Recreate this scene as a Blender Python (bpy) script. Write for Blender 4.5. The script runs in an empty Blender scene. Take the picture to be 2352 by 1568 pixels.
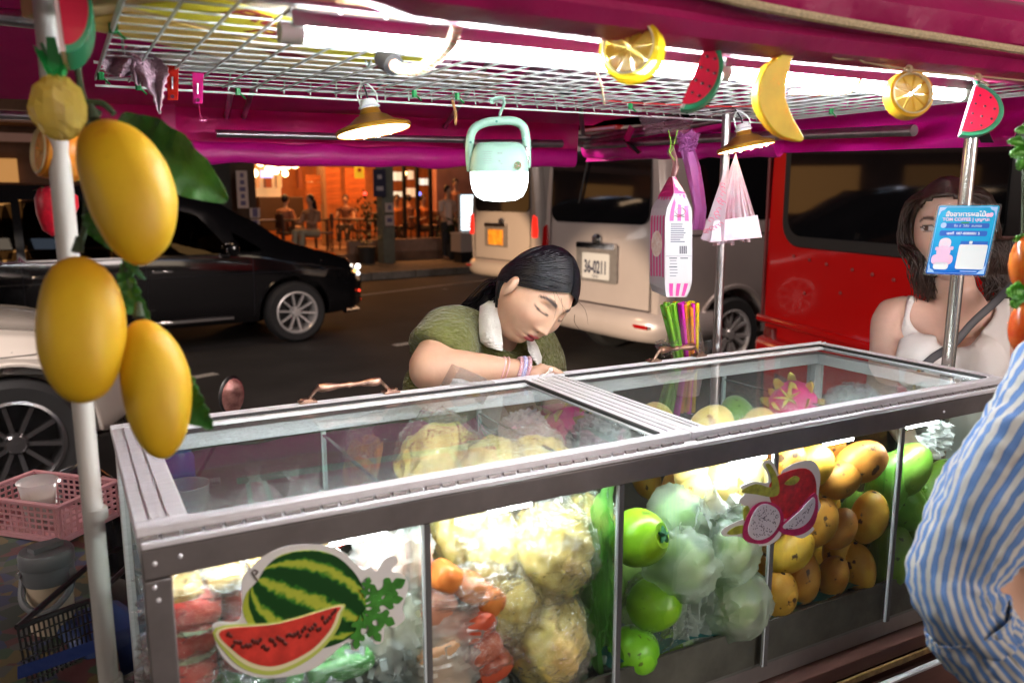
import bpy, bmesh, math, random
import numpy as np
from mathutils import Vector, Matrix, Euler
random.seed(7); np.random.seed(7)
S = bpy.context.scene; C = S.collection
H = 1.62                                   # eye height of the photographer
# ---------------- camera ----------------
FP, CX, CY = 1900.0, 1176.0, 784.0
PT = math.atan(335/FP); HD = math.radians(28.6)
FW = Vector((math.sin(HD)*math.cos(PT), math.cos(HD)*math.cos(PT), -math.sin(PT)))
RT = Vector((math.cos(HD), -math.sin(HD), 0)); UP = RT.cross(FW)
cam = bpy.data.cameras.new('camera'); co = bpy.data.objects.new('camera', cam); C.objects.link(co)
co.matrix_world = Matrix(((RT.x,UP.x,-FW.x,0),(RT.y,UP.y,-FW.y,0),(RT.z,UP.z,-FW.z,H),(0,0,0,1)))
cam.sensor_width = 36; cam.lens = FP/2352*36; cam.clip_start = .02; cam.clip_end = 400
cam.dof.use_dof = True; cam.dof.focus_distance = 1.72; cam.dof.aperture_fstop = 4.5
S.camera = co
# ---------------- night sky, exposure ----------------
W = bpy.data.worlds.new('World'); S.world = W; W.use_nodes = True
nt = W.node_tree; bg = nt.nodes['Background']
sky = nt.nodes.new('ShaderNodeTexSky'); sky.sky_type = 'NISHITA'; sky.sun_disc = False
sky.sun_elevation = math.radians(-4); sky.sun_rotation = math.radians(200)
nt.links.new(sky.outputs[0], bg.inputs[0]); bg.inputs[1].default_value = .02
S.view_settings.view_transform = 'Standard'; S.view_settings.look = 'None'
S.view_settings.gamma = 1; S.view_settings.exposure = 0; S.view_settings.use_curve_mapping = False
cy = S.cycles
cy.max_bounces = 10; cy.diffuse_bounces = 3; cy.glossy_bounces = 4; cy.transmission_bounces = 8
cy.transparent_max_bounces = 32; cy.caustics_reflective = False; cy.caustics_refractive = False
cy.sample_clamp_indirect = 6; cy.blur_glossy = .5

def at(u, v, x=None, y=None, z=None, d=None):
    r = FW + RT*((u-CX)/FP) + UP*((CY-v)/FP)
    if z is not None: t = (z-H)/r.z
    elif y is not None: t = y/r.y
    elif x is not None: t = x/r.x
    else: t = d
    return Vector((0,0,H)) + r*t
def R3(ax, ay, az): return Euler((math.radians(ax), math.radians(ay), math.radians(az))).to_matrix()
def basis(z, x=(1,0,0)):
    z = Vector(z).normalized(); x = Vector(x); x = (x - z*x.dot(z))
    if x.length < 1e-4: x = Vector((0,1,0)); x = x - z*x.dot(z)
    x.normalize(); y = z.cross(x)
    return Matrix(((x.x,y.x,z.x),(x.y,y.y,z.y),(x.z,y.z,z.z)))
CAMR = Matrix(((RT.x,UP.x,-FW.x),(RT.y,UP.y,-FW.y),(RT.z,UP.z,-FW.z)))   # axes: right, up, towards viewer
# ---------------- lights (rig) ----------------
def lamp(name, kind, loc, energy, col, to=None, size=.3, sy=None, angle=60, blend=.6):
    l = bpy.data.lights.new(name, kind); l.energy = energy; l.color = col
    if kind == 'AREA':
        l.size = size
        if sy: l.shape = 'RECTANGLE'; l.size_y = sy
    elif kind == 'SPOT': l.spot_size = math.radians(angle); l.spot_blend = blend; l.shadow_soft_size = size
    else: l.shadow_soft_size = size
    o = bpy.data.objects.new(name, l); C.objects.link(o); o.location = loc
    if to is not None: o.rotation_euler = (Vector(to)-Vector(loc)).to_track_quat('-Z','Y').to_euler()
    return o
# ---------------- materials ----------------
MC = {}
def mat(name, col=(.5,.5,.5), rough=.5, metal=0, emit=None, es=0, noise=None, bump=None, coat=0, trans=0, alpha=1, sss=0, spec=None, attr=None, c2=None, ior=None, sheen=0, detail=6, stretch=None):
    if name in MC: return MC[name]
    m = bpy.data.materials.new(name); m.use_nodes = True; n = m.node_tree.nodes; L = m.node_tree.links
    p = n['Principled BSDF']; I = p.inputs
    I['Base Color'].default_value = (*col,1); I['Roughness'].default_value = rough; I['Metallic'].default_value = metal
    if spec is not None: I['Specular IOR Level'].default_value = spec
    if ior: I['IOR'].default_value = ior
    I['Coat Weight'].default_value = coat; I['Coat Roughness'].default_value = .04
    I['Transmission Weight'].default_value = trans; I['Alpha'].default_value = alpha
    if sheen: I['Sheen Weight'].default_value = sheen
    if sss: I['Subsurface Weight'].default_value = sss; I['Subsurface Radius'].default_value = (.012,.005,.003); I['Subsurface Scale'].default_value = 1
    if emit: I['Emission Color'].default_value = (*emit,1); I['Emission Strength'].default_value = es
    tc = None
    def coords():
        nonlocal tc
        if tc is None:
            t = n.new('ShaderNodeTexCoord'); tc = t.outputs['Object']
            if stretch:
                mp = n.new('ShaderNodeMapping'); mp.inputs['Scale'].default_value = stretch; L.new(tc, mp.inputs[0]); tc = mp.outputs[0]
        return tc
    src = None
    if attr:
        a = n.new('ShaderNodeVertexColor'); a.layer_name = attr; src = a.outputs[0]
    if noise or c2:
        sc, am = noise or (8,.5)
        t = n.new('ShaderNodeTexNoise'); t.inputs['Scale'].default_value = sc; t.inputs['Detail'].default_value = detail; t.inputs['Roughness'].default_value=.6
        L.new(coords(), t.inputs['Vector'])
        r = n.new('ShaderNodeValToRGB'); r.color_ramp.elements[0].position = .3; r.color_ramp.elements[1].position = .7
        if src:
            r.color_ramp.elements[0].color = (1-am,1-am,1-am,1); r.color_ramp.elements[1].color = (1,1,1,1)
            mx = n.new('ShaderNodeMixRGB'); mx.blend_type = 'MULTIPLY'; mx.inputs[0].default_value = 1
            L.new(src, mx.inputs[1]); L.new(r.outputs[0], mx.inputs[2]); src = mx.outputs[0]
        else:
            k = c2 if c2 else tuple(min(1,c*(1+am)) for c in col); a0 = col if c2 else tuple(c*(1-am) for c in col)
            r.color_ramp.elements[0].color = (*a0,1); r.color_ramp.elements[1].color = (*k,1); src = r.outputs[0]
        L.new(t.outputs[0], r.inputs[0])
    if src: L.new(src, I['Base Color'])
    if bump:
        sc, st = bump[:2]
        t = n.new('ShaderNodeTexNoise'); t.inputs['Scale'].default_value = sc; t.inputs['Detail'].default_value = 5
        L.new(coords(), t.inputs['Vector'])
        b = n.new('ShaderNodeBump'); b.inputs['Strength'].default_value = st; b.inputs['Distance'].default_value = bump[2] if len(bump)>2 else .002
        L.new(t.outputs[0], b.inputs['Height']); L.new(b.outputs[0], I['Normal'])
    MC[name] = m
    return m
def glass(name, tint=(.93,.97,.95), dust=.0, gl=1.0, rough=.0, bump=None, wh=0, whc=(.9,.9,.9), dscale=60):
    """thin clear sheet: transparent + mirror reflection, optional dust and milky share"""
    if name in MC: return MC[name]
    m = bpy.data.materials.new(name); m.use_nodes = True; n = m.node_tree.nodes; L = m.node_tree.links
    n.remove(n['Principled BSDF']); out = n['Material Output']
    t = n.new('ShaderNodeBsdfTransparent'); t.inputs[0].default_value = (*tint,1)
    g = n.new('ShaderNodeBsdfGlossy'); g.inputs['Roughness'].default_value = rough
    fr = n.new('ShaderNodeFresnel'); fr.inputs[0].default_value = 1.5
    mu = n.new('ShaderNodeMath'); mu.operation = 'MULTIPLY'; mu.inputs[1].default_value = gl; mu.use_clamp = True; ge = n.new('ShaderNodeNewGeometry'); iv = n.new('ShaderNodeMath'); iv.operation='SUBTRACT'; iv.inputs[0].default_value = 1; L.new(ge.outputs['Backfacing'], iv.inputs[1])
    m0 = n.new('ShaderNodeMath'); m0.operation='MULTIPLY'; L.new(fr.outputs[0], m0.inputs[0]); L.new(iv.outputs[0], m0.inputs[1]); L.new(m0.outputs[0], mu.inputs[0])
    mx = n.new('ShaderNodeMixShader'); L.new(mu.outputs[0], mx.inputs[0]); L.new(t.outputs[0], mx.inputs[1]); L.new(g.outputs[0], mx.inputs[2])
    last = mx
    tc = n.new('ShaderNodeTexCoord')
    if bump:
        no = n.new('ShaderNodeTexNoise'); no.inputs['Scale'].default_value = bump[0]; no.inputs['Detail'].default_value = 4; no.inputs['Distortion'].default_value=1.5
        L.new(tc.outputs['Object'], no.inputs['Vector'])
        b = n.new('ShaderNodeBump'); b.inputs['Strength'].default_value = bump[1]; b.inputs['Distance'].default_value = .01
        L.new(no.outputs[0], b.inputs['Height']); L.new(b.outputs[0], g.inputs['Normal']); L.new(b.outputs[0], fr.inputs['Normal'])
    if wh or dust:
        d = n.new('ShaderNodeBsdfDiffuse'); d.inputs[0].default_value = (*whc,1)
        tr = n.new('ShaderNodeBsdfTranslucent'); tr.inputs[0].default_value = (*whc,1)
        ad = n.new('ShaderNodeMixShader'); ad.inputs[0].default_value = .5; L.new(d.outputs[0], ad.inputs[1]); L.new(tr.outputs[0], ad.inputs[2])
        m2 = n.new('ShaderNodeMixShader'); L.new(last.outputs[0], m2.inputs[1]); L.new(ad.outputs[0], m2.inputs[2])
        if dust:
            no = n.new('ShaderNodeTexNoise'); no.inputs['Scale'].default_value = dscale; no.inputs['Detail'].default_value = 8
            L.new(tc.outputs['Object'], no.inputs['Vector'])
            mr = n.new('ShaderNodeMapRange'); mr.inputs[1].default_value = .5; mr.inputs[2].default_value = .85
            mr.inputs[3].default_value = wh; mr.inputs[4].default_value = wh+dust; L.new(no.outputs[0], mr.inputs[0]); L.new(mr.outputs[0], m2.inputs[0])
        else: m2.inputs[0].default_value = wh
        last = m2
    L.new(last.outputs[0], out.inputs[0]); MC[name] = m
    return m
def emis(name, col, s):
    return mat(name, (.0,.0,.0), .5, emit=col, es=s)
# ---------------- mesh builder ----------------
class MB:
    def __init__(s): s.v = []; s.f = []; s.m = []; s.k = 0
    def add(s, vs, fs, k=None):
        b = len(s.v); s.v += [tuple(p) for p in vs]; s.f += [tuple(i+b for i in f) for f in fs]; s.m += [s.k if k is None else k]*len(fs); return s
    def box(s, c, d, M=None, taper=1.0, k=None):
        x,y,z = [q/2 for q in d]; P = []
        for sz,t in ((-1,1.0),(1,taper)):
            for sx,sy in ((-1,-1),(1,-1),(1,1),(-1,1)): P.append(Vector((sx*x*t, sy*y*t, sz*z)))
        if M is not None: P = [M@p for p in P]
        c = Vector(c)
        return s.add([p+c for p in P], [(0,3,2,1),(4,5,6,7),(0,1,5,4),(1,2,6,5),(2,3,7,6),(3,0,4,7)], k)
    def bb(s, a, b, k=None):
        return s.box([(p+q)/2 for p,q in zip(a,b)], [abs(q-p) for p,q in zip(a,b)], k=k)
    def tube(s, pts, r, n=10, cap=True, flat=1.0, up=None, k=None):
        pts = [Vector(p) for p in pts]; m = len(pts); rs = r if isinstance(r,(list,tuple)) else [r]*m
        T = [(pts[min(i+1,m-1)]-pts[max(i-1,0)]).normalized() for i in range(m)]
        a = Vector(up) if up else (Vector((0,0,1)) if abs(T[0].z) < .9 else Vector((1,0,0)))
        a = (a - T[0]*a.dot(T[0])).normalized(); vs = []
        for i in range(m):
            a = a - T[i]*a.dot(T[i]); a.normalize(); b = T[i].cross(a)
            for j in range(n):
                w = 2*math.pi*j/n; vs.append(pts[i] + a*(math.cos(w)*rs[i]*flat) + b*(math.sin(w)*rs[i]))
        fs = [(i*n+j, i*n+(j+1)%n, (i+1)*n+(j+1)%n, (i+1)*n+j) for i in range(m-1) for j in range(n)]
        if cap: fs += [tuple(range(n-1,-1,-1)), tuple((m-1)*n+j for j in range(n))]
        return s.add(vs, fs, k)
    def lathe(s, prof, n=24, c=(0,0,0), M=None, sx=1, sy=1, fn=None, cap=True, k=None):
        vs = []; c = Vector(c)
        for r,z in prof:
            for j in range(n):
                w = 2*math.pi*j/n; q = r*(fn(w,z) if fn else 1); p = Vector((q*math.cos(w)*sx, q*math.sin(w)*sy, z))
                vs.append((M@p if M is not None else p)+c)
        m = len(prof)
        fs = [(i*n+j, i*n+(j+1)%n, (i+1)*n+(j+1)%n, (i+1)*n+j) for i in range(m-1) for j in range(n)]
        if cap: fs += [tuple(range(n-1,-1,-1)), tuple((m-1)*n+j for j in range(n))]
        return s.add(vs, fs, k)
    def ell(s, c, r, M=None, nu=16, nv=10, fn=None, k=None):
        r = (r,r,r) if not isinstance(r,(list,tuple)) else r; c = Vector(c); vs = []
        for i in range(nv+1):
            th = math.pi*i/nv
            for j in range(nu):
                ph = 2*math.pi*j/nu; d = Vector((math.sin(th)*math.cos(ph), math.sin(th)*math.sin(ph), math.cos(th)))
                q = fn(d) if fn else 1
                p = Vector((d.x*r[0]*q, d.y*r[1]*q, d.z*r[2]*q)); vs.append((M@p if M is not None else p)+c)
        fs = []
        for i in range(nv):
            for j in range(nu):
                a,b,cc,dd = i*nu+j, i*nu+(j+1)%nu, (i+1)*nu+(j+1)%nu, (i+1)*nu+j
                fs.append((a,dd,cc) if i == 0 else ((a,dd,b) if i == nv-1 else (a,dd,cc,b)))
        return s.add(vs, fs, k)
    def sheet(s, fn, nu, nv, k=None):
        vs = [fn(i/nu, j/nv) for j in range(nv+1) for i in range(nu+1)]
        return s.add(vs, [(j*(nu+1)+i, j*(nu+1)+i+1, (j+1)*(nu+1)+i+1, (j+1)*(nu+1)+i) for j in range(nv) for i in range(nu)], k)
    def slab(s, fn, nu, nv, t, nrm, k=None):
        """closed thin plate: sheet plus a copy offset by t along nrm (vector or function)"""
        N = Vector(nrm); A = [Vector(fn(i/nu, j/nv)) for j in range(nv+1) for i in range(nu+1)]; B = [p - N*t for p in A]; n1 = nu+1; o = len(A)
        f = [(j*n1+i, j*n1+i+1, (j+1)*n1+i+1, (j+1)*n1+i) for j in range(nv) for i in range(nu)]
        g = [tuple(o+q for q in reversed(x)) for x in f]
        rim = list(range(nu)) + [nu+j*n1 for j in range(nv)] + [nv*n1+nu-i for i in range(nu)] + [(nv-j)*n1 for j in range(nv)]
        sd = [(rim[i], o+rim[i], o+rim[(i+1)%len(rim)], rim[(i+1)%len(rim)]) for i in range(len(rim))]
        return s.add(A+B, f+g+[tuple(reversed(x)) for x in sd], k)
    def prism(s, pts, t, M=None, c=(0,0,0), k=None):
        """2-D outline (x,y) extruded by t along local z"""
        M = M or Matrix.Identity(3); c = Vector(c); n = len(pts)
        vs = [M@Vector((p[0],p[1],0))+c for p in pts] + [M@Vector((p[0],p[1],t))+c for p in pts]
        return s.add(vs, [tuple(range(n-1,-1,-1)), tuple(range(n,2*n))] + [(i,(i+1)%n,n+(i+1)%n,n+i) for i in range(n)], k)
WL = {}
def mesh_of(name, mb, mats, off=(0,0,0), smooth=None):
    me = bpy.data.meshes.new(name); o = Vector(off)
    me.from_pydata([tuple(Vector(p)-o) for p in mb.v], [], mb.f)
    for m in (mats if isinstance(mats,(list,tuple)) else [mats]): me.materials.append(m)
    if any(mb.m): me.polygons.foreach_set('material_index', mb.m)
    bm = bmesh.new(); bm.from_mesh(me); bmesh.ops.recalc_face_normals(bm, faces=bm.faces); bm.to_mesh(me); bm.free()
    if smooth is None or smooth: 
        me.polygons.foreach_set('use_smooth', [True]*len(me.polygons))
        if smooth is None: me.set_sharp_from_angle(angle=math.radians(38))
    return me
def props(o, label=None, cat=None, group=None, kind=None):
    if label: o['label'] = label
    if cat: o['category'] = cat
    if group: o['group'] = group
    if kind: o['kind'] = kind
    return o
def obj(name, mb, m, parent=None, smooth=None, bevel=0, sub=0, **kw):
    off = WL.get(parent.name, Vector()) if parent is not None else Vector()
    me = mesh_of(name, mb, m, off, smooth); o = bpy.data.objects.new(name, me); C.objects.link(o)
    if parent is not None: o.parent = parent; WL[o.name] = off
    if bevel: b = o.modifiers.new('bevel','BEVEL'); b.width = bevel; b.segments = 2; b.limit_method = 'ANGLE'; b.angle_limit = math.radians(40)
    if sub: b = o.modifiers.new('sub','SUBSURF'); b.levels = b.render_levels = sub
    return props(o, **kw)
def thing(name, label, cat, loc=(0,0,0), group=None, kind=None):
    o = bpy.data.objects.new(name, None); C.objects.link(o); o.location = loc; o.empty_display_size = .05
    WL[o.name] = Vector(loc); return props(o, label, cat, group, kind)
def place(root, loc, rz=0, M=None):
    root.location = loc
    root.rotation_euler = M.to_euler() if M is not None else (0,0,math.radians(rz))
def dup(root, loc, rot=None, label=None, group=None, scale=None):
    r = root.copy(); C.objects.link(r); r.location = loc
    if rot is not None: r.rotation_euler = rot
    if scale: r.scale = scale if isinstance(scale,(tuple,list)) else (scale,)*3
    if label: r['label'] = label
    if group: r['group'] = group
    for ch in root.children:
        c = ch.copy(); C.objects.link(c); c.parent = r
        for g in ch.children:
            d = g.copy(); C.objects.link(d); d.parent = c
    return r
def alike(name, me, parent, locs):
    """many alike pieces sharing one mesh, children of parent; locs local to parent"""
    out = []
    for l in locs:
        o = bpy.data.objects.new(name, me); C.objects.link(o); o.parent = parent; o.location = l; out.append(o)
    return out
def text(body, size, M, loc, m, parent, name='lettering', ext=.0003, align='CENTER', sx=1, bold=False):
    cu = bpy.data.curves.new(name, 'FONT'); cu.body = body; cu.size = size; cu.extrude = ext; cu.align_x = align; cu.align_y = 'CENTER'
    if bold: cu.offset = size*.03
    cu.materials.append(m); o0 = bpy.data.objects.new(name+'_curve', cu); C.objects.link(o0); me = eval_mesh(o0); bpy.data.objects.remove(o0)
    o = bpy.data.objects.new(name, me); C.objects.link(o)
    off = WL.get(parent.name, Vector()) if parent is not None else Vector()
    o.matrix_world = Matrix.Translation(Vector(loc)-off) @ M.to_4x4() @ Matrix.Diagonal((sx,1,1,1))
    if parent is not None:
        mw = o.matrix_world.copy(); o.parent = parent; o.matrix_basis = mw
    return o
def rrect(w, h, r, n=4):
    P = []
    for cx_,cy_,a0 in ((w/2-r,h/2-r,0),(-w/2+r,h/2-r,90),(-w/2+r,-h/2+r,180),(w/2-r,-h/2+r,270)):
        for i in range(n+1):
            a = math.radians(a0+90*i/n); P.append((cx_+r*math.cos(a), cy_+r*math.sin(a)))
    return P
def circ(r, n=20, sx=1, sy=1): return [(r*sx*math.cos(2*math.pi*i/n), r*sy*math.sin(2*math.pi*i/n)) for i in range(n)]
def bez(pts, n=8):
    """Catmull-Rom through points"""
    P = [Vector(p) for p in pts]; out = []
    for i in range(len(P)-1):
        a,b,c,d = P[max(i-1,0)],P[i],P[i+1],P[min(i+2,len(P)-1)]
        for j in range(n):
            t = j/n; out.append(.5*((2*b)+(c-a)*t+(2*a-5*b+4*c-d)*t*t+(3*b-a-3*c+d)*t**3))
    return out+[P[-1]]
def eval_mesh(o):
    dg = bpy.context.evaluated_depsgraph_get(); me = bpy.data.meshes.new_from_object(o.evaluated_get(dg)); return me
def spots(m, sc=40, th=.66, c=(.06,.025,.01), soft=.04):
    n=m.node_tree.nodes; L=m.node_tree.links; i=n['Principled BSDF'].inputs['Base Color']; t=n.new('ShaderNodeTexNoise'); t.inputs['Scale'].default_value=sc; t.inputs['Detail'].default_value=3; tc=n.new('ShaderNodeTexCoord'); oi=n.new('ShaderNodeObjectInfo'); ad=n.new('ShaderNodeVectorMath'); ad.operation='ADD'; L.new(tc.outputs['Object'],ad.inputs[0]); L.new(oi.outputs['Random'],ad.inputs[1]); L.new(ad.outputs[0],t.inputs['Vector'])
    r=n.new('ShaderNodeMapRange'); r.inputs[1].default_value=th; r.inputs[2].default_value=th+soft; L.new(t.outputs[0],r.inputs[0]); mx=n.new('ShaderNodeMixRGB'); mx.inputs[2].default_value=(*c,1); L.new(r.outputs[0],mx.inputs[0])
    if i.is_linked: L.new(i.links[0].from_socket,mx.inputs[1])
    else: mx.inputs[1].default_value=i.default_value
    L.new(mx.outputs[0],i); return m
def vary(m, dv=.25, dh=.03):
    n=m.node_tree.nodes; L=m.node_tree.links; p=n['Principled BSDF']; i=p.inputs['Base Color']; h=n.new('ShaderNodeHueSaturation'); oi=n.new('ShaderNodeObjectInfo')
    if i.is_linked: L.new(i.links[0].from_socket,h.inputs['Color'])
    else: h.inputs['Color'].default_value=i.default_value
    for k,(c,a) in (('Value',(1,dv)),('Hue',(.5,dh))):
        r=n.new('ShaderNodeMapRange'); r.inputs[3].default_value=c-a; r.inputs[4].default_value=c+a; L.new(oi.outputs['Random'],r.inputs[0]); L.new(r.outputs[0],h.inputs[k])
    L.new(h.outputs[0],i); return m
# ---------------- shared materials ----------------
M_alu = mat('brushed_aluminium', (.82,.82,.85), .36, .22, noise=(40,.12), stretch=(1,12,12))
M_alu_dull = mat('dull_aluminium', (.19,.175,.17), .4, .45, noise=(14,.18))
M_steel = mat('galvanised_pipe', (.46,.44,.46), .3, .95, noise=(18,.25), bump=(120,.15))
M_white = mat('white_plastic', (.78,.78,.76), .35)
M_black = mat('black_plastic', (.012,.012,.013), .4)
M_rubber = mat('black_rubber', (.02,.02,.02), .7)
M_wire = mat('white_coated_wire', (.72,.74,.73), .35, noise=(30,.1))
M_green_tie = mat('green_cable_tie', (.01,.25,.06), .4)
M_glass = glass('case_glass', (.90,.95,.93))
M_lid = glass('dusty_lid_glass', (.90,.94,.93), dust=.30, wh=.012, dscale=260, gl=1.1)
M_film = glass('plastic_film', (.96,.96,.96), rough=.12, gl=2.2, bump=(45,1.0), wh=.10)
M_film_ice = glass('frosted_bag_film', (.93,.95,.95), rough=.2, gl=2.0, bump=(40,1.0), wh=.34)
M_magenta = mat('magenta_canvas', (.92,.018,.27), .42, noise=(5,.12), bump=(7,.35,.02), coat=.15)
M_magenta_hot = mat('magenta_vinyl', (.88,.010,.38), .42, noise=(4,.15), bump=(9,.6,.02), coat=.15)
M_tube = emis('led_tube_glow', (.93,.97,1), 150)
# ======================= setting: ground, road, kerb =======================
PHI = math.radians(9)
asph = mat('asphalt', (.011,.010,.010), .7, noise=(1.3,.5), c2=(.032,.029,.029), detail=12, bump=(160,.5,.006))
g = MB(); g.add([(-60,-30,0),(90,-30,0),(90,120,0),(-60,120,0)], [(0,1,2,3)]); obj('road', g, asph, kind='structure')
K0 = at(800,647,z=0); KX = Vector((math.cos(PHI),math.sin(PHI),0)); KY = Vector((-math.sin(PHI),math.cos(PHI),0))
KM = Matrix(((KX.x,KY.x,0),(KX.y,KY.y,0),(0,0,1)))
def kp(a,b,z=0): return K0 + KX*a + KY*b + Vector((0,0,z))
paint = mat('worn_road_paint', (.42,.40,.37), .7, noise=(30,.5))
def stripe(p, q, w):
    p = Vector(p); q = Vector(q); n = Vector((-(q-p).y,(q-p).x,0)).normalized()*w/2
    return MB().add([p-n,p+n,q+n,q-n], [(0,1,2,3)])
lm = MB()
for (a,b,w) in (((at(811,680,z=.004)),(at(1125,642,z=.004)),.13),(at(905,793,z=.004),at(960,785,z=.004),.12),(at(430,869,z=.004),at(496,857,z=.004),.12),(at(1020,664,z=.008),at(1024,663,z=.008),.1)):
    s_ = stripe(a,b,w); lm.add(s_.v, s_.f)
obj('lane_markings', lm, paint, kind='structure')
pav = mat('pavement_concrete', (.17,.15,.13), .8, noise=(6,.3), bump=(60,.4,.005))
g = MB(); 
def kbox(a0,a1,b0,b1,z0,z1,mb): return mb.box(kp((a0+a1)/2,(b0+b1)/2,(z0+z1)/2), (a1-a0,b1-b0,z1-z0), KM)
kbox(-30,30,.16,2.6,0,.13,g); obj('pavement', g, pav, kind='structure')
kerb = thing('kerb', None, None, kp(0,.08), kind='structure')
kb = MB(); kb.box((0,0,.07),(.97,.15,.14)); kme = mesh_of('kerb_stone', kb, mat('kerb_stone_grey',(.24,.22,.2),.8,noise=(9,.35)))
kerb.rotation_euler = (0,0,PHI); alike('kerb_stone', kme, kerb, [(i*1.0,0,0) for i in range(-9,12)])
# near pavement the stall stands on is the road itself; dark asphalt
# ======================= restaurant across the road =======================
rest = thing('restaurant', 'open-fronted restaurant lit orange across the road with timber slat walls and hanging globe lamps', 'restaurant', kp(0,2.6))
RMAT = mat('orange_plaster', (.45,.16,.05), .8, noise=(2,.3))
def rbox(name, a0,a1,b0,b1,z0,z1,m,parent=rest,bev=0): 
    g = MB(); kbox(a0,a1,b0,b1,z0,z1,g); return obj(name, g, m, parent, bevel=bev)
def kxz(u,v,b):
    """pixel -> (a,z) on the vertical plane at depth b behind the kerb"""
    r = FW + RT*((u-CX)/FP) + UP*((CY-v)/FP); n = KY; o = Vector((0,0,H)); t = ((kp(0,b)-o).dot(n))/r.dot(n); p = o+r*t
    return (p-K0).dot(KX), p.z
rbox('floor_slab',kxz(490,450,2.6)[0],9,2.6,9,0,.32,mat('restaurant_floor',(.20,.12,.08),.5,noise=(3,.3)))
rbox('back_wall',kxz(500,450,9)[0],9,9,9.2,.32,4.6,RMAT)
rbox('ceiling_panel',kxz(500,450,4)[0],9,2.7,9,3.9,4.0,mat('restaurant_ceiling',(.35,.22,.12),.8,noise=(2,.2)))
rbox('upper_wall',-12,12,2.5,2.7,3.9,7.5,mat('dark_upper_storey',(.05,.04,.04),.8,noise=(2,.3)))
# front low wall with planter ledge
a0,_ = kxz(800,580,2.7); a1,_ = kxz(1075,580,2.7)
rbox('low_front_wall',a0,a1,2.62,2.8,.32,.62,mat('pinkish_tile',(.34,.22,.17),.6,noise=(6,.2)),bev=.01)
def post(u0,u1,b,z1,m,name='pillar'):
    x0,_ = kxz(u0,480,b); x1,_ = kxz(u1,480,b); return rbox(name,x0,x1,b,b+(x1-x0),.13,z1,m)
post(495,533,2.66,3.9,mat('black_pillar',(.012,.012,.012),.6))
post(533,590,3.1,3.9,mat('brown_pillar',(.06,.035,.02),.6))
post(879,905,2.0,3.9,mat('grey_green_concrete',(.16,.17,.14),.8,noise=(8,.2)))
for u in (928,958,988): post(u,u+6,3.0,3.9,M_black,'mullion')
# timber slat walls
slm = mat('cedar_slat', (.50,.14,.03), .55, noise=(3,.35), stretch=(1,8,8))
def slats(u0,u1,v0,v1,b):
    x0,zt = kxz(u0,v0,b); x1,zb = kxz(u1,v1,b); p = thing('slat_wall',None,None,kp((x0+x1)/2,b,0))
    p.parent = rest; p.location = kp((x0+x1)/2,b,0)-WL[rest.name]; p.rotation_euler = (0,0,PHI)
    g = MB(); g.box((0,0,0),(x1-x0,.04,.17)); me = mesh_of('slat', g, slm)
    n = int((zt-zb)/.19); alike('slat', me, p, [(0,-.03,zb+.1+i*.19) for i in range(n)])
    return p
slats(700,738,385,470,6.0); slats(744,782,385,470,6.0); slats(790,838,385,468,6.5)
rbox('slat_wall_return', *([kxz(738,400,5.9)[0],kxz(744,400,5.9)[0]]),5.8,6.0,.32,3.9,mat('timber_post',(.35,.2,.1),.6))
# open kitchen: lit recess with counter
x0,z1 = kxz(592,368,7.5); x1,z0 = kxz(682,452,7.5)
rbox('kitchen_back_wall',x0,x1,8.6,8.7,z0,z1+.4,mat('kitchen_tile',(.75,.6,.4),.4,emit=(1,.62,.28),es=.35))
rbox('kitchen_counter',x0-.1,x1+.1,7.3,7.8,z0-.9,z0,mat('dark_counter',(.05,.03,.02),.4),bev=.02)
for i in range(7):
    rbox('shelf_jar',x0+.15+i*.32,x0+.15+i*.32+random.uniform(.1,.2),8.2,8.4,z0+.25+random.choice((0,.6)),z0+.5+random.choice((0,.6))+.1,mat('shelf_jar_%d'%(i%3),[(.7,.5,.3),(.3,.1,.05),(.8,.75,.6)][i%3],.3))
rbox('menu_screen',kxz(598,400,7.6)[0],kxz(625,400,7.6)[0],7.55,7.6,kxz(600,408,7.6)[1],kxz(600,392,7.6)[1],emis('menu_screen_glow',(.5,.5,.9),2.2))
# brick/plain piece right of the glass bays
rbox('rose_plaster_wall',kxz(1002,400,4.5)[0],kxz(1100,400,4.5)[0],4.5,4.7,.32,3.9,mat('rose_plaster',(.42,.2,.15),.8,noise=(2,.25)))
# glass bays
x0,_=kxz(905,400,3.0); x1,_=kxz(1000,400,3.0)
for i in range(3):
    rbox('window',x0+(x1-x0)*i/3+.08,x0+(x1-x0)*(i+1)/3,3.03,3.04,.75,3.2,glass('shop_glass',(.95,.93,.9)))
rbox('window_transom',x0,x1,3.0,3.06,3.2,3.3,M_black)
for (u0,v0,u1,v1,b,c) in ((905,395,925,415,7.4,(1,.75,.5)),(938,392,950,412,7.2,(1,.6,.35)),(958,410,985,425,7.6,(1,.85,.7)),(930,432,962,452,7.0,(1,.55,.3)),(905,440,926,452,7.2,(1,.7,.45))):
    X0,Z1=kxz(u0,v0,b); X1,Z0=kxz(u1,v1,b); rbox('backlit_panel',X0,X1,b,b+.05,Z0,Z1,emis('backlit_panel_%d'%u0,c,1.3))
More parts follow.
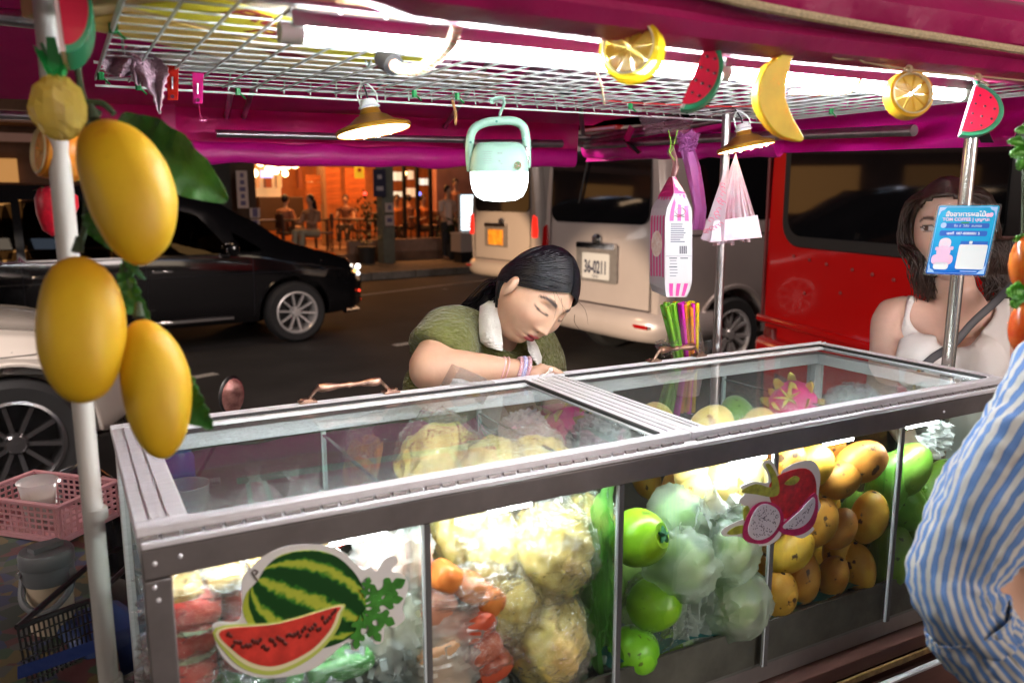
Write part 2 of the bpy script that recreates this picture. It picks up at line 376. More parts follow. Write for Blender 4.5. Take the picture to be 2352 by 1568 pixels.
# bare globe bulbs
GL=['leftmost warm globe lamp, over the left end of the kitchen counter','uppermost left warm globe lamp just under the rear canvas roll','warm globe lamp second in the upper row over the kitchen','lowest of the middle warm globes over the kitchen','warm globe in the centre of the kitchen cluster','warm globe right of the kitchen cluster centre','largest brightest globe at the right end of the kitchen cluster','single warm globe hanging below the kitchen cluster','faint small globe low at the left of the kitchen cluster','tiny warm bulb above the timber slats','tiny warm bulb at the top of the rose plaster wall','tiny warm bulb over the glass bays, right one','small warm bulb low behind the first glass bay']
for (u,v,b,r) in ((583,398,4.5,.10),(598,374,5,.09),(622,378,5.5,.09),(633,392,5.2,.09),(649,384,5.5,.08),(660,380,5.2,.09),(677,376,4.6,.11),(655,399,5.6,.08),(615,388,6,.07),(712,372,6.2,.05),(1003,374,4.2,.05),(948,376,4,.06),(930,398,6,.06)):
    X,Z = kxz(u,v,b); p = kp(X,b,Z); m = MB(); m.ell((0,0,0),r,nu=10,nv=6)
    L_ = thing('globe_lamp',GL.pop(0),'lamp',p,group='globe lamps hanging in the restaurant')
    m.v = [tuple(Vector(q)+p) for q in m.v]; obj('globe', m, emis('warm_bulb',(1,.62,.25),14), L_)
    c = MB(); c.tube([p+Vector((0,0,r)), Vector((p.x,p.y,3.9))], .008, 5); obj('flex', c, M_black, L_)
# posters and hanging boards
def poster(u0,v0,u1,v1,b,m,lab,lines=4,lc=None):
    X0,Z1=kxz(u0,v0,b); X1,Z0=kxz(u1,v1,b); t = thing('poster',lab,'poster',kp((X0+X1)/2,b,Z0))
    g = MB(); kbox(X0,X1,b-.02,b,Z0,Z1,g); obj('board', g, m, t)
    g = MB()
    for i in range(lines):
        z = Z1-(i+.7)*(Z1-Z0)/(lines+.4); w=(X1-X0)*random.uniform(.15,.36); kbox((X0+X1)/2-w,(X0+X1)/2+w,b-.026,b-.021,z-.04,z+.05,g)
    obj('printed_block', g, lc or mat('poster_ink',(.12,.1,.2),.7), t); return t
pw = mat('poster_paper',(.55,.45,.42),.7)
poster(541,392,571,478,2.6,pw,'tall pale menu poster fixed to the black restaurant pillar',5)
poster(573,478,597,500,2.5,pw,'upper small white notice on the brown restaurant post beside the tall poster',2)
poster(573,504,597,530,2.5,pw,'lower small white notice on the brown restaurant post',2)
poster(856,388,886,452,1.9,mat('navy_poster',(.03,.03,.07),.6),'dark blue poster with a round emblem on the concrete post',2,mat('poster_ring',(.5,.45,.5),.6))
poster(813,372,836,410,4.5,mat('yellow_board',(.7,.45,.02),.6,emit=(1,.6,.03),es=.5),'small yellow lit board hanging in front of the timber slats',1,mat('poster_red',(.5,.05,.02),.6))
poster(884,466,904,488,1.9,pw,'upper white notice taped on the concrete post below the navy poster',1)
poster(884,494,904,518,1.9,pw,'lower white notice taped on the concrete post',1)
# bright freestanding menu board on the pavement
X0,Z1=kxz(1052,446,1.4); X1,Z0=kxz(1096,530,1.4)
mbo = thing('menu_lightbox','tall white glowing menu lightbox on a dark stand beside the far silver van','sign',kp((X0+X1)/2,1.4,.13))
g=MB(); kbox(X0,X1,1.32,1.4,Z0,Z1,g); obj('frame',g,mat('lightbox_frame',(.5,.6,.7),.4),mbo,bevel=.01)
g=MB(); kbox(X0+.03,X1-.03,1.30,1.318,Z0+.03,Z1-.03,g); obj('screen',g,emis('lightbox_glow',(.85,.97,1),3.2),mbo)
g=MB()
for i in range(9):
    for j in range(2): 
        z=Z1-.1-i*(Z1-Z0-.15)/9; xx=X0+.06+j*(X1-X0)/2; kbox(xx,xx+(X1-X0)*.36,1.292,1.299,z-.045,z,g)
obj('menu_picture',g,mat('menu_print',(.5,.35,.3),.6,noise=(12,.6),emit=(.6,.5,.45),es=.7),mbo)
g=MB(); kbox(X0+.1,X1-.1,1.3,1.42,.13,Z0,g); obj('stand',g,M_black,mbo)
X0,Z1=kxz(1058,538,1.0); X1,Z0=kxz(1090,578,1.0)
cr=thing('pale_crate','small pale square box under the glowing menu lightbox','box',kp((X0+X1)/2,1.0,.13)); g=MB(); kbox(X0,X1,1.0,1.4,Z0,Z1,g); obj('box_body',g,mat('pale_box',(.4,.33,.3),.7),cr,bevel=.01); g=MB(); kbox(X0-.01,X1+.01,.98,1.42,Z1,Z1+.03,g); obj('lid',g,mat('pale_box2',(.5,.42,.38),.6),cr)
g=MB(); kbox(X0+.05,X1-.05,1.05,1.35,.13,Z0,g); obj('foot',g,M_black,cr)
# lamps of the restaurant
lamp('restaurant_lamp_a','AREA',kp(kxz(640,450,6)[0],6,3.7),130,(1,.42,.12),kp(kxz(640,450,6)[0],6,0),2.5)
lamp('restaurant_lamp_b','AREA',kp(kxz(800,450,5.5)[0],5,3.7),150,(1,.36,.09),kp(kxz(800,450,5.5)[0],6,0),2.5)
lamp('restaurant_lamp_c','AREA',kp(kxz(960,450,5)[0],5.4,3.7),170,(1,.40,.14),kp(kxz(960,450,5)[0],5.4,0),2.5)
# tables, chairs, plants
wood = mat('dark_table_wood',(.06,.03,.02),.35,noise=(8,.3)); 
def table(u,b,lab):
    a,_=kxz(u,500,b); z0=.32; t=thing('dining_table',lab,'table',kp(a,b,z0),group='dark tables on the restaurant terrace')
    g=MB(); g.box(kp(a,b,z0+.73),(.9,.7,.04),KM); obj('tabletop',g,wood,t,bevel=.008)
    for sx in (-1,1):
        for sy in (-1,1):
            g=MB(); g.tube([kp(a+sx*.4,b+sy*.3,z0),kp(a+sx*.4,b+sy*.3,z0+.71)],.022,6); obj('leg',g,wood,t)
def chair(a,b,rz,lab):
    z0=.32; t=thing('dining_chair',lab,'chair',(0,0,0),group='dark chairs on the restaurant terrace')
    g=MB(); g.box((0,0,.45),(.42,.42,.04)); obj('seat',g,wood,t,bevel=.01)
    g=MB(); g.box((0,-.2,.72),(.4,.03,.34)); obj('backrest',g,wood,t,bevel=.01)
    for sx in (-1,1):
        for sy in (-1,1):
            g=MB(); g.tube([(sx*.18,sy*.18,0),(sx*.18,sy*.18,.44 if sy>0 else .86)],.016,6); obj('leg',g,wood,t)
    place(t,kp(a,b,z0),rz)
for (u,b,l) in ((700,4.2,'dark dining table between the poster pillar and the diner in the pale skirt'),(800,4.4,'dark dining table in front of the widest timber slats'),(848,3.5,'dark dining table just before the concrete post'),(960,4.6,'dark dining table behind the glass bays'),(620,4.4,'dark dining table below the kitchen counter')): table(u,b,l)
for (u,b,r,l) in ((742,3.6,80,'dark chair drawn up below the woman in the pale skirt'),(660,4.0,-80,'dark chair under the diner facing the kitchen'),(830,4.1,60,'dark chair at the table by the slats'),(885,3.6,-60,'empty dark chair partly behind the concrete post'),(985,4.4,90,'dark chair near the standing waiter')): chair(kxz(u,500,b)[0],b,r,l)
leafm = mat('dark_terrace_leaf',(.02,.05,.015),.5,noise=(10,.4))
def plant(u,b,zt,lab):
    a,_=kxz(u,560,b); p=kp(a,b,.13); t=thing('potted_shrub',lab,'plant',p); g=MB(); g.lathe([(.16,0),(.2,.35),(.21,.38),(.18,.38)],14,p); obj('pot',g,mat('ribbed_pot',(.03,.03,.03),.5),t)
    g=MB(); g.tube([p+Vector((0,0,.3)),p+Vector((0,0,zt*.8))],.012,6); obj('stem',g,wood,t)
    g=MB()
    for i in range(170):
        q=p+Vector((random.gauss(0,.17),random.gauss(0,.17),random.uniform(.4,zt))); d=Vector((random.uniform(-1,1),random.uniform(-1,1),random.uniform(-.2,1))).normalized()
        s_=d.cross(Vector((0,0,1))).normalized()*.03; g.add([q,q+d*.07+s_,q+d*.15,q+d*.07-s_],[(0,1,2,3)])
    obj('foliage',g,leafm,t)
plant(842,2.2,1.4,'dark leafy shrub in a ribbed pot left of the concrete post'); plant(1033,2.1,1.0,'low dark shrub in a pot by the waiter')
# dim shop front continuing to the left behind the black minivan
sh = thing('shop_building','dim brown shop building behind the black minivan','building',kp(-16,2.6))
SBM = mat('brown_facade',(.12,.06,.035),.8,noise=(1.5,.4))
def sbox(name,a0,a1,b0,b1,z0,z1,m): g=MB(); kbox(a0,a1,b0,b1,z0,z1,g); return obj(name,g,m,sh)
sbox('wall',-24,kxz(500,450,4)[0],4,4.3,0,7,SBM)
for i in range(7): sbox('window',-22+i*2.6,-20.4+i*2.6,3.9,3.98,1.2,2.3,emis('dim_amber_window_%d'%(i%2),(1,.45,.12),[.5,.25][i%2])); 
sbox('awning_band',-24,-3.5,2.9,4,2.9,3.1,mat('pale_awning',(.4,.25,.2),.7))
sbox('beam',-24,-3.5,2.8,2.95,2.55,2.7,mat('pink_beam',(.5,.3,.25),.6))
lamp('shop_lamp','AREA',kp(-13,3.2,2.8),45,(1,.5,.2),kp(-13,4,0),2)
# lit boards mirrored in the van windows; those behind the viewer are added
def lightboard(name,lab,c,w,h,nrm,panels,s):
    B = basis(nrm,(-nrm[1],nrm[0],0)); t=thing(name,lab,'sign',c); c=Vector(c)
    g=MB(); g.box(c-B@Vector((0,0,.06)),(w+.06,h+.06,.1),B); obj('casing',g,M_black,t)
    for i in range(panels):
        x=-w/2+w*(i+.5)/panels; g=MB(); g.box(c+B@Vector((x,0,0)),(w/panels*.97,h,.01),B)
        obj('panel',g,emis('%s_p%d'%(name,i%3),[(.45,.65,1),(.75,.8,1),(.5,.75,1)][i%3],s),t)
        for j in range(3):
            g=MB(); g.ell(c+B@Vector((x+random.uniform(-.3,.3)*w/panels,random.uniform(-.25,.25)*h,.008)),(w/panels*.17,h*.16,.004),B,nu=8,nv=4); obj('dish_picture',g,mat('dish_%d'%(j%3),[(.8,.5,.2),(.85,.8,.7),(.6,.2,.1)][j%3],.5,emit=[(.9,.5,.15),(.9,.85,.7),(.7,.2,.1)][j%3],es=s*.6),t)
    return t
lamp('street_lamp_warm','AREA',(-1.5,8,6.5),80,(1,.66,.4),(3,8,0),1.2)
lamp('street_lamp_over_vans','AREA',(4.4,2.4,7.0),230,(1,.80,.72),(5.4,5.7,.9),.8)  # unseen lamp added to brighten the near side of the champagne van
lamp('stall_side_lamp','AREA',(-2.3,3.9,2.8),190,(1,.88,.82),(4.3,3.0,1.1),.8)  # added fill, out of view, to brighten the red van's rear
lamp('shopfront_spill','AREA',(3.0,-3.2,2.6),190,(1,.84,.78),(5.2,4.5,1.0),2.4)  # unseen fill added for the red van and the van sides
lamp('shopfront_spill_white','AREA',(-3.4,1.6,2.6),75,(1,.88,.80),(-.3,5.4,.6),1.5)  # fill added out of view to lift the white minivan
lamp('stall_row_lights','AREA',(.6,-2.6,2.7),6,(.95,.97,1),(.9,1.2,1.1),2.6)  # area light added behind the viewer as general front light
for i,(x,y,z,w_,c_) in enumerate(((-5,-6,2.4,2.2,(-.1,1,0)),(-1.6,-6.5,2.6,2.6,(0,1,0)),(2.2,-6,2.2,1.8,(0,1,0)),(5.4,-6.2,2.7,3,(0,1,0)))):
    lightboard('shop_sign',['amber-lit board of the shop behind, far end','wide lit board above the shop opposite the stall','small lit board over the kiosk behind the stall','long lit board of the corner shop behind the stall'][i],(x,y,z),w_,.45,c_,3,2.2)  # boards out of view, added to give the vehicles something lit to mirror
sb=thing('shophouse','three-storey shophouse with amber windows on the near side of the street','building',(0,-9,0)); shw=mat('shophouse_wall',(.10,.09,.085),.8,noise=(1,.3))
g=MB(); g.bb((-16,-9.4,0),(18,-9,10)); obj('wall',g,shw,sb)
for i in range(14):
    for j in range(3):
        x=-15+2.3*i; z=1.0+3.1*j; g=MB(); g.bb((x,-8.98,z),(x+1.3+.4*((i*7+j)%2),-8.94,z+1.6)); k_=(i*5+j*3)%4; f_w=obj('window',g,emis('shophouse_window_%d'%k_,[(1,.55,.2),(1,.8,.6),(.6,.75,1),(1,.35,.15)][k_],[1.6,2.6,1.2,.5][k_]),sb)  # glowing windows behind the viewer, added for reflections in paint, glass and chrome
# ======================= vehicles =======================
def interp(st, x):
    st = sorted(st); 
    if x <= st[0][0]: return st[0][1:]
    for a,b in zip(st,st[1:]):
        if a[0] <= x <= b[0]:
            t=(x-a[0])/(b[0]-a[0]); t=t*t*(3-2*t)*.35+t*.65; return tuple(p+(q-p)*t for p,q in zip(a[1:],b[1:]))
    return st[-1][1:]
class Car:
    """x forward from rear (0) to front (L); stations: x, zb, zbelt, ztop, wb, wbelt, wtop (half widths)"""
    def __init__(s, st): s.st = st; s.L = max(q[0] for q in st)
    def half(s, x, z):
        zb,zm,zt,wb,wm,wt = interp(s.st, x)
        if z <= zm: 
            t = max(0,(z-zb)/(zm-zb)); return wb+(wm-wb)*math.sin(t*math.pi/2)
        t = min(1,(z-zm)/max(.01,zt-zm)); return wm+(wt-wm)*t**1.3
    def body(s, n=44):
        g = MB(); xs = [s.L*(.5-.5*math.cos(math.pi*i/n))*1.0 for i in range(n+1)]
        rings = []
        for x in xs:
            zb,zm,zt,wb,wm,wt = interp(s.st, x); R = []
            for t in (0,.12,.3,.5,.75,1): z = zb+(zm-zb)*t; R.append((s.half(x,z)-(.05 if t==0 else 0), z))
            for t in (.2,.45,.7,.86): z = zm+(zt-zm)*t; R.append((s.half(x,z), z))
            c = min(.09,(zt-zm)*.3+.01)
            R += [(wt-.01, zt-c*.55),(wt-.04, zt-c*.22),(wt-.10, zt-.02),(wt*.6, zt+.004),(wt*.2,zt+.012)]
            full = [(-y,z) for y,z in R] + [(y,z) for y,z in reversed(R)]
            rings.append([Vector((x,y,z)) for y,z in full])
        m = len(rings[0]); vs = [p for r in rings for p in r]
        fs = [(i*m+j,i*m+(j+1)%m,(i+1)*m+(j+1)%m,(i+1)*m+j) for i in range(n) for j in range(m)]
        # caps as strips
        for base in (0,n*m):
            for j in range(m//2-1): fs.append((base+j,base+j+1,base+m-2-j,base+m-1-j))
        g.add(vs, fs); return g
    def side(s, sgn, pts, off, g, n=10, k=None, th=.02):
        """pts: 4 corners (x,z): bl, br, tr, tl; rounded quad laid on the side surface, as a shallow slab"""
        bl,br,tr,tl = [Vector((p[0],p[1])) for p in pts]
        def q(u,v): return (bl.lerp(br,u)).lerp(tl.lerp(tr,u),v)
        P=[]; r=.16
        for i in range(n+1):
            for j in range(n+1):
                a,b=i/n*2-1,j/n*2-1
                A=a*math.sqrt(max(0,1-b*b/2*.35)) ; B=b*math.sqrt(max(0,1-a*a/2*.35))
                p=q((A+1)/2,(B+1)/2); P.append(Vector((p.x, sgn*(s.half(p.x,p.y)+off), p.y)))
        f=[(i*(n+1)+j,(i+1)*(n+1)+j,(i+1)*(n+1)+j+1,i*(n+1)+j+1) for i in range(n) for j in range(n)]
        rim=[j for j in range(n)]+[i*(n+1)+n for i in range(n)]+[n*(n+1)+n-j for j in range(n)]+[(n-i)*(n+1) for i in range(n)]
        N=len(P); Q=[p-Vector((0,sgn*th,0)) for p in P]; f2=[(rim[i],rim[(i+1)%len(rim)],N+rim[(i+1)%len(rim)],N+rim[i]) for i in range(len(rim))]
        g.add(P+Q, f+f2, k); return g
def cutcyl(o, items):
    """boolean-cut wheel wells (x, z, r, y0, y1) out of a body object"""
    g = MB()
    for (x,z,r,y0,y1) in items: g.tube([(x,y0,z),(x,y1,z)], r, 36)
    c = obj('wheel_well_cutter', g, M_black, smooth=False)
    b = o.modifiers.new('cut','BOOLEAN'); b.operation='DIFFERENCE'; b.object=c; b.solver='EXACT'
    me = eval_mesh(o); o.modifiers.clear(); o.data = me; bpy.data.objects.remove(c)
tyre_m = mat('tyre_rubber',(.014,.014,.015),.75,bump=(90,.3,.004)); 
def wheel(parent, x, y, r, sgn, rimm, spokes=5, split=True, rim_r=.66, hub=None, sw=.045):
    t = MB(); M = Matrix(((1,0,0),(0,0,sgn),(0,1,0)))
    w=.21; T=[(r*rim_r,-w/2),(r*.9,-w/2-.005),(r*.97,-w/2+.02),(r,-w/2+.05),(r,w/2-.05),(r*.97,w/2-.02),(r*.9,w/2+.005),(r*rim_r,w/2)]
    t.lathe(T, 40, (x,y,r), M, cap=False); wo = obj('wheel', MB().tube([(x,y-.05*sgn,r),(x,y-.04*sgn,r)],r*.6,20), M_black, parent)
    t.lathe([(r*rim_r,-w/2),(r*rim_r*.9,-w/2+.02)],40,(x,y,r),M,cap=False)
    obj('tyre', t, tyre_m, wo)
    g = MB(); rr=r*rim_r
    g.lathe([(rr,w/2-.002),(rr+.004,w/2+.004),(rr-.012,w/2+.008),(rr-.022,w/2-.004),(rr-.03,w/2-.05),(rr-.04,-w/2+.03)],40,(x,y,r),M,cap=False)
    g.lathe([(.001,w/2-.012),(.045,w/2-.014),(.062,w/2-.03),(.07,w/2-.07)],20,(x,y,r),M,cap=False)
    for i in range(spokes):
        a0 = 2*math.pi*(i+.5)/spokes+.2
        for da in ((-.13,.13) if split else (0,)):
            a=a0+da*.3; b=a0+da*1.5; 
            p0=Vector((math.cos(a)*.045,math.sin(a)*.045,w/2-.03)); p1=Vector((math.cos(b)*(rr-.018),math.sin(b)*(rr-.018),w/2-.012))
            d=(p1-p0).normalized(); s_=Vector((-d.y,d.x,0))
            P=[]
            for p,wd in ((p0,sw*.45),(p1,sw*.5)):
                P += [p-s_*wd+Vector((0,0,-.03)), p+s_*wd+Vector((0,0,-.03)), p+s_*wd*.7, p-s_*wd*.7]
            P=[M@q+Vector((x,y,r)) for q in P]; g.add(P,[(0,1,5,4),(1,2,6,5),(2,3,7,6),(3,0,4,7)])
    obj('rim', g, rimm, wo)
    g=MB()
    for i in range(5):
        a=2*math.pi*i/5; g.ell(M@Vector((math.cos(a)*.052,math.sin(a)*.052,w/2-.02))+Vector((x,y,r)),.009,nu=6,nv=4)
    obj('wheel_nut', g, M_black, wo)
    return wo
alloy = mat('alloy_rim',(.66,.64,.63),.3,.55); alloy2 = mat('dark_alloy_rim',(.3,.29,.3),.22,.95)
dglass = mat('tinted_window',(.004,.004,.005),.04,spec=1.0,coat=.6)
redlens = mat('red_lens',(.22,.002,.003),.15,coat=.5)
chrome = mat('chrome',(.75,.74,.75),.08,1)
def rearpanel(car, g, pts, xo, th=.02, k=None):
    """pts (y,z) outline on the rear face, x = xo(z)"""
    n=len(pts); A=[Vector((xo(z),y,z)) for y,z in pts]; B=[p+Vector((th,0,0)) for p in A]
    g.add(A+B,[tuple(range(n-1,-1,-1)),tuple(range(n,2*n))]+[(i,(i+1)%n,n+(i+1)%n,n+i) for i in range(n)],k); return g
def rr_at(cy_,cz,w,h,r=.06,n=4,skew=0): return [(p[0]*(1-skew*p[1]/h)+cy_,p[1]+cz) for p in rrect(w,h,r,n)]
def van(name, lab, paintm, plate, plate_txt, plate_m, taillit, low=False, wiper=True):
    t = thing(name, lab, 'van')
    car = Car([(0,.42,1.15,2.16,.80,.86,.74),(.06,.36,1.15,2.22,.84,.90,.78),(.5,.34,1.15,2.26,.86,.92,.80),(3.6,.34,1.12,2.26,.86,.92,.80),(4.3,.34,1.1,1.95,.86,.91,.74),(4.9,.36,1.02,1.25,.82,.86,.72),(5.2,.42,.9,1.02,.70,.76,.64)])
    bo = obj('body', car.body(), paintm, t)
    wx=.86; cutcyl(bo,[(wx,.36,.43,-1.2,-.62),(wx,.36,.43,.62,1.2),(4.1,.36,.43,-1.2,-.62),(4.1,.36,.43,.62,1.2)])
    xr = lambda z: -.012-.006+(max(0,z-1.15)*.02)
    # side windows, door lines, arch lip
    for sg in (-1,1):
        wins=[[(.30,1.40),(1.55,1.40),(1.55,2.02),(.34,2.02)],[(1.66,1.40),(2.9,1.40),(2.9,2.02),(1.66,2.02)],[(3.0,1.36),(4.15,1.36),(3.75,2.0),(3.0,2.02)]]
        for w_ in wins: obj('window', car.side(sg,w_,.006,MB()), dglass, t)
        g=MB()
        for xx in (.15,1.6,2.95): g.tube([(xx,sg*(car.half(xx,z)+.001),z) for z in (.5,.9,1.2,1.6,2.1)],.004,4)
        g.tube([(xx*.1+.15,sg*(car.half(xx*.1+.15,1.28)+.002),1.28) for xx in range(0,44)],.006,5)
        obj('door_seam', g, mat('seam_shadow',(.03,.02,.02),.7), t)  # seam lines in a plain dark colour
        g=MB(); g.tube([(wx+.45*math.cos(a),sg*(car.half(wx,.36+.45*math.sin(a))+.004),.36+.45*math.sin(a)) for a in [math.pi*i/20 for i in range(21)]],.016,6,flat=1.6,up=(1,0,0)); obj('wheel_arch_lip',g,paintm,t)
        for x in (wx,4.1): wheel(t,x,sg*.80,.36,sg,alloy,6)
    # rear face: tailgate seams, window, lamps, badge, plate, bumper
    g=MB(); rearpanel(car,g,rr_at(0,1.70,1.42,.66,.10),lambda z:xr(z)-.012,.03); obj('rear_window',g,dglass,t)
    g=MB()
    for pts in ([(-.74,.62),(-.74,1.3),(-.70,2.12),(0,2.17),(.70,2.12),(.74,1.3),(.74,.62)],[(-.74,.62),(.74,.62)]): g.tube([(xr(z)-.002,y,z) for y,z in pts],.006,5)
    obj('tailgate_seam',g,mat('seam_shadow2',(.04,.03,.03),.7),t)  # dark line along the tailgate joint
    lit = emis('lit_tail_lamp',(1,.02,.01),1.6) if taillit else redlens
    for sg in (-1,1):
        g=MB(); rearpanel(car,g,[(sg*.79,1.0),(sg*.87,1.0),(sg*.875,1.12),(sg*.86,1.30),(sg*.81,1.33),(sg*.79,1.2)],lambda z:xr(z)-.01,.06); obj('tail_lamp',g,lit,t)
    g=MB(); M=Matrix(((0,0,-1),(1,0,0),(0,1,0))); g.lathe([(.058,0),(.066,.008),(.058,.014),(.052,.006)],24,(xr(1.22)-.002,0,1.22),M,sy=.75); 
    g.lathe([(.02,0),(.026,.012),(.02,.014)],14,(xr(1.22)-.004,0,1.22),M,sx=.7,sy=1.6); g.lathe([(.02,0),(.026,.011),(.02,.013)],14,(xr(1.22)-.004,0,1.238),M,sx=1.9,sy=.5); obj('badge',g,chrome,t)
    g=MB(); rearpanel(car,g,rr_at(plate,1.0,.60,.36,.03),lambda z:xr(z)-.006,.02); obj('plate_recess',g,M_alu_dull,t)
    g=MB(); rearpanel(car,g,rr_at(plate,1.16,.56,.05,.01),lambda z:xr(z)-.03,.03); obj('plate_garnish',g,chrome,t)
    g=MB(); rearpanel(car,g,rr_at(plate,.97,.40,.24,.01),lambda z:xr(z)-.012,.01); pl=obj('number_plate',g,plate_m,t)
    TM=Matrix(((0,0,-1),(-1,0,0),(0,1,0)))
    if plate_txt: text(plate_txt,.165,TM,(xr(1)-.0135,plate,.955),mat('plate_ink',(.004,.006,.03),.8),t,name='plate_number',sx=.62,bold=True)
    if plate_txt: text('กทม',.05,TM,(xr(1)-.0135,plate,.875),mat('plate_ink',(.004,.006,.03),.8),t,name='plate_province')
    # bumper: rounded bar wrapped round the rear corners
    bp=[]
    for i in range(25):
        yy=-1+2*i/24; bp.append((.10*abs(yy)**6*2.2-.06, yy*.93, .48))
    g=MB(); g.tube([( .55,-.93,.48)]+bp+[(.55,.93,.48)],.11,12,flat=1.25,up=(0,0,1)); obj('bumper',g,paintm,t)
    for yy in (-.74,.74):
        g=MB(); g.box((-.158+.03*1,yy,.50),(.02,.20,.035)); obj('reflector',g,redlens,t,bevel=.008)
    if wiper: g=MB(); g.tube([(xr(2)-.03,.1,2.05),(xr(1.8)-.035,.25,1.55)],.009,6); g.ell((xr(2)-.03,.1,2.06),.03,nu=8,nv=5); obj('rear_wiper',g,M_black,t)
    g=MB(); g.box((.03,0,2.215),(.12,.5,.04)); obj('high_stop_lamp',g,redlens,t,bevel=.01)
    return t
champ = mat('champagne_paint',(.40,.345,.33),.28,.3,coat=.8,noise=(1.5,.06))
silv = mat('silver_paint',(.38,.35,.34),.3,.35,coat=.8)
v1 = van('passenger_van','champagne passenger van with a dark rear window and number plate ending 0211',champ,0,'36-0211',mat('white_plate',(.38,.38,.38),.5),False)
pA = at(1533,449,d=6.9)
def vplace(v, corner, deg, half):
    a=math.radians(deg); v.location = Vector((corner.x,corner.y,0)) + Vector((-math.sin(a),math.cos(a),0))*half; v.rotation_euler=(0,0,a)
vplace(v1, pA, 4.5, .9)
v2 = van('minibus','silver minibus farther up the road with an orange number plate and glowing tail lamp',silv,.15,'',mat('orange_plate',(.6,.25,.02),.5,noise=(14,.5)),True,wiper=False)
pB = at(1234,449,d=12.2); vplace(v2, pB, 8, .88)
g=MB(); 
# ---- red van (rear fills the right of the street) ----
redp = mat('red_van_paint',(.50,.004,.004),.22,coat=1,noise=(1.2,.08))
def redvan():
    t=thing('red_van','tall red van with a large black-framed rear window and riveted tailgate','van')
    car=Car([(0,.55,1.1,2.6,.86,.90,.84),(.08,.5,1.1,2.66,.90,.94,.88),(3.8,.5,1.1,2.66,.9,.94,.88),(4.6,.5,1.0,1.6,.86,.9,.8)])
    b=obj('body',car.body(30),redp,t); cutcyl(b,[(1.0,.38,.45,-1.2,-.6),(1.0,.38,.45,.6,1.2)])
    X=lambda z:-.006
    g=MB(); rearpanel(car,g,rr_at(-.07,1.80,1.60,1.0,.16,6),lambda z:-.022,.03); obj('window_surround',g,mat('van_rubber_surround',(.015,.014,.014),.5),t,bevel=.006)
    g=MB(); rearpanel(car,g,rr_at(-.07,1.80,1.46,.86,.12,6),lambda z:-.034,.015); obj('rear_window',g,dglass,t)
    me=mesh_of('rivet',MB().ell((0,0,0),(.006,.011,.011),nu=8,nv=5),mat('dull_rivet',(.3,.05,.05),.4,.5))
    alike('rivet',me,t,[(-.008,.62-.17*i+(i%3)*.02,1.24-.012*i) for i in range(8)]+[(-.008,.5-.31*i,1.02+.04*(i%2)) for i in range(5)])
    g=MB(); g.box((-.02,0,.80),(.05,1.86,.05)); obj('tailgate_lip',g,redp,t,bevel=.015)
    g=MB(); g.box((.0,0,.56),(.16,1.8,.26)); obj('bumper',g,redp,t,bevel=.05)
    g=MB(); g.box((-.01,.80,.66),(.05,.10,.18)); obj('tail_lamp',g,mat('dark_red_lens',(.16,.003,.003),.1,coat=1,bump=(50,1,.01)),t,bevel=.01)
    g=MB(); g.tube([(-.012,.90,.8),(-.012,.90,2.5)],.012,6); obj('door_seal',g,mat('dark_red_seal',(.12,.002,.003),.5),t)
    for sg in (-1,1): wheel(t,1.0,sg*.82,.37,sg,alloy,6); wheel(t,3.7,sg*.82,.37,sg,alloy,6)
    return t
rv=redvan(); L0=at(1764,449,x=4.2); a=math.radians(-14.5); rv.location=Vector((L0.x,L0.y,0))+Vector((math.sin(a),-math.cos(a),0))*1.07; rv.rotation_euler=(0,0,a); rv.scale=(1,1.16,1)
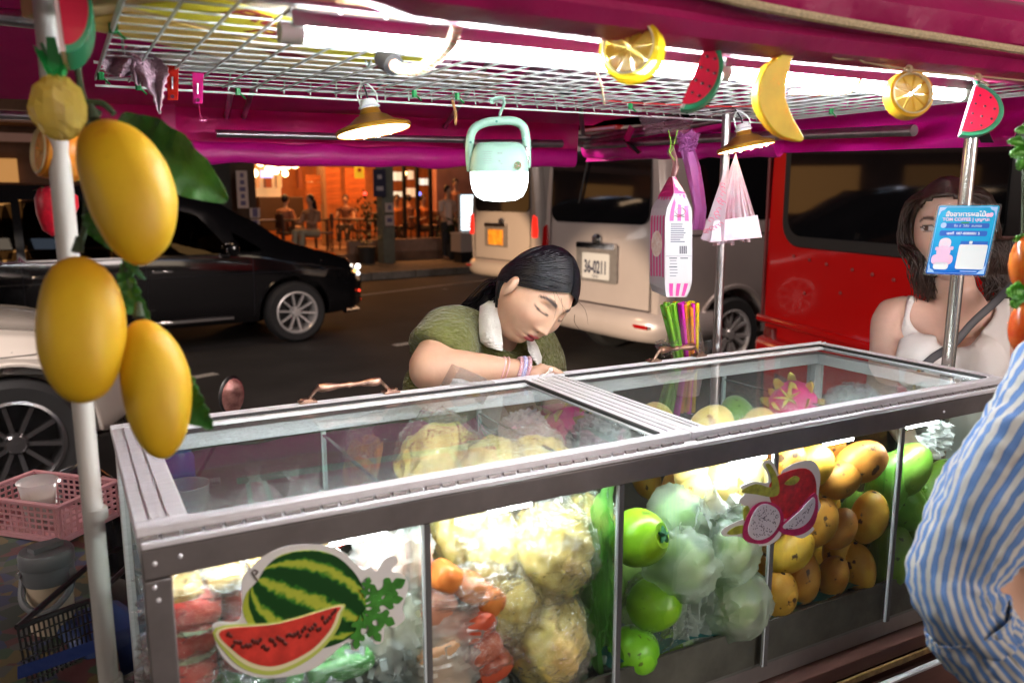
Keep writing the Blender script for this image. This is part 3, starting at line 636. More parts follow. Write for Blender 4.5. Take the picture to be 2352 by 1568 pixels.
# ---- black minivan ----
def minivan(name,lab,pm,rimm,spk,split,seamc,mirror=True,win=dglass,scale=1,sw=.045,st=None,through=False):
    t=thing(name,lab,'minivan'); hx,hz=(.3,.08) if st else (0,0)
    car=Car(st or [(0,.4,.98,1.52,.78,.84,.66),(.2,.3,.98,1.68,.84,.90,.72),(1.0,.26,.98,1.74,.86,.92,.74),(2.6,.26,.96,1.73,.86,.92,.73),(3.1,.26,.95,1.64,.86,.92,.70),(3.6,.26,.95,1.38,.86,.92,.68),(4.0,.27,.90,1.12,.86,.91,.70),(4.35,.28,.84,1.02,.85,.90,.68),(4.7,.3,.78,.93,.80,.84,.60),(4.86,.34,.68,.78,.66,.70,.46)])
    b=obj('body',car.body(56),pm,t); xf,xb=3.98,.95; cutcyl(b,[(x,.35,.40,s*.62,s*1.2) for x in (xf,xb) for s in (-1,1)])
    WN=[[(.35,1.02),(1.35,1.02),(1.35,1.55-hz),(.5,1.55-hz)],[(1.42,1.02),(2.42-hx*.8,1.02),(2.42-hx*.8,1.57-hz*2),(1.42,1.58-hz)],[(2.48-hx*.8,1.02),(3.32-hx*1.6,1.02),(3.0-hx*1.4,1.42-hz*1.5),(2.48-hx*.8,1.56-hz*2)]]
    if through:
        cm=MB()
        for w_ in WN: cm.prism([(x,z) for x,z in w_],2.6,Matrix(((1,0,0),(0,0,-1),(0,1,0))),(0,1.3,0))
        cu=obj('window_cutter',cm,M_black,smooth=False); bm_o=b.modifiers.new('w','BOOLEAN'); bm_o.operation='DIFFERENCE'; bm_o.object=cu; bm_o.solver='EXACT'; me=eval_mesh(b); b.modifiers.clear(); b.data=me; bpy.data.objects.remove(cu)
        for x in (.9,1.9,2.75):
            for y in (-.42,.42): g=MB(); g.ell((x,y,1.12),(.07,.13,.12),nu=12,nv=8); g.box((x+.03,y,.98),(.16,.42,.12)); obj('headrest',g,mat('grey_seat_fabric',(.05,.045,.04),.8),t)
    for sg in (-1,1):
        for w_ in ([(.35,1.02),(1.35,1.02),(1.35,1.55-hz),(.5,1.55-hz)],[(1.42,1.02),(2.42-hx*.8,1.02),(2.42-hx*.8,1.57-hz*2),(1.42,1.58-hz)],[(2.48-hx*.8,1.02),(3.32-hx*1.6,1.02),(3.0-hx*1.4,1.42-hz*1.5),(2.48-hx*.8,1.56-hz*2)],[(3.38-hx*1.5,1.03-hz*.6),(3.66-hx*1.8,1.03-hz*.8),(3.44-hx*1.6,1.18-hz*1.6),(3.33-hx*1.5,1.24-hz*1.7)]):
            obj('window',car.side(sg,w_,.004,MB()),win,t)
        g=MB(); g.tube([(x,sg*(car.half(x,1.0)+.004),1.0) for x in [.3+.1*i for i in range(34)]],.006,5); obj('window_trim',g,chrome,t)
        g=MB(); 
        for xx in (1.38,2.45,3.52): g.tube([(xx,sg*(car.half(xx,z)+.001),z) for z in (.34,.6,.8,.96)],.0035,4)
        g.tube([(x,sg*(car.half(x,.80)+.001),.80) for x in [.2+.15*i for i in range(30)]],.003,4)
        obj('door_seam',g,seamc,t)
        g=MB(); g.box((2.35,sg*(car.half(2.2,.32)+.005),.33),(1.9,.02,.035)); obj('sill_trim',g,chrome,t,bevel=.006)
        for xx in (1.55,2.6): g=MB(); g.box((xx,sg*(car.half(xx,.85)+.02),.86),(.2,.02,.028)); obj('door_handle',g,chrome,t,bevel=.008)
        for x in (xf,xb): wheel(t,x,sg*.83,.34,sg,rimm,spk,split,.68,sw=sw)
        g=MB(); g.tube([(xf+.41*math.cos(q),sg*(car.half(xf,.35+.41*math.sin(q))+.002),.35+.41*math.sin(q)) for q in [math.pi*i/18 for i in range(19)]],.012,6); obj('wheel_arch_lip',g,pm,t)
        # headlamp wrapping the corner
        g=MB(); g.add(*(lambda P:( [ (x,sg*(car.half(x,z)+o),z) for (x,z,o) in P],[(0,1,5,4),(1,2,6,5),(2,3,7,6),(4,5,6,7),(0,3,2,1),(0,4,7,3)]))([(4.3-hx,.80-hz,-.02),(4.3-hx,.90-hz,-.02),(4.78-hx,.86-hz,-.02),(4.80-hx,.70-hz,-.02),(4.25-hx,.80-hz,.006),(4.3-hx,.90-hz,.006),(4.76-hx,.86-hz,.02),(4.80-hx,.70-hz,.02)])); obj('headlight',g,mat('headlamp_lens',(.5,.48,.46),.08,.6,coat=1,bump=(40,.8,.01)),t)
        if mirror: g=MB(); g.ell((3.28,sg*1.04,1.08),(.07,.11,.09),nu=12,nv=8); g.tube([(3.3,sg*.9,1.04),(3.28,sg*1.0,1.06)],.02,6); obj('wing_mirror',g,pm,t)
    g=MB()
    for i in range(5): g.tube([(4.85-hx*1.02,y,.42-hz+i*(.07-hz*.2)) for y in (-.5,-.2,.2,.5)],.014,6)
    g.tube([(4.60-hx,-.80,.30),(4.84-hx,-.6,.28),(4.88-hx,0,.28),(4.84-hx,.6,.28),(4.60-hx,.80,.30)],.03,8); obj('grille',g,chrome,t)
    g=MB(); g.add([(3.42-hx*1.7,-.62,1.36-hz*2.4),(3.42-hx*1.7,.62,1.36-hz*2.4),(2.98-hx*1.7,.60,1.66-hz*2.4),(2.98-hx*1.7,-.60,1.66-hz*2.4)],[(0,1,2,3)]); g.v=[(x+.03,y,z+.03) for x,y,z in g.v]; obj('windscreen',g,win,t)
    for sg in (-1,1):
        g=MB(); g.add([(-.01,sg*.62,.95),(-.01,sg*.84,.95),(-.01,sg*.80,1.35),(-.01,sg*.66,1.35),(.15,sg*.62,.95),(.15,sg*.86,.95),(.15,sg*.83,1.35),(.15,sg*.66,1.35)],[(0,1,2,3),(1,5,6,2),(0,4,5,1),(3,2,6,7)]); obj('tail_lamp',g,redlens,t)
    return t
blackp=mat('black_gloss_paint',(.004,.004,.005),.12,coat=1); smk=glass('smoked_window',(.10,.09,.08),gl=1.3)
mv=minivan('black_minivan','glossy black minivan with bright alloy wheels stopped before the orange restaurant',blackp,alloy,10,False,mat('seam_dark_blue',(.02,.02,.025),.3),sw=.03,win=smk,through=True)
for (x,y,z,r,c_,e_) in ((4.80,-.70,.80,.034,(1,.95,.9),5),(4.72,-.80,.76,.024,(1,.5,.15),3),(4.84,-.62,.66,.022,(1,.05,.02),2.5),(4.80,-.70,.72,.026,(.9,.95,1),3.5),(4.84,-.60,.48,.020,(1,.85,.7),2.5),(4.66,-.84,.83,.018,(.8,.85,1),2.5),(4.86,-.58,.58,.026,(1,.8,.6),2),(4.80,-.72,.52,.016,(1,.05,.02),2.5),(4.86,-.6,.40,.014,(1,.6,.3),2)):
    g=MB(); g.ell((x,y-.05,z),(r,r*.7,r),nu=8,nv=6); obj('lamp_bulb',g,emis('front_glint_%d'%int(e_*10+c_[1]*9),c_,e_),mv)  # small glowing dots stand in for sparkling reflections round the headlamp
a=math.radians(6); wc=at(683,715,y=9.15); mv.rotation_euler=(0,0,a); mv.location=Vector((wc.x,wc.y,0))-Vector((math.cos(a)*3.98-math.sin(a)*(-.93), math.sin(a)*3.98+math.cos(a)*(-.93),0))
pearl=mat('pearl_white_paint',(.66,.60,.54),.22,coat=1)
wv=minivan('white_minivan','pearl white minivan nose behind the yellow mangoes with ten-spoke dark alloy wheel',pearl,alloy2,10,False,mat('seam_grey',(.1,.09,.08),.6),mirror=False,sw=.034,st=[(0,.4,.95,1.42,.78,.84,.66),(.2,.3,.95,1.58,.84,.90,.72),(2.2,.26,.92,1.62,.86,.92,.72),(2.8,.26,.90,1.36,.86,.92,.68),(3.2,.26,.88,1.06,.86,.92,.70),(3.6,.27,.84,.98,.86,.91,.70),(4.1,.28,.78,.90,.85,.90,.66),(4.42,.3,.70,.80,.78,.82,.56),(4.56,.34,.6,.68,.64,.68,.44)])
a=math.radians(4); wc=at(38,1018,z=.35); wv.rotation_euler=(0,0,a); wv.location=Vector((wc.x,wc.y,0))-Vector((math.cos(a)*3.98-math.sin(a)*(-.93), math.sin(a)*3.98+math.cos(a)*(-.93),0))
# headlights of the white minivan throw a warm patch on the van ahead
hp=wv.location+Vector((4.95,-.6,.72)); lamp('minivan_headlight_beam','SPOT',hp,1300,(1,.76,.52),(pA.x,pA.y+.75,.50),.05,angle=26,blend=.6)
hp2=mv.location+Vector((5.0,-.2,.75)); lamp('black_minivan_headlight_beam','SPOT',hp2,1300,(1,.62,.34),(pB.x,pB.y+.9,.7),.05,angle=30,blend=.5)
# lit boards that the van windows mirror
lightboard('lit_menu_board','long blue-lit menu board on the shop row up the street',(-3.3,17.2,3.3),5.2,.55,(.72,-.69,0),7,2.6)
lightboard('lit_food_screen','square blue food poster screen on the stall to the side',(-3.6,6.9,1.72),1.25,.8,(.9,-.42,0),2,1.7)
# ======================= stall canopy =======================
can = thing('stall_canopy','magenta canvas canopy on galvanised pipes sheltering the whole fruit stall','canopy',(.35,1.8,1.87))
YF,YR,XL,XR,ZE,ZT = .80,2.86,-1.5,1.93,1.875,2.38
def wr(p,a=.012,f=3.0): # gentle canvas slack
    return Vector((p[0],p[1],p[2]+a*math.sin(p[0]*f*2.1+p[1]*1.7)*math.cos(p[1]*f+p[0]*.7)))
def roofz(x,y): 
    t=min((y-YF)/.9,(YR-y)/.95,(XR+.02-x)/.8,(x-XL)/.8,1); return ZE+.012+(ZT-ZE)*max(0,t)
g=MB(); g.slab(lambda a,b: wr((XL+(XR-XL)*a, YF+(YR-YF)*b, roofz(XL+(XR-XL)*a,YF+(YR-YF)*b))),40,26,.004,(0,0,-1)); obj('roof_canvas',g,M_magenta,can)
def pipe(name,pts,r=.0125,par=can,m=M_steel): g=MB(); g.tube(pts,r,12); return obj(name,g,m,par)
pipe('rear_rail',[(XL,YR-.04,1.845),(XR,YR-.04,1.845)])
pr=at(497,307,y=2.62); pipe('spare_pipe',[pr,at(1075,322,y=2.62)],.011); pipe('spare_pipe',[at(1068,330,y=2.60),at(1290,330,y=2.60)],.014)
pipe('side_rail',[(XR-.03,YR,1.845),(XR-.03,1.7,1.885),(XR-.03,.75,1.905)])
pipe('side_rail',[(XL+.03,YR,1.845),(XL+.03,.75,1.9)])
pipe('lower_side_pipe',[at(1345,335,x=1.86),at(1620,318,x=1.86),at(2100,300,x=1.80)],.0135)
hp_=[at(1345,330,x=1.88),at(1700,268,x=1.88),at(1950,212,x=1.88),at(2352,150,x=1.88)]; pipe('upper_side_pipe',hp_,.011)
pipe('front_rail',[(.1,.84,1.865),(XR,.84,1.865)])
pipe('cross_rail',[(-1.5,1.62,1.94),(.05,1.62,1.90)],.014)
for x in (-.6,.55,1.25): pipe('rafter',[(x,YR-.04,1.85),(x+.03,1.9,ZT-.03)],.008)
pipe('rafter',[at(1340,322,x=1.88),(1.25,2.0,2.33)],.009); pipe('diagonal_brace',[at(520,268,y=2.8),at(533,200,y=2.2)],.008)
# clamps at the rear corner
cx_=at(1340,325,x=1.88)
for d in ((0,0,0),(-.05,.02,-.012),(.03,-.08,.0),(-.10,.0,.01)):
    g=MB(); p=cx_+Vector(d); g.box(p,(.035,.045,.04),R3(10,20,30)); g.tube([p+Vector((-.03,0,0)),p+Vector((.035,0,.004))],.006,6); obj('pipe_clamp',g,M_steel,can,bevel=.004)
# rolled valance along the rear, and the side valance
def roll(name,p0,p1,R,m,n=40,sag=.008,flat=1.5):
    g=MB(); P=[]; rs=[]
    for i in range(n+1):
        t=i/n; p=Vector(p0).lerp(Vector(p1),t); P.append(p+Vector((0,0,-sag*math.sin(t*math.pi)+.003*math.sin(t*37)))); rs.append(R*(1+.06*math.sin(t*23)+.05*math.sin(t*51+1)))
    g.tube(P,rs,16,flat=flat,up=(0,0,1)); return obj(name,g,m,can)
roll('rear_valance_roll',at(300,345,y=2.74),at(1318,362,y=2.74),.023,M_magenta_hot)
roll('rear_valance_roll',at(1345,343,x=1.93),at(1790,334,x=1.95),.022,M_magenta_hot)
# flat rear valance cloth between rail and roll
g=MB(); A=[at(200,236,y=2.80),at(1330,286,y=2.80)]; B=[at(200,345,y=2.77),at(1330,362,y=2.77)]
g.slab(lambda a,b:(A[0].lerp(A[1],a)).lerp(B[0].lerp(B[1],a),b)+Vector((0,.02*math.sin(a*40)*b,0)),60,4,.003,(0,-1,0)); obj('rear_valance_cloth',g,M_magenta,can)
# right-hand side curtain, loosely bunched, lit from inside
T=[at(1350,318,x=1.95),at(1700,258,x=1.97),at(1960,200,x=1.97),at(2352,135,x=1.97)]; Bq=[at(1350,372,x=1.95),at(1700,354,x=1.97),at(1960,348,x=1.97),at(2352,336,x=1.97)]
def pl(L,a): a=a*(len(L)-1); i=min(int(a),len(L)-2); return L[i].lerp(L[i+1],a-i)
g=MB(); g.slab(lambda a,b: pl(T,a).lerp(pl(Bq,a),b)+Vector((.028*math.sin(b*9+a*3)*(.3+a)+.012*math.sin(a*30+b*5),0,0)),70,18,.003,(1,0,0)); obj('side_curtain',g,M_magenta_hot,can)
for (u0,v0,u1,v1,x,w) in ((2262,240,2290,330,1.90,.03),):
    g=MB(); g.slab(lambda a,b: at(2245+28*a+ b*6,232+ b*96,x=1.86)+Vector((.01*math.sin(b*7),0,0)),3,8,.003,(1,0,0)); obj('black_strap',g,M_black,can)
g=MB(); g.tube([at(1452,292,x=1.86),at(1440,318,x=1.84),at(1450,340,x=1.84),at(1470,352,x=1.86)],.016,6,flat=.2,up=(0,1,0)); obj('binding_strap',g,M_magenta,can)
g=MB(); g.tube([at(1436,322,x=1.835),at(1455,338,x=1.835),at(1468,352,x=1.85)],.012,6,flat=.2,up=(0,1,0)); obj('binding_strap',g,M_black,can)
g=MB(); A0,A1,B0,B1=at(370,240,y=2.70),at(402,240,y=2.70),at(372,318,y=2.70),at(404,318,y=2.70)
g.slab(lambda a,b:(A0.lerp(A1,a)).lerp(B0.lerp(B1,a),b),2,6,.004,(0,-1,0)); obj('hanging_tab',g,M_magenta,can)
# front canvas band: a fold rolled over the front rail
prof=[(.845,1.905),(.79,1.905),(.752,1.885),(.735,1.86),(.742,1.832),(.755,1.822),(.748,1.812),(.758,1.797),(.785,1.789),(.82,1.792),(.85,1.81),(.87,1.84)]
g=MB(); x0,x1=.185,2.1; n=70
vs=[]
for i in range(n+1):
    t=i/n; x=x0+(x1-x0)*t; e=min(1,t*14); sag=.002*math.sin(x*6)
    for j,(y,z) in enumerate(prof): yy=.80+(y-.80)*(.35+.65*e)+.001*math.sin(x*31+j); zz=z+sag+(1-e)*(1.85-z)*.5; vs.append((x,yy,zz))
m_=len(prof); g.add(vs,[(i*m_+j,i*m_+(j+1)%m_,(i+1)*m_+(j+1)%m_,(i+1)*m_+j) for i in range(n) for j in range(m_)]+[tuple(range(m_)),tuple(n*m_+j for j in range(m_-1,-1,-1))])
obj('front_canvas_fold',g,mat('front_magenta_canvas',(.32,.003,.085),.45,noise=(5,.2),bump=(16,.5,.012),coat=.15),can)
rope=mat('cream_rope',(.50,.40,.24),.8,noise=(200,.3),bump=(300,.6,.002))
g=MB(); g.tube(bez([at(1560,-30,y=.73),at(1760,18,y=.73),at(2000,62,y=.73),at(2200,93,y=.73),at(2400,125,y=.73)],8),.0055,8); obj('canvas_rope',g,rope,can)
g=MB(); g.add([(.15,.74,1.9),(.15,.92,1.9),(.24,.80,1.80),(.28,.74,1.9),(.3,.9,1.9)],[(0,1,2),(0,2,3),(1,4,2),(2,4,3)]); obj('canvas_corner_flap',g,M_magenta,can)
# poles
poles=[]
def pole(pb,pt,r,lab,m): t=thing('support_pole',lab,'pole',pb); g=MB(); g.tube([pb,pt],r,16); obj('pole_tube',g,m,t); return t
M_pole_w=mat('worn_white_pole',(.55,.54,.50),.35,noise=(9,.3),stretch=(1,1,.15)); 
pl1=pole((.012,1.06,.02),(.008,1.06,1.9),.0115,'white-painted near pole carrying the mango garland',M_pole_w)
for z in (1.02,1.24,1.5): 
    g=MB(); g.tube([(.012,1.06,z),(.012,1.06,z+.014)],.0135,14); obj('pole_collar',g,M_pole_w,pl1)
pl2=pole((1.385,1.5,.02),(1.385,1.5,1.86),.0105,'thin scratched steel pole between the hanging bags and the rear lid handle',M_steel)
b0=at(2175,866,x=1.64); b1=at(2234,290,x=1.64); dd=(b1-b0); pl3=pole(b0-dd*2.3,b0+dd*1.25,.0135,'steel pole with the blue payment card at the far end of the stall',mat('satin_steel_pole',(.55,.53,.50),.25,.9))
# ======================= wire rack under the canopy =======================
rack=thing('wire_rack','white coated wire rack hung flat under the canopy','rack',(.85,1.2,1.81))
g=MB()
for i in range(32): x=.075+.05*i; g.tube([(x,.87,1.806),(x,1.56,1.806)],.0019,5)
obj('cross_wire',g,M_wire,rack,kind='stuff')
g=MB()
for i in range(15): y=.87+.049*i; g.tube([(.075,y,1.810),(1.625,y,1.810)],.0014,5)
obj('long_wire',g,M_wire,rack,kind='stuff')
g=MB(); g.tube([(.075,.87,1.81),(1.625,.87,1.81),(1.625,1.56,1.81),(.075,1.56,1.81),(.075,.87,1.81)],.0034,6); obj('rim_wire',g,M_wire,rack)
g=MB(); g.tube([(.075,1.57,1.835),(1.625,1.57,1.835)],.0026,6); g.tube([(.075,1.585,1.80),(1.625,1.585,1.80)],.0022,6)
for i in range(32): x=.09+.048*i; g.tube([(x,1.55,1.80),(x+.012,1.585,1.836)],.0016,4)
obj('rear_lip_wire',g,M_wire,rack,kind='stuff')
tie=MB(); tie.tube([(0,0,-.006),(0,0,.006)],.005,6); tie.tube([(0,0,0),(.012,-.004,-.012)],.0015,4); tme=mesh_of('cable_tie',tie,M_green_tie)
alike('cable_tie',tme,rack,[tuple(Vector(p)-Vector((.85,1.2,1.81))) for p in ((.076,1.1,1.81),(.078,1.46,1.80),(.30,1.56,1.80),(.585,1.44,1.80),(.67,1.44,1.80),(1.05,1.42,1.80),(1.36,1.38,1.80),(.14,1.57,1.80),(1.5,1.3,1.8))])
# hangers carrying the rack
g=MB()
for x in (.1,.8,1.55): g.tube([(x,1.3,1.81),(x,1.3,2.36)],.002,5)
obj('suspension_wire',g,M_steel,rack,kind='stuff')
# ======================= LED tubes =======================
def ledtube(x0,x1,lab,y=.885,z=1.783):
    t=thing('led_tube',lab,'lamp',((x0+x1)/2,y,z)); 
    g=MB(); g.tube([(x0+.012,y,z),(x1-.012,y,z-.002)],.0092,12); obj('glowing_tube',g,M_tube,t)
    g=MB(); g.box(((x0+x1)/2,y+.006,z+.021),(x1-x0,.030,.004)); g.box(((x0+x1)/2,y-.0135,z+.012),(x1-x0,.0022,.014)); obj('aluminium_back',g,M_alu_dull,t)  # front lip added to keep the tube's light off the canvas fold
    for x,s_ in ((x0,1),(x1,-1)): g=MB(); g.tube([(x-.010*s_,y,z),(x+.014*s_,y,z)],.0112,14); obj('end_cap',g,M_white,t)
    me=mesh_of('led_dot',MB().ell((0,0,0),(.0028,.0028,.002),nu=6,nv=4),emis('led_dot_glow',(.9,.95,1),9)); alike('led_dot',me,t,[(-(x1-x0)/2+.03+.0145*i,-.008,.030) for i in range(int((x1-x0-.06)/.0145))])
    return t
ledtube(.224,.775,'longer-looking glowing LED tube nearest the mango garland'); ledtube(.80,1.335,'glowing LED tube behind the hanging banana',z=1.784)
# coiled orange and white cable sleeves at tube joints
slv=mat('striped_cable_sleeve',(.75,.62,.5),.5); 
def sleeve(pts,r,lab,plug):
    t=thing('cable',lab,'cable',pts[0]); P=bez(pts,14); g=MB(); g.k=0
    # alternate rings
    for i in range(0,len(P)-1): g.tube([P[i],P[i+1]],r*(1+.1*(i%2)),8,k=i%3)
    obj('sleeve',g,[mat('sleeve_cream',(.75,.68,.55),.5),mat('sleeve_orange',(.75,.30,.16),.5),mat('sleeve_green',(.45,.62,.36),.5)],t)
    if plug: g=MB(); g.tube([P[0],P[0]+(P[0]-P[3]).normalized()*.03],.013,12); obj('plug',g,M_black,t)
sleeve([at(905,150,y=.98),at(925,160,y=.96),at(965,158,y=.94),at(1005,130,y=.90),at(1035,100,y=.86),at(1045,75,y=.85),at(1050,50,y=.84)],.0065,'orange and cream wrapped cable with a black plug crossing the tubes',True)
sleeve([at(1815,213,y=.93),at(1860,212,y=.92),at(1920,214,y=.9),at(1960,205,y=.88),at(1975,180,y=.87)],.004,'thin orange wrapped cable right of the banana',False)
# red and black wire along the rack
t=thing('wire','red and black twin wire clipped under the rear of the rack','wire',(.6,1.45,1.8))
for k_,(mm,o_) in enumerate(((mat('red_wire',(.5,.02,.02),.4),0),(M_black,.004))):
    g=MB(); g.tube([p+Vector((0,0,o_)) for p in bez([at(862,206,y=1.46),at(890,196,y=1.46),at(940,202,y=1.46),at(1060,207,y=1.46),at(1200,206,y=1.46),at(1260,216,y=1.45),at(1400,232,y=1.42),at(1530,240,y=1.40),at(1700,245,y=1.36),at(1800,236,y=1.3),at(1950,205,y=1.2)],6)],.0018,5); obj('strand',g,mm,t)
# ======================= display case =======================
X0,X1,Y0,Y1,ZC,ZB=.05,1.60,.914,1.385,1.26,.84
case=thing('display_case','long aluminium and glass fruit display case with two hinged lids','display case',(.8,1.15,ZB))
def cb(name,a,b,m,par=case,bev=.0015,**k): g=MB(); g.bb(a,b); return obj(name,g,m,par,bevel=bev,**k)
# front top rail: dull face, bright top lip
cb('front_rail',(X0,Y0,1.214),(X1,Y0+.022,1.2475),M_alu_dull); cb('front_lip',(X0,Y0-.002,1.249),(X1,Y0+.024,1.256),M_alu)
cb('rear_rail',(X0,Y1-.024,1.222),(X1,Y1,1.247),M_alu); cb('left_rail',(X0,Y0+.0245,1.222),(X0+.022,Y1-.026,1.247),M_alu); cb('right_rail',(X1-.022,Y0+.0245,1.222),(X1,Y1-.026,1.247),M_alu)
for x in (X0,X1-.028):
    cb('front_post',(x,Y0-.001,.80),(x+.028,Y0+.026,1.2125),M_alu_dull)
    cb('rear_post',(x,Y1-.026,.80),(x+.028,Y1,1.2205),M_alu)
cb('floor_tray',(X0+.002,Y0+.02,.80),(X1-.002,Y1-.004,.838),mat('stainless_tray',(.35,.33,.31),.45,.8,noise=(5,.25)),bev=0)
cb('front_glass',(X0+.029,Y0+.006,.842),(X1-.029,Y0+.011,1.213),M_glass,bev=0); cb('rear_glass',(X0+.029,Y1-.013,.842),(X1-.029,Y1-.008,1.221),M_glass,bev=0)
cb('side_glass',(X0+.006,Y0+.027,.842),(X0+.011,Y1-.027,1.221),M_glass,bev=0); cb('side_glass',(X1-.011,Y0+.027,.842),(X1-.006,Y1-.027,1.221),M_glass,bev=0)
sealm=mat('dark_glass_seal',(.10,.10,.10),.4); edge=mat('pale_seal_edge',(.6,.68,.70),.3)
for x in (.3745,.675,.980,1.290):
    cb('partition_glass',(x-.0025,Y0+.03,.842),(x+.0025,Y1-.02,1.212),M_glass,bev=0)
    g=MB(); g.bb((x-.0028,Y0+.03,1.2125),(x+.0028,Y1-.02,1.2145)); obj('partition_edge',g,mat('glass_edge_green',(.02,.07,.06),.2),case)
    g=MB(); g.bb((x+.000,Y0+.0005,.842),(x+.007,Y0+.0055,1.213)); obj('front_seal',g,sealm,case); g=MB(); g.bb((x-.004,Y0+.001,.842),(x-.001,Y0+.0055,1.213)); obj('front_seal_edge',g,edge,case)
    g=MB(); g.bb((x-.004,Y1-.019,.842),(x+.004,Y1-.0135,1.22)); obj('rear_seal',g,edge,case)
# lids
def lid(x0,x1,wl,wr_):
    m=M_alu; z0,z1=1.2575,1.270; L=[]
    fr=obj('lid_frame',MB().bb((x0,Y1-.030,z0),(x1,Y1+.002,z1)),m,case,bevel=.002)
    g=MB(); g.bb((x0,Y0+.030,z0),(x0+wl,Y1-.0305,z1)); obj('lid_stile',g,m,fr,bevel=.002); g=MB(); g.bb((x1-wr_,Y0+.030,z0),(x1,Y1-.0305,z1)); obj('lid_stile',g,m,fr,bevel=.002)
    for (xx,w_) in ((x0,wl),(x1-wr_,wr_)):
        for q in (.3,.62):
            g=MB(); g.bb((xx+w_*q,Y0+.031,z1+.0003),(xx+w_*q+.0022,Y1-.031,z1+.0026)); obj('stile_ridge',g,m,fr)
    for q in (.006,.019): g=MB(); g.bb((x0+.001,Y1-.030+q,z1+.0003),(x1-.001,Y1-.030+q+.002,z1+.0026)); obj('rail_ridge',g,m,fr)
    g=MB(); g.bb((x0,Y0+.012,z0),(x1,Y0+.0295,z1)); obj('lid_front_rail',g,m,fr,bevel=.002)
    # black rubber gasket round the pane
    a,b,c,d=x0+wl,x1-wr_,Y0+.0300,Y1-.0305
    g=MB(); g.bb((a+.001,d-.006,z1-.004),(b-.001,d-.0005,z1+.0012)); obj('gasket',g,M_rubber,fr); g=MB(); g.bb((b-.006,c+.001,z1-.004),(b-.0005,d-.0065,z1+.0012)); obj('gasket',g,M_rubber,fr)
    g=MB(); g.bb((a+.001,d-.016,z1-.009),(b-.001,d-.0065,z1-.003)); obj('inner_bead',g,m,fr)
    g=MB(); g.bb((a+.0008,c+.001,z0+.003),(b-.0065,d-.017,z0+.006)); obj('lid_pane',g,M_lid,fr)
    # piano hinge knuckles
    g=MB(); n=int((x1-x0)/.022)
    for i in range(n): 
        xx=x0+.004+i*.022; g.tube([(xx,Y0+.0088,z1-.0125),(xx+.018,Y0+.0088,z1-.0125)],.0030,8)
    obj('piano_hinge',g,M_alu_dull,fr,kind='stuff')
    return fr
lid(X0-.004,.812,.056,.044); lid(.816,X1+.004,.040,.030)
for (x,z) in ((.062,1.232),(.060,1.205),(.063,1.19),(.088,1.235),(1.4,1.23)):
    g=MB(); g.ell((x,Y0-.0015,z),(.0028,.0015,.0028),nu=8,nv=5); obj('rivet',g,M_alu,case)
# bronze handles on the rear lid rail
bronze=mat('copper_bronze',(.34,.21,.16),.28,.9,noise=(60,.5))
def handle(xc,w,lab=None):
    g=MB(); P=[];R_=[]
    for i in range(29):
        t=i/28; x=xc-w/2+w*t; z=1.2725+.023*min(1,math.sin(math.pi*min(max(t,0),1))*2.6)**.8; P.append((x,Y1-.014,z))
        k=abs(t-.5)*2; r=.0042+.0040*max(0,math.sin((1-k)*math.pi*1.35))**1 if k<.75 else .0032
        if abs(t-.5)<.03: r=.006
        R_.append(r)
    g.tube(P,R_,10); ho=obj('lid_handle',g,bronze,case)
    for s_ in (-1,1):
        g=MB(); x=xc+s_*w/2; g.box((x,Y1-.014,1.2745),(.030,.020,.004)); g.box((x,Y1-.014,1.2775),(.018,.014,.003)); g.ell((x+s_*.010,Y1-.014,1.2785),(.004,.004,.0025),nu=8,nv=4); obj('handle_plate',g,bronze,ho,bevel=.0012)
handle(.425,.150); handle(1.153,.125)
# short LED bars under the front rail, inside the glass
for (a,b) in ((.258,.329),(.473,.537),(.900,.975),(1.110,1.180),(1.325,1.412)):
    t=thing('led_bar','short white LED bar under the front rail '+{.258:'above the watermelon sticker',.473:'above the pineapple bags',.9:'left of the dragon fruit sticker',1.11:'above the pile of ripe mangoes',1.325:'above the green mangoes'}[a],'lamp',((a+b)/2,.932,1.206),group='LED bars inside the display case')
    g=MB(); g.box(((a+b)/2,.9325,1.2105),(b-a,.009,.004)); obj('bar_housing',g,M_white,t); g=MB(); g.tube([(a,.932,1.2055),(b,.932,1.2055)],.003,8); obj('bar_glow',g,emis('bar_light',(.93,.98,1),200),t)
g=MB(); g.bb((X0+.03,.9385,1.222),(X1-.03,.9465,1.226)); obj('led_strip',g,emis('strip_light',(.93,.98,1),70),case)  # hidden glowing strip added behind the rail to brighten the fruit
# cart body below the case
cart=thing('cart_base','dark red-brown wooden cart body under the glass case','cart',(.8,1.15,.1))
wbr=mat('dark_cart_wood',(.10,.045,.035),.4,noise=(6,.35),stretch=(.3,4,4)); 
cb('cart_top',(X0-.01,Y0-.012,.772),(X1+.02,Y1+.01,.7985),wbr,cart); cb('gold_strip',(X0-.01,Y0-.018,.758),(X1+.02,Y0-.0125,.770),mat('gold_trim_strip',(.30,.19,.07),.5,.3,noise=(60,.5)),cart)
cb('steel_strip',(X0-.01,Y0-.03,.735),(X1+.02,Y0-.0185,.741),M_alu,cart); cb('front_panel',(X0,Y0-.006,.30),(X1,Y0+.02,.734),wbr,cart); cb('side_panel',(X0,Y0+.0205,.30),(X0+.02,Y1,.7715),wbr,cart); cb('side_panel',(X1-.02,Y0+.0205,.30),(X1,Y1,.7715),wbr,cart); cb('rear_panel',(X0+.021,Y1-.02,.30),(X1-.021,Y1,.7715),wbr,cart)
for x in (.35,1.3):
    for y in (.95,1.34): wheel(cart,x,y,.2,-1 if y<1 else 1,M_steel,8,False)
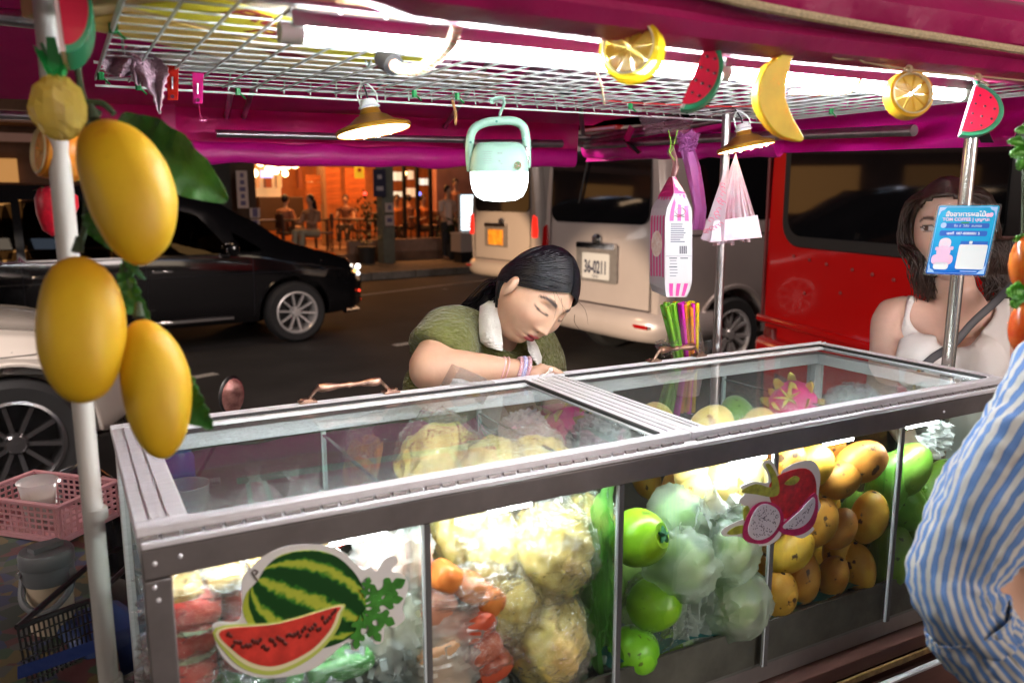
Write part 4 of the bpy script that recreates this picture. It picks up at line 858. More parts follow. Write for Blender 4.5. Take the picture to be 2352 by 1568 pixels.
# ======================= sticker cut-outs on the front glass =======================
YS=Y0-.0035
def cut(name,pts,y,m,par,th=.0008):
    """flat cut-out in the glass plane; pts (x,z), front at y"""
    n=len(pts); g=MB(); g.add([(p[0],y,p[1]) for p in pts]+[(p[0],y+th,p[1]) for p in pts],[tuple(range(n)),tuple(range(2*n-1,n-1,-1))]+[(i,n+i,n+(i+1)%n,(i+1)%n) for i in range(n)]); return obj(name,g,m,par,smooth=False)
def px(u,v): p=at(u,v,y=YS); return (p.x,p.z)
def pxs(*L,sm=6): 
    P=[Vector((*px(u,v),0)) for u,v in L]; P=[P[-1]]+P+[P[0],P[1]]; out=[]
    for i in range(1,len(P)-2):
        a,b,c,d=P[i-1],P[i],P[i+1],P[i+2]
        for j in range(sm): t=j/sm; q=.5*((2*b)+(c-a)*t+(2*a-5*b+4*c-d)*t*t+(3*b-a-3*c+d)*t**3); out.append((q.x,q.y))
    return out
wm=thing('watermelon_sticker','watermelon and cut slice cut-out sticker on the front glass near the mango garland','sticker',(*px(700,1400)[:1],YS,px(700,1400)[1]))
stw=mat('sticker_white',(.72,.72,.70),.3)
cut('backing',pxs((556,1330),(580,1300),(600,1280),(650,1256),(715,1250),(780,1262),(830,1305),(850,1300),(865,1310),(880,1285),(905,1275),(914,1290),(900,1310),(925,1318),(938,1345),(925,1395),(930,1420),(905,1440),(885,1435),(880,1470),(862,1478),(845,1455),(830,1462),(825,1490),(808,1492),(795,1475),(720,1535),(630,1556),(560,1545),(510,1505),(488,1445),(500,1428),(552,1420)),YS,stw,wm)
# melon with stripes drawn by wavy rings round its tilted axis
mg=bpy.data.materials.new('melon_print'); mg.use_nodes=True; n=mg.node_tree.nodes; L=mg.node_tree.links; tc=n.new('ShaderNodeTexCoord'); 
c0=px(592,1330); c1=px(820,1420)
mp=n.new('ShaderNodeMapping'); mp.vector_type='POINT'
at_=n.new('ShaderNodeSeparateXYZ'); L.new(tc.outputs['Object'],at_.inputs[0])
ax=Vector((px(832,1425)[0]-c0[0],px(832,1425)[1]-c0[1])); LL=ax.length; ax/=LL; mid=(c0[0]+ax.x*LL/2-WL[wm.name].x, c0[1]+ax.y*LL/2-WL[wm.name].z)
def mth(op,a,b=None,c=None):
    q=n.new('ShaderNodeMath'); q.operation=op
    for i,v in enumerate((a,b,c)):
        if v is None: continue
        if isinstance(v,(int,float)): q.inputs[i].default_value=v
        else: L.new(v,q.inputs[i])
    return q.outputs[0]
X_=mth('SUBTRACT',at_.outputs[0],mid[0]); Z_=mth('SUBTRACT',at_.outputs[2],mid[1])
S_=mth('DIVIDE',mth('ADD',mth('MULTIPLY',X_,ax.x),mth('MULTIPLY',Z_,ax.y)),LL*.53)
T_=mth('DIVIDE',mth('SUBTRACT',mth('MULTIPLY',Z_,ax.x),mth('MULTIPLY',X_,ax.y)),LL*.42)
D_=mth('SQRT',mth('MAXIMUM',mth('SUBTRACT',1.0,mth('MULTIPLY',S_,S_)),.02))
Mr=mth('ARCSINE',mth('MAXIMUM',mth('MINIMUM',mth('DIVIDE',T_,D_),.98),-.98))
no=n.new('ShaderNodeTexNoise'); no.inputs['Scale'].default_value=110; no.inputs['Detail'].default_value=5; L.new(tc.outputs['Object'],no.inputs['Vector'])
q1=n.new('ShaderNodeMath'); q1.operation='ADD'; L.new(mth('MULTIPLY',Mr,9.0),q1.inputs[0]); L.new(mth('MULTIPLY',no.outputs[0],3.0),q1.inputs[1])
si=n.new('ShaderNodeMath'); si.operation='SINE'; L.new(q1.outputs[0],si.inputs[0]); ra=n.new('ShaderNodeValToRGB'); e=ra.color_ramp.elements; e[0].position=.45; e[0].color=(.006,.055,.008,1); e[1].position=.95; e[1].color=(.42,.50,.05,1); k=e.new(.68); k.color=(.04,.22,.02,1)
mr=n.new('ShaderNodeMapRange'); mr.inputs[1].default_value=-1; mr.inputs[2].default_value=1; L.new(si.outputs[0],mr.inputs[0]); L.new(mr.outputs[0],ra.inputs[0]); L.new(ra.outputs[0],n['Principled BSDF'].inputs['Base Color']); n['Principled BSDF'].inputs['Roughness'].default_value=.35
cut('melon_print',pxs((592,1332),(612,1300),(650,1272),(715,1262),(775,1278),(822,1325),(840,1380),(832,1430),(790,1470),(720,1490),(640,1480),(585,1450),(558,1405),(566,1362)),YS-.001,mg,wm)
cut('rind_print',pxs((494,1440),(640,1425),(780,1385),(786,1405),(770,1450),(720,1505),(640,1545),(575,1540),(525,1505),sm=5),YS-.002,mat('rind_print',(.50,.60,.12),.35),wm)
cut('pith_print',pxs((499,1443),(640,1427),(777,1388),(780,1405),(762,1448),(715,1497),(640,1534),(580,1530),(530,1497),sm=5),YS-.003,mat('pith_print',(.78,.75,.45),.35),wm)
cut('flesh_print',pxs((507,1444),(640,1428),(770,1391),(772,1405),(754,1445),(710,1490),(640,1523),(585,1520),(536,1490),sm=5),YS-.004,mat('flesh_print',(.62,.05,.035),.35,noise=(40,.3)),wm)
sd=mesh_of('seed_print',MB().ell((0,0,0),(.0022,.0004,.0034),nu=8,nv=4),mat('seed_print',(.10,.015,.01),.35))
P=[]
for i in range(44):
    t=i/43; u=522+t*245; v=1462+38*math.sin(t*math.pi)**.8-62*t+random.uniform(-12,12); q=px(u,v); P.append((q[0]-WL[wm.name].x,-.0052,q[1]-WL[wm.name].z))
for o_ in alike('seed_print',sd,wm,P): o_.rotation_euler=(0,random.uniform(-.8,.8),0)
lg=mat('leaf_print',(.05,.22,.03),.35,noise=(60,.4)); 
def lobed(u0,v0,u1,v1,w):
    a=Vector((u0,v0)); b=Vector((u1,v1)); d=b-a; s_=Vector((-d.y,d.x)).normalized()*w; P=[]
    prof=[(0,.12),(.15,.25),(.25,.9),(.36,.95),(.36,.35),(.5,.4),(.6,.95),(.72,.8),(.72,.32),(.85,.5),(1,.05)]
    return pxs(*[tuple(a+d*t+s_*q) for t,q in prof],*[tuple(a+d*t-s_*q) for t,q in reversed(prof)],sm=3)
for i,(a,b,c,d,w) in enumerate(((838,1380,930,1330,26),(838,1390,925,1372,20),(836,1400,905,1430,24),(832,1405,872,1470,20),(826,1410,815,1488,18),(835,1370,846,1322,14))): cut('leaf_print',lobed(a,b,c,d,w),YS-.0012-.0006*i,lg,wm)
g=MB(); g.tube([(*px(592,1332)[:1],YS-.002,px(592,1332)[1])]+[(px(u,v)[0],YS-.002,px(u,v)[1]) for u,v in ((584,1322),(578,1312),(584,1306),(592,1310),(586,1318))],.0009,5); obj('stalk_print',g,mat('stalk_print',(.06,.04,.02),.5),wm)
df=thing('dragon_fruit_sticker','dragon fruit and cut halves cut-out sticker beside the pile of ripe mangoes','sticker',(px(1775,1150)[0],YS,px(1775,1150)[1]))
cut('backing',pxs((1758,1058),(1775,1060),(1790,1092),(1800,1078),(1830,1062),(1868,1058),(1884,1090),(1880,1140),(1885,1165),(1862,1200),(1870,1215),(1845,1235),(1820,1228),(1800,1212),(1790,1235),(1762,1252),(1725,1250),(1700,1232),(1662,1230),(1660,1215),(1690,1198),(1708,1190),(1712,1165),(1698,1150),(1712,1130),(1700,1118),(1730,1105),(1762,1108),(1762,1085),(1750,1068),sm=4),YS,stw,df)
dm=mat('dragon_skin_print',(.38,.01,.09),.35,noise=(50,.4)); dr=mat('dragon_red_print',(.40,.01,.015),.35,noise=(60,.6)); yg=mat('dragon_green_print',(.30,.33,.03),.35,noise=(60,.5))
cut('fruit_print',pxs((1768,1110),(1800,1085),(1850,1075),(1872,1100),(1872,1150),(1850,1180),(1800,1190),(1770,1150),sm=4),YS-.001,dr,df)
cut('bract_print',pxs((1700,1128),(1735,1110),(1770,1118),(1766,1085),(1757,1066),(1768,1066),(1784,1095),(1788,1130),(1770,1140),(1735,1134),sm=3),YS-.0018,yg,df)
cut('bract_print',pxs((1668,1224),(1688,1208),(1712,1206),(1708,1220),(1690,1226),sm=3),YS-.0018,yg,df); cut('bract_print',pxs((1800,1110),(1822,1092),(1835,1098),(1822,1112),sm=3),YS-.0018,yg,df); cut('bract_print',pxs((1708,1195),(1706,1168),(1716,1160),(1722,1178),sm=3),YS-.0018,yg,df)
cut('half_skin_print',pxs((1706,1235),(1706,1205),(1725,1165),(1752,1150),(1785,1160),(1798,1190),(1785,1220),(1760,1244),(1730,1246),sm=5),YS-.0026,dm,df)
pulp=mat('dragon_pulp_print',(.60,.58,.64),.35)
cut('half_pulp_print',pxs((1716,1208),(1732,1168),(1755,1155),(1782,1168),(1788,1195),(1770,1225),(1742,1238),(1720,1230),sm=5),YS-.0034,pulp,df)
cut('slice_skin_print',pxs((1786,1212),(1830,1168),(1868,1130),(1876,1160),(1868,1200),(1845,1222),(1815,1228),sm=5),YS-.0030,dm,df)
cut('slice_pulp_print',pxs((1794,1208),(1832,1172),(1864,1140),(1867,1165),(1852,1196),(1825,1212),sm=5),YS-.0038,pulp,df)
sd2=mesh_of('pulp_seed_print',MB().ell((0,0,0),(.0008,.0003,.0013),nu=6,nv=4),mat('pulp_seed_print',(.03,.02,.06),.35)); P=[]
for i in range(110):
    a=random.uniform(0,6.28); r_=math.sqrt(random.random()); u=1752+30*r_*math.cos(a)+8*r_*math.sin(a)*-1; v=1197+36*r_*math.sin(a); q=px(u,v); P.append((q[0]-WL[df.name].x,-.0042,q[1]-WL[df.name].z))
for i in range(50):
    t=random.random(); w_=random.random(); u=1800+62*t; v=1208-60*t+w_*(26*math.sin(t*3.1)); q=px(u,v+4); P.append((q[0]-WL[df.name].x,-.0046,q[1]-WL[df.name].z))
for o_ in alike('pulp_seed_print',sd2,df,P): o_.rotation_euler=(0,random.uniform(-1,1),0)
# ======================= fruit in the case =======================
from mathutils import noise as mnoise
def lump(d,s,a,seed=0): return a*mnoise.noise(Vector((d.x*s+seed,d.y*s-seed,d.z*s+seed*2)))
mango_m = vary(mat('ripe_mango_skin',(.55,.21,.022),.48,noise=(16,.35),c2=(.76,.40,.05),sss=.1,bump=(220,.2)),.18,.02); spots(mango_m,38,.63,(.10,.04,.012))
gmango_m = vary(mat('green_mango_skin',(.10,.26,.02),.35,noise=(12,.3),c2=(.22,.42,.05),bump=(200,.15)),.28,.02); spots(gmango_m,50,.66,(.05,.08,.01))
pale_m = vary(mat('pale_yellow_mango_skin',(.78,.56,.16),.4,noise=(20,.2),c2=(.85,.62,.22),sss=.1),.12,.01); spots(pale_m,40,.64,(.35,.18,.05))
apple_m = vary(mat('bright_green_guava_skin',(.22,.52,.01),.3,noise=(14,.2),c2=(.34,.66,.03),coat=.1,bump=(60,.3,.004)),.2,.02); spots(apple_m,60,.66,(.12,.20,.02))
def mshape(d): return 1+.10*d.x*(1-d.z*d.z)+.06*d.z*(d.x>0)-.05*max(0,-d.z)
mango_me = mesh_of('mango',MB().ell((0,0,0),(.036,.032,.051),nu=20,nv=14,fn=mshape),mango_m)
gm_me = mesh_of('green_mango',MB().ell((0,0,0),(.038,.034,.062),nu=20,nv=14,fn=mshape),gmango_m)
pm_me = mesh_of('pale_mango',MB().ell((0,0,0),(.040,.035,.052),nu=20,nv=14,fn=mshape),pale_m)
ap_me = mesh_of('guava',MB().ell((0,0,0),(.040,.040,.043),nu=20,nv=14,fn=lambda d:1+.03*math.cos(math.atan2(d.y,d.x)*5)*(1-abs(d.z))-.12*(abs(d.z)>.96)),apple_m)
st_me = mesh_of('stem_scar',MB().ell((0,0,0),(.005,.005,.003),nu=8,nv=5),mat('stem_scar_brown',(.03,.015,.01),.8))
ge_me = mesh_of('calyx',MB().ell((0,0,0),(.010,.010,.004),nu=10,nv=5,fn=lambda d:1+.3*math.cos(5*math.atan2(d.y,d.x))),mat('calyx_green',(.02,.14,.05),.7))
def fruit(name,me,p,rot,s,lab,grp,cat,stem=st_me,top=.050):
    o=bpy.data.objects.new(name,me); C.objects.link(o); o.location=p; o.rotation_euler=[math.radians(a) for a in rot]; o.scale=(s,)*3 if not isinstance(s,tuple) else s
    props(o,lab,cat,grp)
    if stem: q=bpy.data.objects.new('stem_scar' if stem is st_me else 'calyx',stem); C.objects.link(q); q.parent=o; q.location=(0,0,top)
    return o
GM='ripe mangoes piled behind the glass'
ms=[(1783,1372,.955,'front bottom-row mango half behind the seal under the dragon fruit sticker',(10,5,0),1.05),
(1842,1325,.957,'bottom-row mango with a dark bruise on its side',(-8,8,30),1.05),(1912,1328,.957,'small orange mango in the bottom row right of the bruised one',(14,-12,60),.92),(1972,1305,.957,'dull greenish mango at the right end of the bottom row',(-5,10,100),1.05),
(1815,1268,.957,'mango just below the right half of the dragon fruit sticker',(20,40,10),1.0),(1880,1200,.957,'yellow mango touching the right edge of the dragon fruit sticker',(0,14,0),1.0),(1925,1215,.957,'second-row mango with its stem scar turned to the right',(10,50,20),.95),(1993,1190,.957,'tall brownish mango in the second row beside the green mangoes',(2,12,0),1.08),
(1925,1100,.957,'pale mango in the third row under the topmost one',(5,70,0),1.0),(1975,1058,.957,'topmost mango at the right with a dark tip',(10,75,0),1.15),(1860,1072,.96,'mango at the top partly behind the dragon fruit sticker',(0,60,0),1.05),(1812,1052,.97,'orange mango right at the top under the rail',(0,80,40),1.0),(1880,1140,.985,'mango wedged behind the sticker edge in the third row',(0,30,0),1.0),(1925,1270,.99,'mango filling the gap between the second and bottom rows',(0,0,0),1.0)]
for (u,v,y,l,r,s) in ms: fruit('ripe_mango',mango_me,at(u,v,y=y),r,s*.92,l,GM,'mango')
k=0
for yy in (1.03,1.11,1.20,1.30):
    for zz in (.93,1.04,1.15):
        for xx in (1.03,1.10,1.17,1.24):
            if k>40: break
            k+=1; fruit('ripe_mango',mango_me,(xx+random.uniform(-.012,.012),yy+random.uniform(-.01,.01),zz+random.uniform(-.01,.01)),(random.uniform(-40,40),random.uniform(-60,60),random.uniform(0,180)),.92,'ripe orange mango deep in the pile behind the front row',GM+' deep','mango',stem=None)
gs=[(2072,1085,.96,'glossy green mango high in the right compartment, topmost',(0,55,0),1.15),(2075,1165,.96,'green mango leaning across below the topmost green one',(0,-50,0),1.1),(2115,1195,.99,'green mango tip pointing down right in the right compartment',(0,130,0),1.0),(2042,1285,.96,'lowest green mango standing upright by the partition',(0,6,0),1.15),(2035,1120,.965,'green mango squeezed between the ripe ones and the partition',(0,20,0),1.1),(2130,1270,1.0,'dark green mango low behind the striped shirt',(0,80,0),1.0),(2150,1120,1.02,'dark olive mango behind the topmost green one',(0,40,0),1.1)]
for (u,v,y,l,r,s) in gs: fruit('green_mango',gm_me,at(u,v,y=y),r,s,l,'green mangoes in the right compartment','mango',top=.061)
for i in range(20):
    fruit('green_mango',gm_me,(1.34+.07*(i%4)+random.uniform(-.01,.01),1.03+.08*((i//4)%4),.90+.085*(i//12)),(random.uniform(-60,60),random.uniform(-60,60),random.uniform(0,180)),.95,'green mango deep inside the right compartment','green mangoes deep inside the right compartment','mango',stem=None)
# fruit lying high up, seen through the right lid
for (u,v,y,z,me,l,r,s,grp) in ((1632,985,None,1.19,pm_me,'pale yellow mango under the right lid left of its neighbour',(0,75,20),1.15,1),(1745,992,None,1.185,pm_me,'pale yellow mango under the right lid beside the dragon fruit',(0,70,40),1.1,1),(1512,962,None,1.17,pm_me,'small pale mango under the right lid near the centre bar',(0,80,80),.9,1)):
    fruit('pale_mango',me,at(u,v,z=z),r,s,l,'pale mangoes under the right lid','mango')
fruit('green_mango',gm_me,at(1695,955,z=1.15),(0,80,60),1.1,'yellow-green mango behind the dragon fruit under the right lid','green mangoes under the right lid','mango',top=.061)
fruit('yellow_mango',pm_me,at(1600,1150,y=1.0),(0,0,0),.95,'yellow mango below the rail above the wrapped guavas','yellow mangoes above the guavas','mango'); fruit('yellow_mango',pm_me,at(1672,1105,y=.99),(0,40,0),1.35,'largest yellow mango close under the LED bar','yellow mangoes above the guavas','mango'); fruit('yellow_mango',pm_me,at(1600,1090,y=1.02),(0,90,0),.9,'yellow mango with grey marks right under the rail','yellow mangoes above the guavas','mango')
for (u,v,y,z) in ((1745,1110,1.0,0),(1570,1180,1.03,0)): fruit('yellow_mango',pm_me,at(u,v,y=y),(0,60,0),1,'yellow mango '+('beside the dragon fruit sticker top' if u>1700 else 'half hidden by white foam'),'yellow mangoes above the guavas','mango')
# bright green guavas and foam-netted ones
for i,(u,v,y,l,s) in enumerate(((1465,1235,.962,'bright lime guava showing its calyx near the second seal',1.12),(1502,1388,.965,'deep green guava low in the bag, middle of the three',1.05),(1455,1495,.962,'green guava at the bottom left by the seal',1.0),(1545,1500,.97,'green guava at the bottom beside the ice bag',1.0))):
    fruit('lime_guava',ap_me,at(u,v,y=y),(70,0,25) if i==0 else (20+i*40,10,i*50),s,l,'lime green guavas in the middle compartment','guava',stem=ge_me,top=.041)
ng_m=vary(mat('pale_wrapped_guava_skin',(.30,.50,.12),.5,noise=(12,.3)),.1,.02); wrap_me=mesh_of('plastic_wrap',MB().ell((0,0,0),(.053,.053,.056),nu=40,nv=28,fn=lambda d:1+lump(d,2.2,.12,3)+abs(lump(d,5,.16,8))),glass('frosted_wrap',(.93,.96,.93),rough=.2,gl=1.6,bump=(40,1.0),wh=.36,whc=(.78,.9,.74))); ng_me=ap_me.copy(); ng_me.materials.clear(); ng_me.materials.append(ng_m)
for (u,v,y,l,s) in ((1562,1290,.962,'plastic-wrapped guava right of the lime one',1.1),(1662,1262,.962,'plastic-wrapped guava under the left tip of the dragon fruit sticker',1.1),(1675,1375,.965,'large pale wrapped guava by the third seal',1.25),(1600,1395,1.0,'wrapped guava behind the torn white plastic',1.0),(1560,1190,1.0,'wrapped guava under the yellow mangoes',1.0),(1675,1190,.985,'wrapped guava directly under the largest yellow mango',1.0)):
    o=fruit('wrapped_guava',ng_me,at(u,v,y=y),(random.uniform(0,60),random.uniform(0,60),0),s,l,'plastic-wrapped guavas','guava',stem=ge_me,top=.041); q=bpy.data.objects.new('plastic_wrap',wrap_me); C.objects.link(q); q.parent=o; q.rotation_euler=(u,v,0)
for i in range(16): fruit('wrapped_guava',ng_me,(.73+.085*(i%3),1.04+.085*((i//3)%4),.90+.09*(i//12)),(random.uniform(0,90),random.uniform(0,90),0),1,'guava deep in the middle compartment','guavas deep in the middle compartment','guava',stem=None)
# ---- plastic bags ----
def film(c,r,seed,m=M_film,knot=None,nu=44,nv=30,rough=.16,par=None,name='plastic_film'):
    g=MB()
    def fn(d): 
        q=1+lump(d,2.2,.10,seed)+abs(lump(d,5,rough*1.6,seed))+lump(d,11,rough*.5,seed)
        return q
    g.ell(c,r,nu=nu,nv=nv,fn=fn)
    if knot:
        kx=Vector(knot); d=(kx-Vector(c)).normalized(); B=basis(d)
        def ff(w,z): return 1+.35*math.sin(w*5+z*40)+.2*math.sin(w*9)
        L_=.05; g.lathe([(.030,-.03),(.014,-.01),(.006,0),(.007,.004),(.014,.018),(.022,.035),(.028,.045)],20,kx,B,fn=ff,cap=False)
    return obj(name,g,m,par)
pine_m=mat('pineapple_flesh',(.72,.50,.10),.35,noise=(30,.25),c2=(.86,.68,.24),sss=.1)
def pine_fn(ax=2):
    def f(d):
        t=math.atan2(d.y,d.x); z=d.z
        return 1+.045*math.sin(t*7+z*7)+.075*abs(math.sin(t*6-z*9))+.05*mnoise.noise(d*7)
    return f
def pineapple_bag(c,s,lab,rot=(0,0,0),knot=True,seed=1,fm=M_film):
    c=Vector(c); t=thing('pineapple_bag',lab,'bagged fruit',c,'bags of peeled pineapple'); R_=R3(*rot)
    g=MB(); g.ell(c,(.052*s,.052*s,.062*s),R_,nu=56,nv=30,fn=pine_fn()); obj('peeled_pineapple',g,pine_m,t)
    if knot: kp_=c+R_@Vector((.01,0,.082*s))
    film(c,(.058*s,.058*s,.070*s),seed,fm,kp_ if knot else None,par=t); 
    if knot: g=MB(); g.tube([kp_+Vector((.008*math.cos(a),.008*math.sin(a),0)) for a in [i*.7 for i in range(10)]],.0014,5); obj('rubber_band',g,mat('red_rubber_band',(.6,.05,.04),.5),t)
    return t
pineapple_bag(at(1265,1265,y=.985),1.12,'big bag of peeled pineapple glaring white under the LED bar',seed=2,rot=(0,-20,0)); pineapple_bag(at(1255,1465,y=.975),1.12,'lower bag of yellow pineapple at the foot of the glass',seed=3,rot=(0,10,0))
pineapple_bag(at(1120,1275,y=1.03),1.1,'pale bagged pineapple behind and left of the big one',seed=4,rot=(10,30,0)); pineapple_bag(at(1055,1230,y=1.06),1.05,'narrow pale bagged pineapple just right of the first seal',seed=5,rot=(0,10,0),knot=False)
pineapple_bag(at(1160,1370,y=1.0),1.0,'bagged pineapple wedged between the papaya and the big bag',seed=6,rot=(0,40,0),knot=False); pineapple_bag(at(1340,1230,y=1.03),1.0,'bagged pineapple close to the green guava side',seed=16,rot=(0,0,30),knot=False)
pineapple_bag(at(1010,1065,z=1.17),1.25,'bag of pineapple lying on its side high under the left lid',seed=7,rot=(0,82,25),knot=False); pineapple_bag(at(1130,1090,z=1.165),1.05,'tied bag of pineapple at the front edge under the left lid',seed=8,rot=(0,60,60)); pineapple_bag(at(1225,1075,z=1.165),1.0,'small bag of pineapple under the lid beside the partition',seed=9,rot=(0,80,-20),knot=False)
pap=mat('papaya_flesh',(.72,.16,.03),.3,noise=(18,.3),c2=(.85,.28,.07),sss=.1)
def slab_bag(name,c,size,rot,m,lab,cat,grp,seed,n=3,fm=M_film,kn=None,rind=None):
    c=Vector(c); R_=R3(*rot); t=thing(name,lab,cat,c,grp)
    for i in range(n):
        off=R_@Vector(((i-(n-1)/2)*size[0]/n,random.uniform(-.004,.004),random.uniform(-.006,.006)))
        g=MB(); g.ell(c+off,(size[0]/n*.56,size[1]*.5,size[2]*.5),R_,nu=18,nv=12,fn=lambda d:min(1.25,(abs(d.x)**4+abs(d.y)**4+abs(d.z)**4)**-.25)*.86+lump(d,4,.08,i+seed)); o=obj(name.split('_')[0]+'_piece',g,m,t)
        if rind: g=MB(); g.ell(c+off-R_@Vector((0,0,size[2]*.42)),(size[0]/n*.5,size[1]*.47,size[2]*.10),R_,nu=14,nv=8); obj('rind',g,rind,o)
    film(c,(size[0]*.55,size[1]*.60,size[2]*.60),seed,fm,kn,par=t,rough=.22); return t
M_film2=glass('creased_film',(.97,.97,.97),rough=.08,gl=2.4,bump=(45,1.0),wh=.07)
PG='bags of papaya strips'
lb=thing('guava_bag','clear creased bag round the lower lime guavas in the middle compartment','plastic bag',at(1500,1430,y=.985)); film(at(1500,1440,y=.985),(.060,.048,.085),77,M_film2,None,par=lb,rough=.2)
slab_bag('papaya_bag',at(1075,1345,y=.965),(.13,.05,.045),(0,38,0),pap,'orange papaya bag slanting down with a hard white glint','bagged fruit',PG,21,fm=M_film2)
slab_bag('papaya_bag',at(1110,1480,y=.965),(.12,.05,.07),(0,70,0),mat('papaya_red',(.60,.06,.03),.3,noise=(18,.3),c2=(.78,.16,.07)),'red papaya bag crumpled at the foot of the glass','bagged fruit',PG,22,fm=M_film2)
slab_bag('papaya_bag',at(1030,1440,y=.975),(.14,.05,.07),(0,60,0),mat('papaya_pink',(.78,.30,.20),.3,noise=(12,.2)),'pinkish frosted papaya bag by the first seal','bagged fruit',PG,23,fm=M_film_ice)
slab_bag('papaya_bag',at(1010,1530,y=.965),(.10,.05,.08),(0,80,0),mat('papaya_peach',(.80,.42,.25),.3,noise=(10,.2)),'pale peach papaya bag at the lowest corner','bagged fruit',PG,24,fm=M_film_ice)
slab_bag('papaya_bag',at(830,1060,z=1.14),(.05,.06,.11),(10,10,30),pap,'papaya bag standing by the first partition with twisted top','bagged fruit',PG,25,n=2,fm=M_film2,kn=at(835,1030,z=1.2))
wmf=mat('watermelon_flesh',(.85,.05,.045),.35,noise=(22,.4),c2=(.92,.24,.18),sss=.1); rnd=mat('watermelon_rind',(.55,.60,.35),.4)
WG='bags of watermelon wedges'
for i,(u,v,l) in enumerate(((470,1368,'upper bag of red watermelon wedges at the left post'),(465,1435,'middle bag of watermelon wedges with a white crease'),(462,1505,'lower bag of watermelon wedges above the ice'))):
    slab_bag('watermelon_bag',at(u+38,v,y=.985),(.15,.07,.056),(0,4-i*3,0),wmf,l,'bagged fruit',WG,31+i,n=2,fm=M_film2,rind=rnd)
slab_bag('cantaloupe_bag',at(515,1310,y=.985),(.15,.07,.035),(0,-8,0),mat('cantaloupe_flesh',(.78,.50,.18),.35,noise=(15,.3)),'bag of yellow cantaloupe on top of the watermelon bags','bagged fruit','bags of cantaloupe',37,n=3,fm=M_film2)
slab_bag('cantaloupe_bag',at(640,1240,y=1.03),(.14,.07,.04),(0,5,0),mat('cantaloupe_flesh',(.78,.50,.18),.35),'bag of cantaloupe behind the top of the watermelon sticker','bagged fruit','bags of cantaloupe',38,n=3,fm=M_film2)
slab_bag('rose_apple_bag',at(900,1300,y=1.0),(.10,.07,.10),(0,10,0),mat('rose_apple_pink',(.75,.35,.25),.35,noise=(20,.4)),'frosted bag of pink fruit left of the first seal','bagged fruit','frosted fruit bags',39,n=3,fm=M_film_ice)
slab_bag('rose_apple_bag',at(890,1440,y=.985),(.10,.07,.12),(0,-10,0),mat('melon_pale',(.72,.66,.50),.35,noise=(20,.3)),'frosted bag of pale melon behind the leaf end of the sticker','bagged fruit','frosted fruit bags',40,n=2,fm=M_film_ice)
slab_bag('melon_bag',at(700,1540,y=.96),(.18,.05,.04),(0,-3,0),mat('green_rind',(.06,.26,.05),.3,noise=(20,.5)),'bagged green-skinned melon slices under the sticker','bagged fruit','green melon bags',41,n=2,fm=M_film2)
slab_bag('melon_bag',at(560,1545,y=.965),(.10,.05,.04),(0,-30,0),mat('green_rind',(.06,.26,.05),.3),'bagged green melon slice left under the sticker','bagged fruit','green melon bags',42,n=2,fm=M_film2)
# pink and white striped bag, dragon fruits, dark bag under the lids
slab_bag('sweet_bag',at(1205,1005,z=1.17),(.09,.08,.08),(0,0,20),mat('pink_white_candy',(.78,.55,.62),.5,noise=(25,.9),c2=(.75,.05,.25)),'crumpled white bag printed pink under the left lid','bagged fruit','bags under the left lid',45,n=2,fm=M_film_ice)
slab_bag('grape_bag',at(1375,1012,z=1.16),(.10,.09,.08),(0,0,40),mat('dark_grey_bag',(.07,.09,.10),.2,noise=(40,.7),c2=(.3,.34,.36),bump=(60,1,.01)),'dark grey crumpled bag beside the centre bar','bagged fruit','bags under the left lid',46,n=2,fm=M_film_ice)
dsk=mat('dragon_fruit_skin',(.45,.008,.10),.4,noise=(14,.4),c2=(.60,.03,.20)); dbr=mat('dragon_bract',(.60,.25,.05),.5,noise=(60,.5),c2=(.35,.5,.10))
def dragon(c,s,rot,lab):
    c=Vector(c); R_=R3(*rot); t=thing('dragon_fruit',lab,'dragon fruit',c); g=MB(); g.ell(c,(.045*s,.045*s,.058*s),R_,nu=26,nv=18,fn=lambda d:1+lump(d,2.5,.12,3)); obj('skin',g,dsk,t)
    for k_ in range(15):
        th=.5+2.0*(k_/15); ph=k_*2.4; d=Vector((math.sin(th)*math.cos(ph),math.sin(th)*math.sin(ph),math.cos(th))); p=Vector((d.x*.045,d.y*.045,d.z*.058))*s
        tip=p+(d*.5+Vector((0,0,.9))).normalized()*.030*s; s_=d.cross(Vector((0,0,1))).normalized()*.010*s
        g=MB(); P=[p-s_,p+s_,p.lerp(tip,.6)+s_*.6+d*.004,tip,p.lerp(tip,.6)-s_*.6+d*.004]; Q=[q-d*.003 for q in P]; A=[R_@q+c for q in P+Q]; g.add(A,[(0,1,2,3,4),(9,8,7,6,5)]+[(i,5+i,5+(i+1)%5,(i+1)%5) for i in range(5)]); obj('bract',g,dbr,t)
    for k_ in range(6):
        a=k_*1.05; P=[Vector((0,0,.055)),Vector((.012*math.cos(a),.012*math.sin(a),.07)),Vector((.026*math.cos(a),.026*math.sin(a),.083))]; g=MB(); g.tube([R_@(p*s)+c for p in P],[.005,.0045,.001],6,flat=.5); obj('crown_leaf',g,dbr,t)
    return t
dragon(at(1822,930,z=1.20),1.05,(20,-62,10),'large magenta dragon fruit under the right lid with curling yellow tips'); dragon(at(1298,985,z=1.17),.9,(60,30,40),'dark purple dragon fruit under the left lid beside the hand'); dragon(at(1262,950,z=1.15),.75,(20,70,40),'yellow-tipped dragon fruit deep below the centre bar')
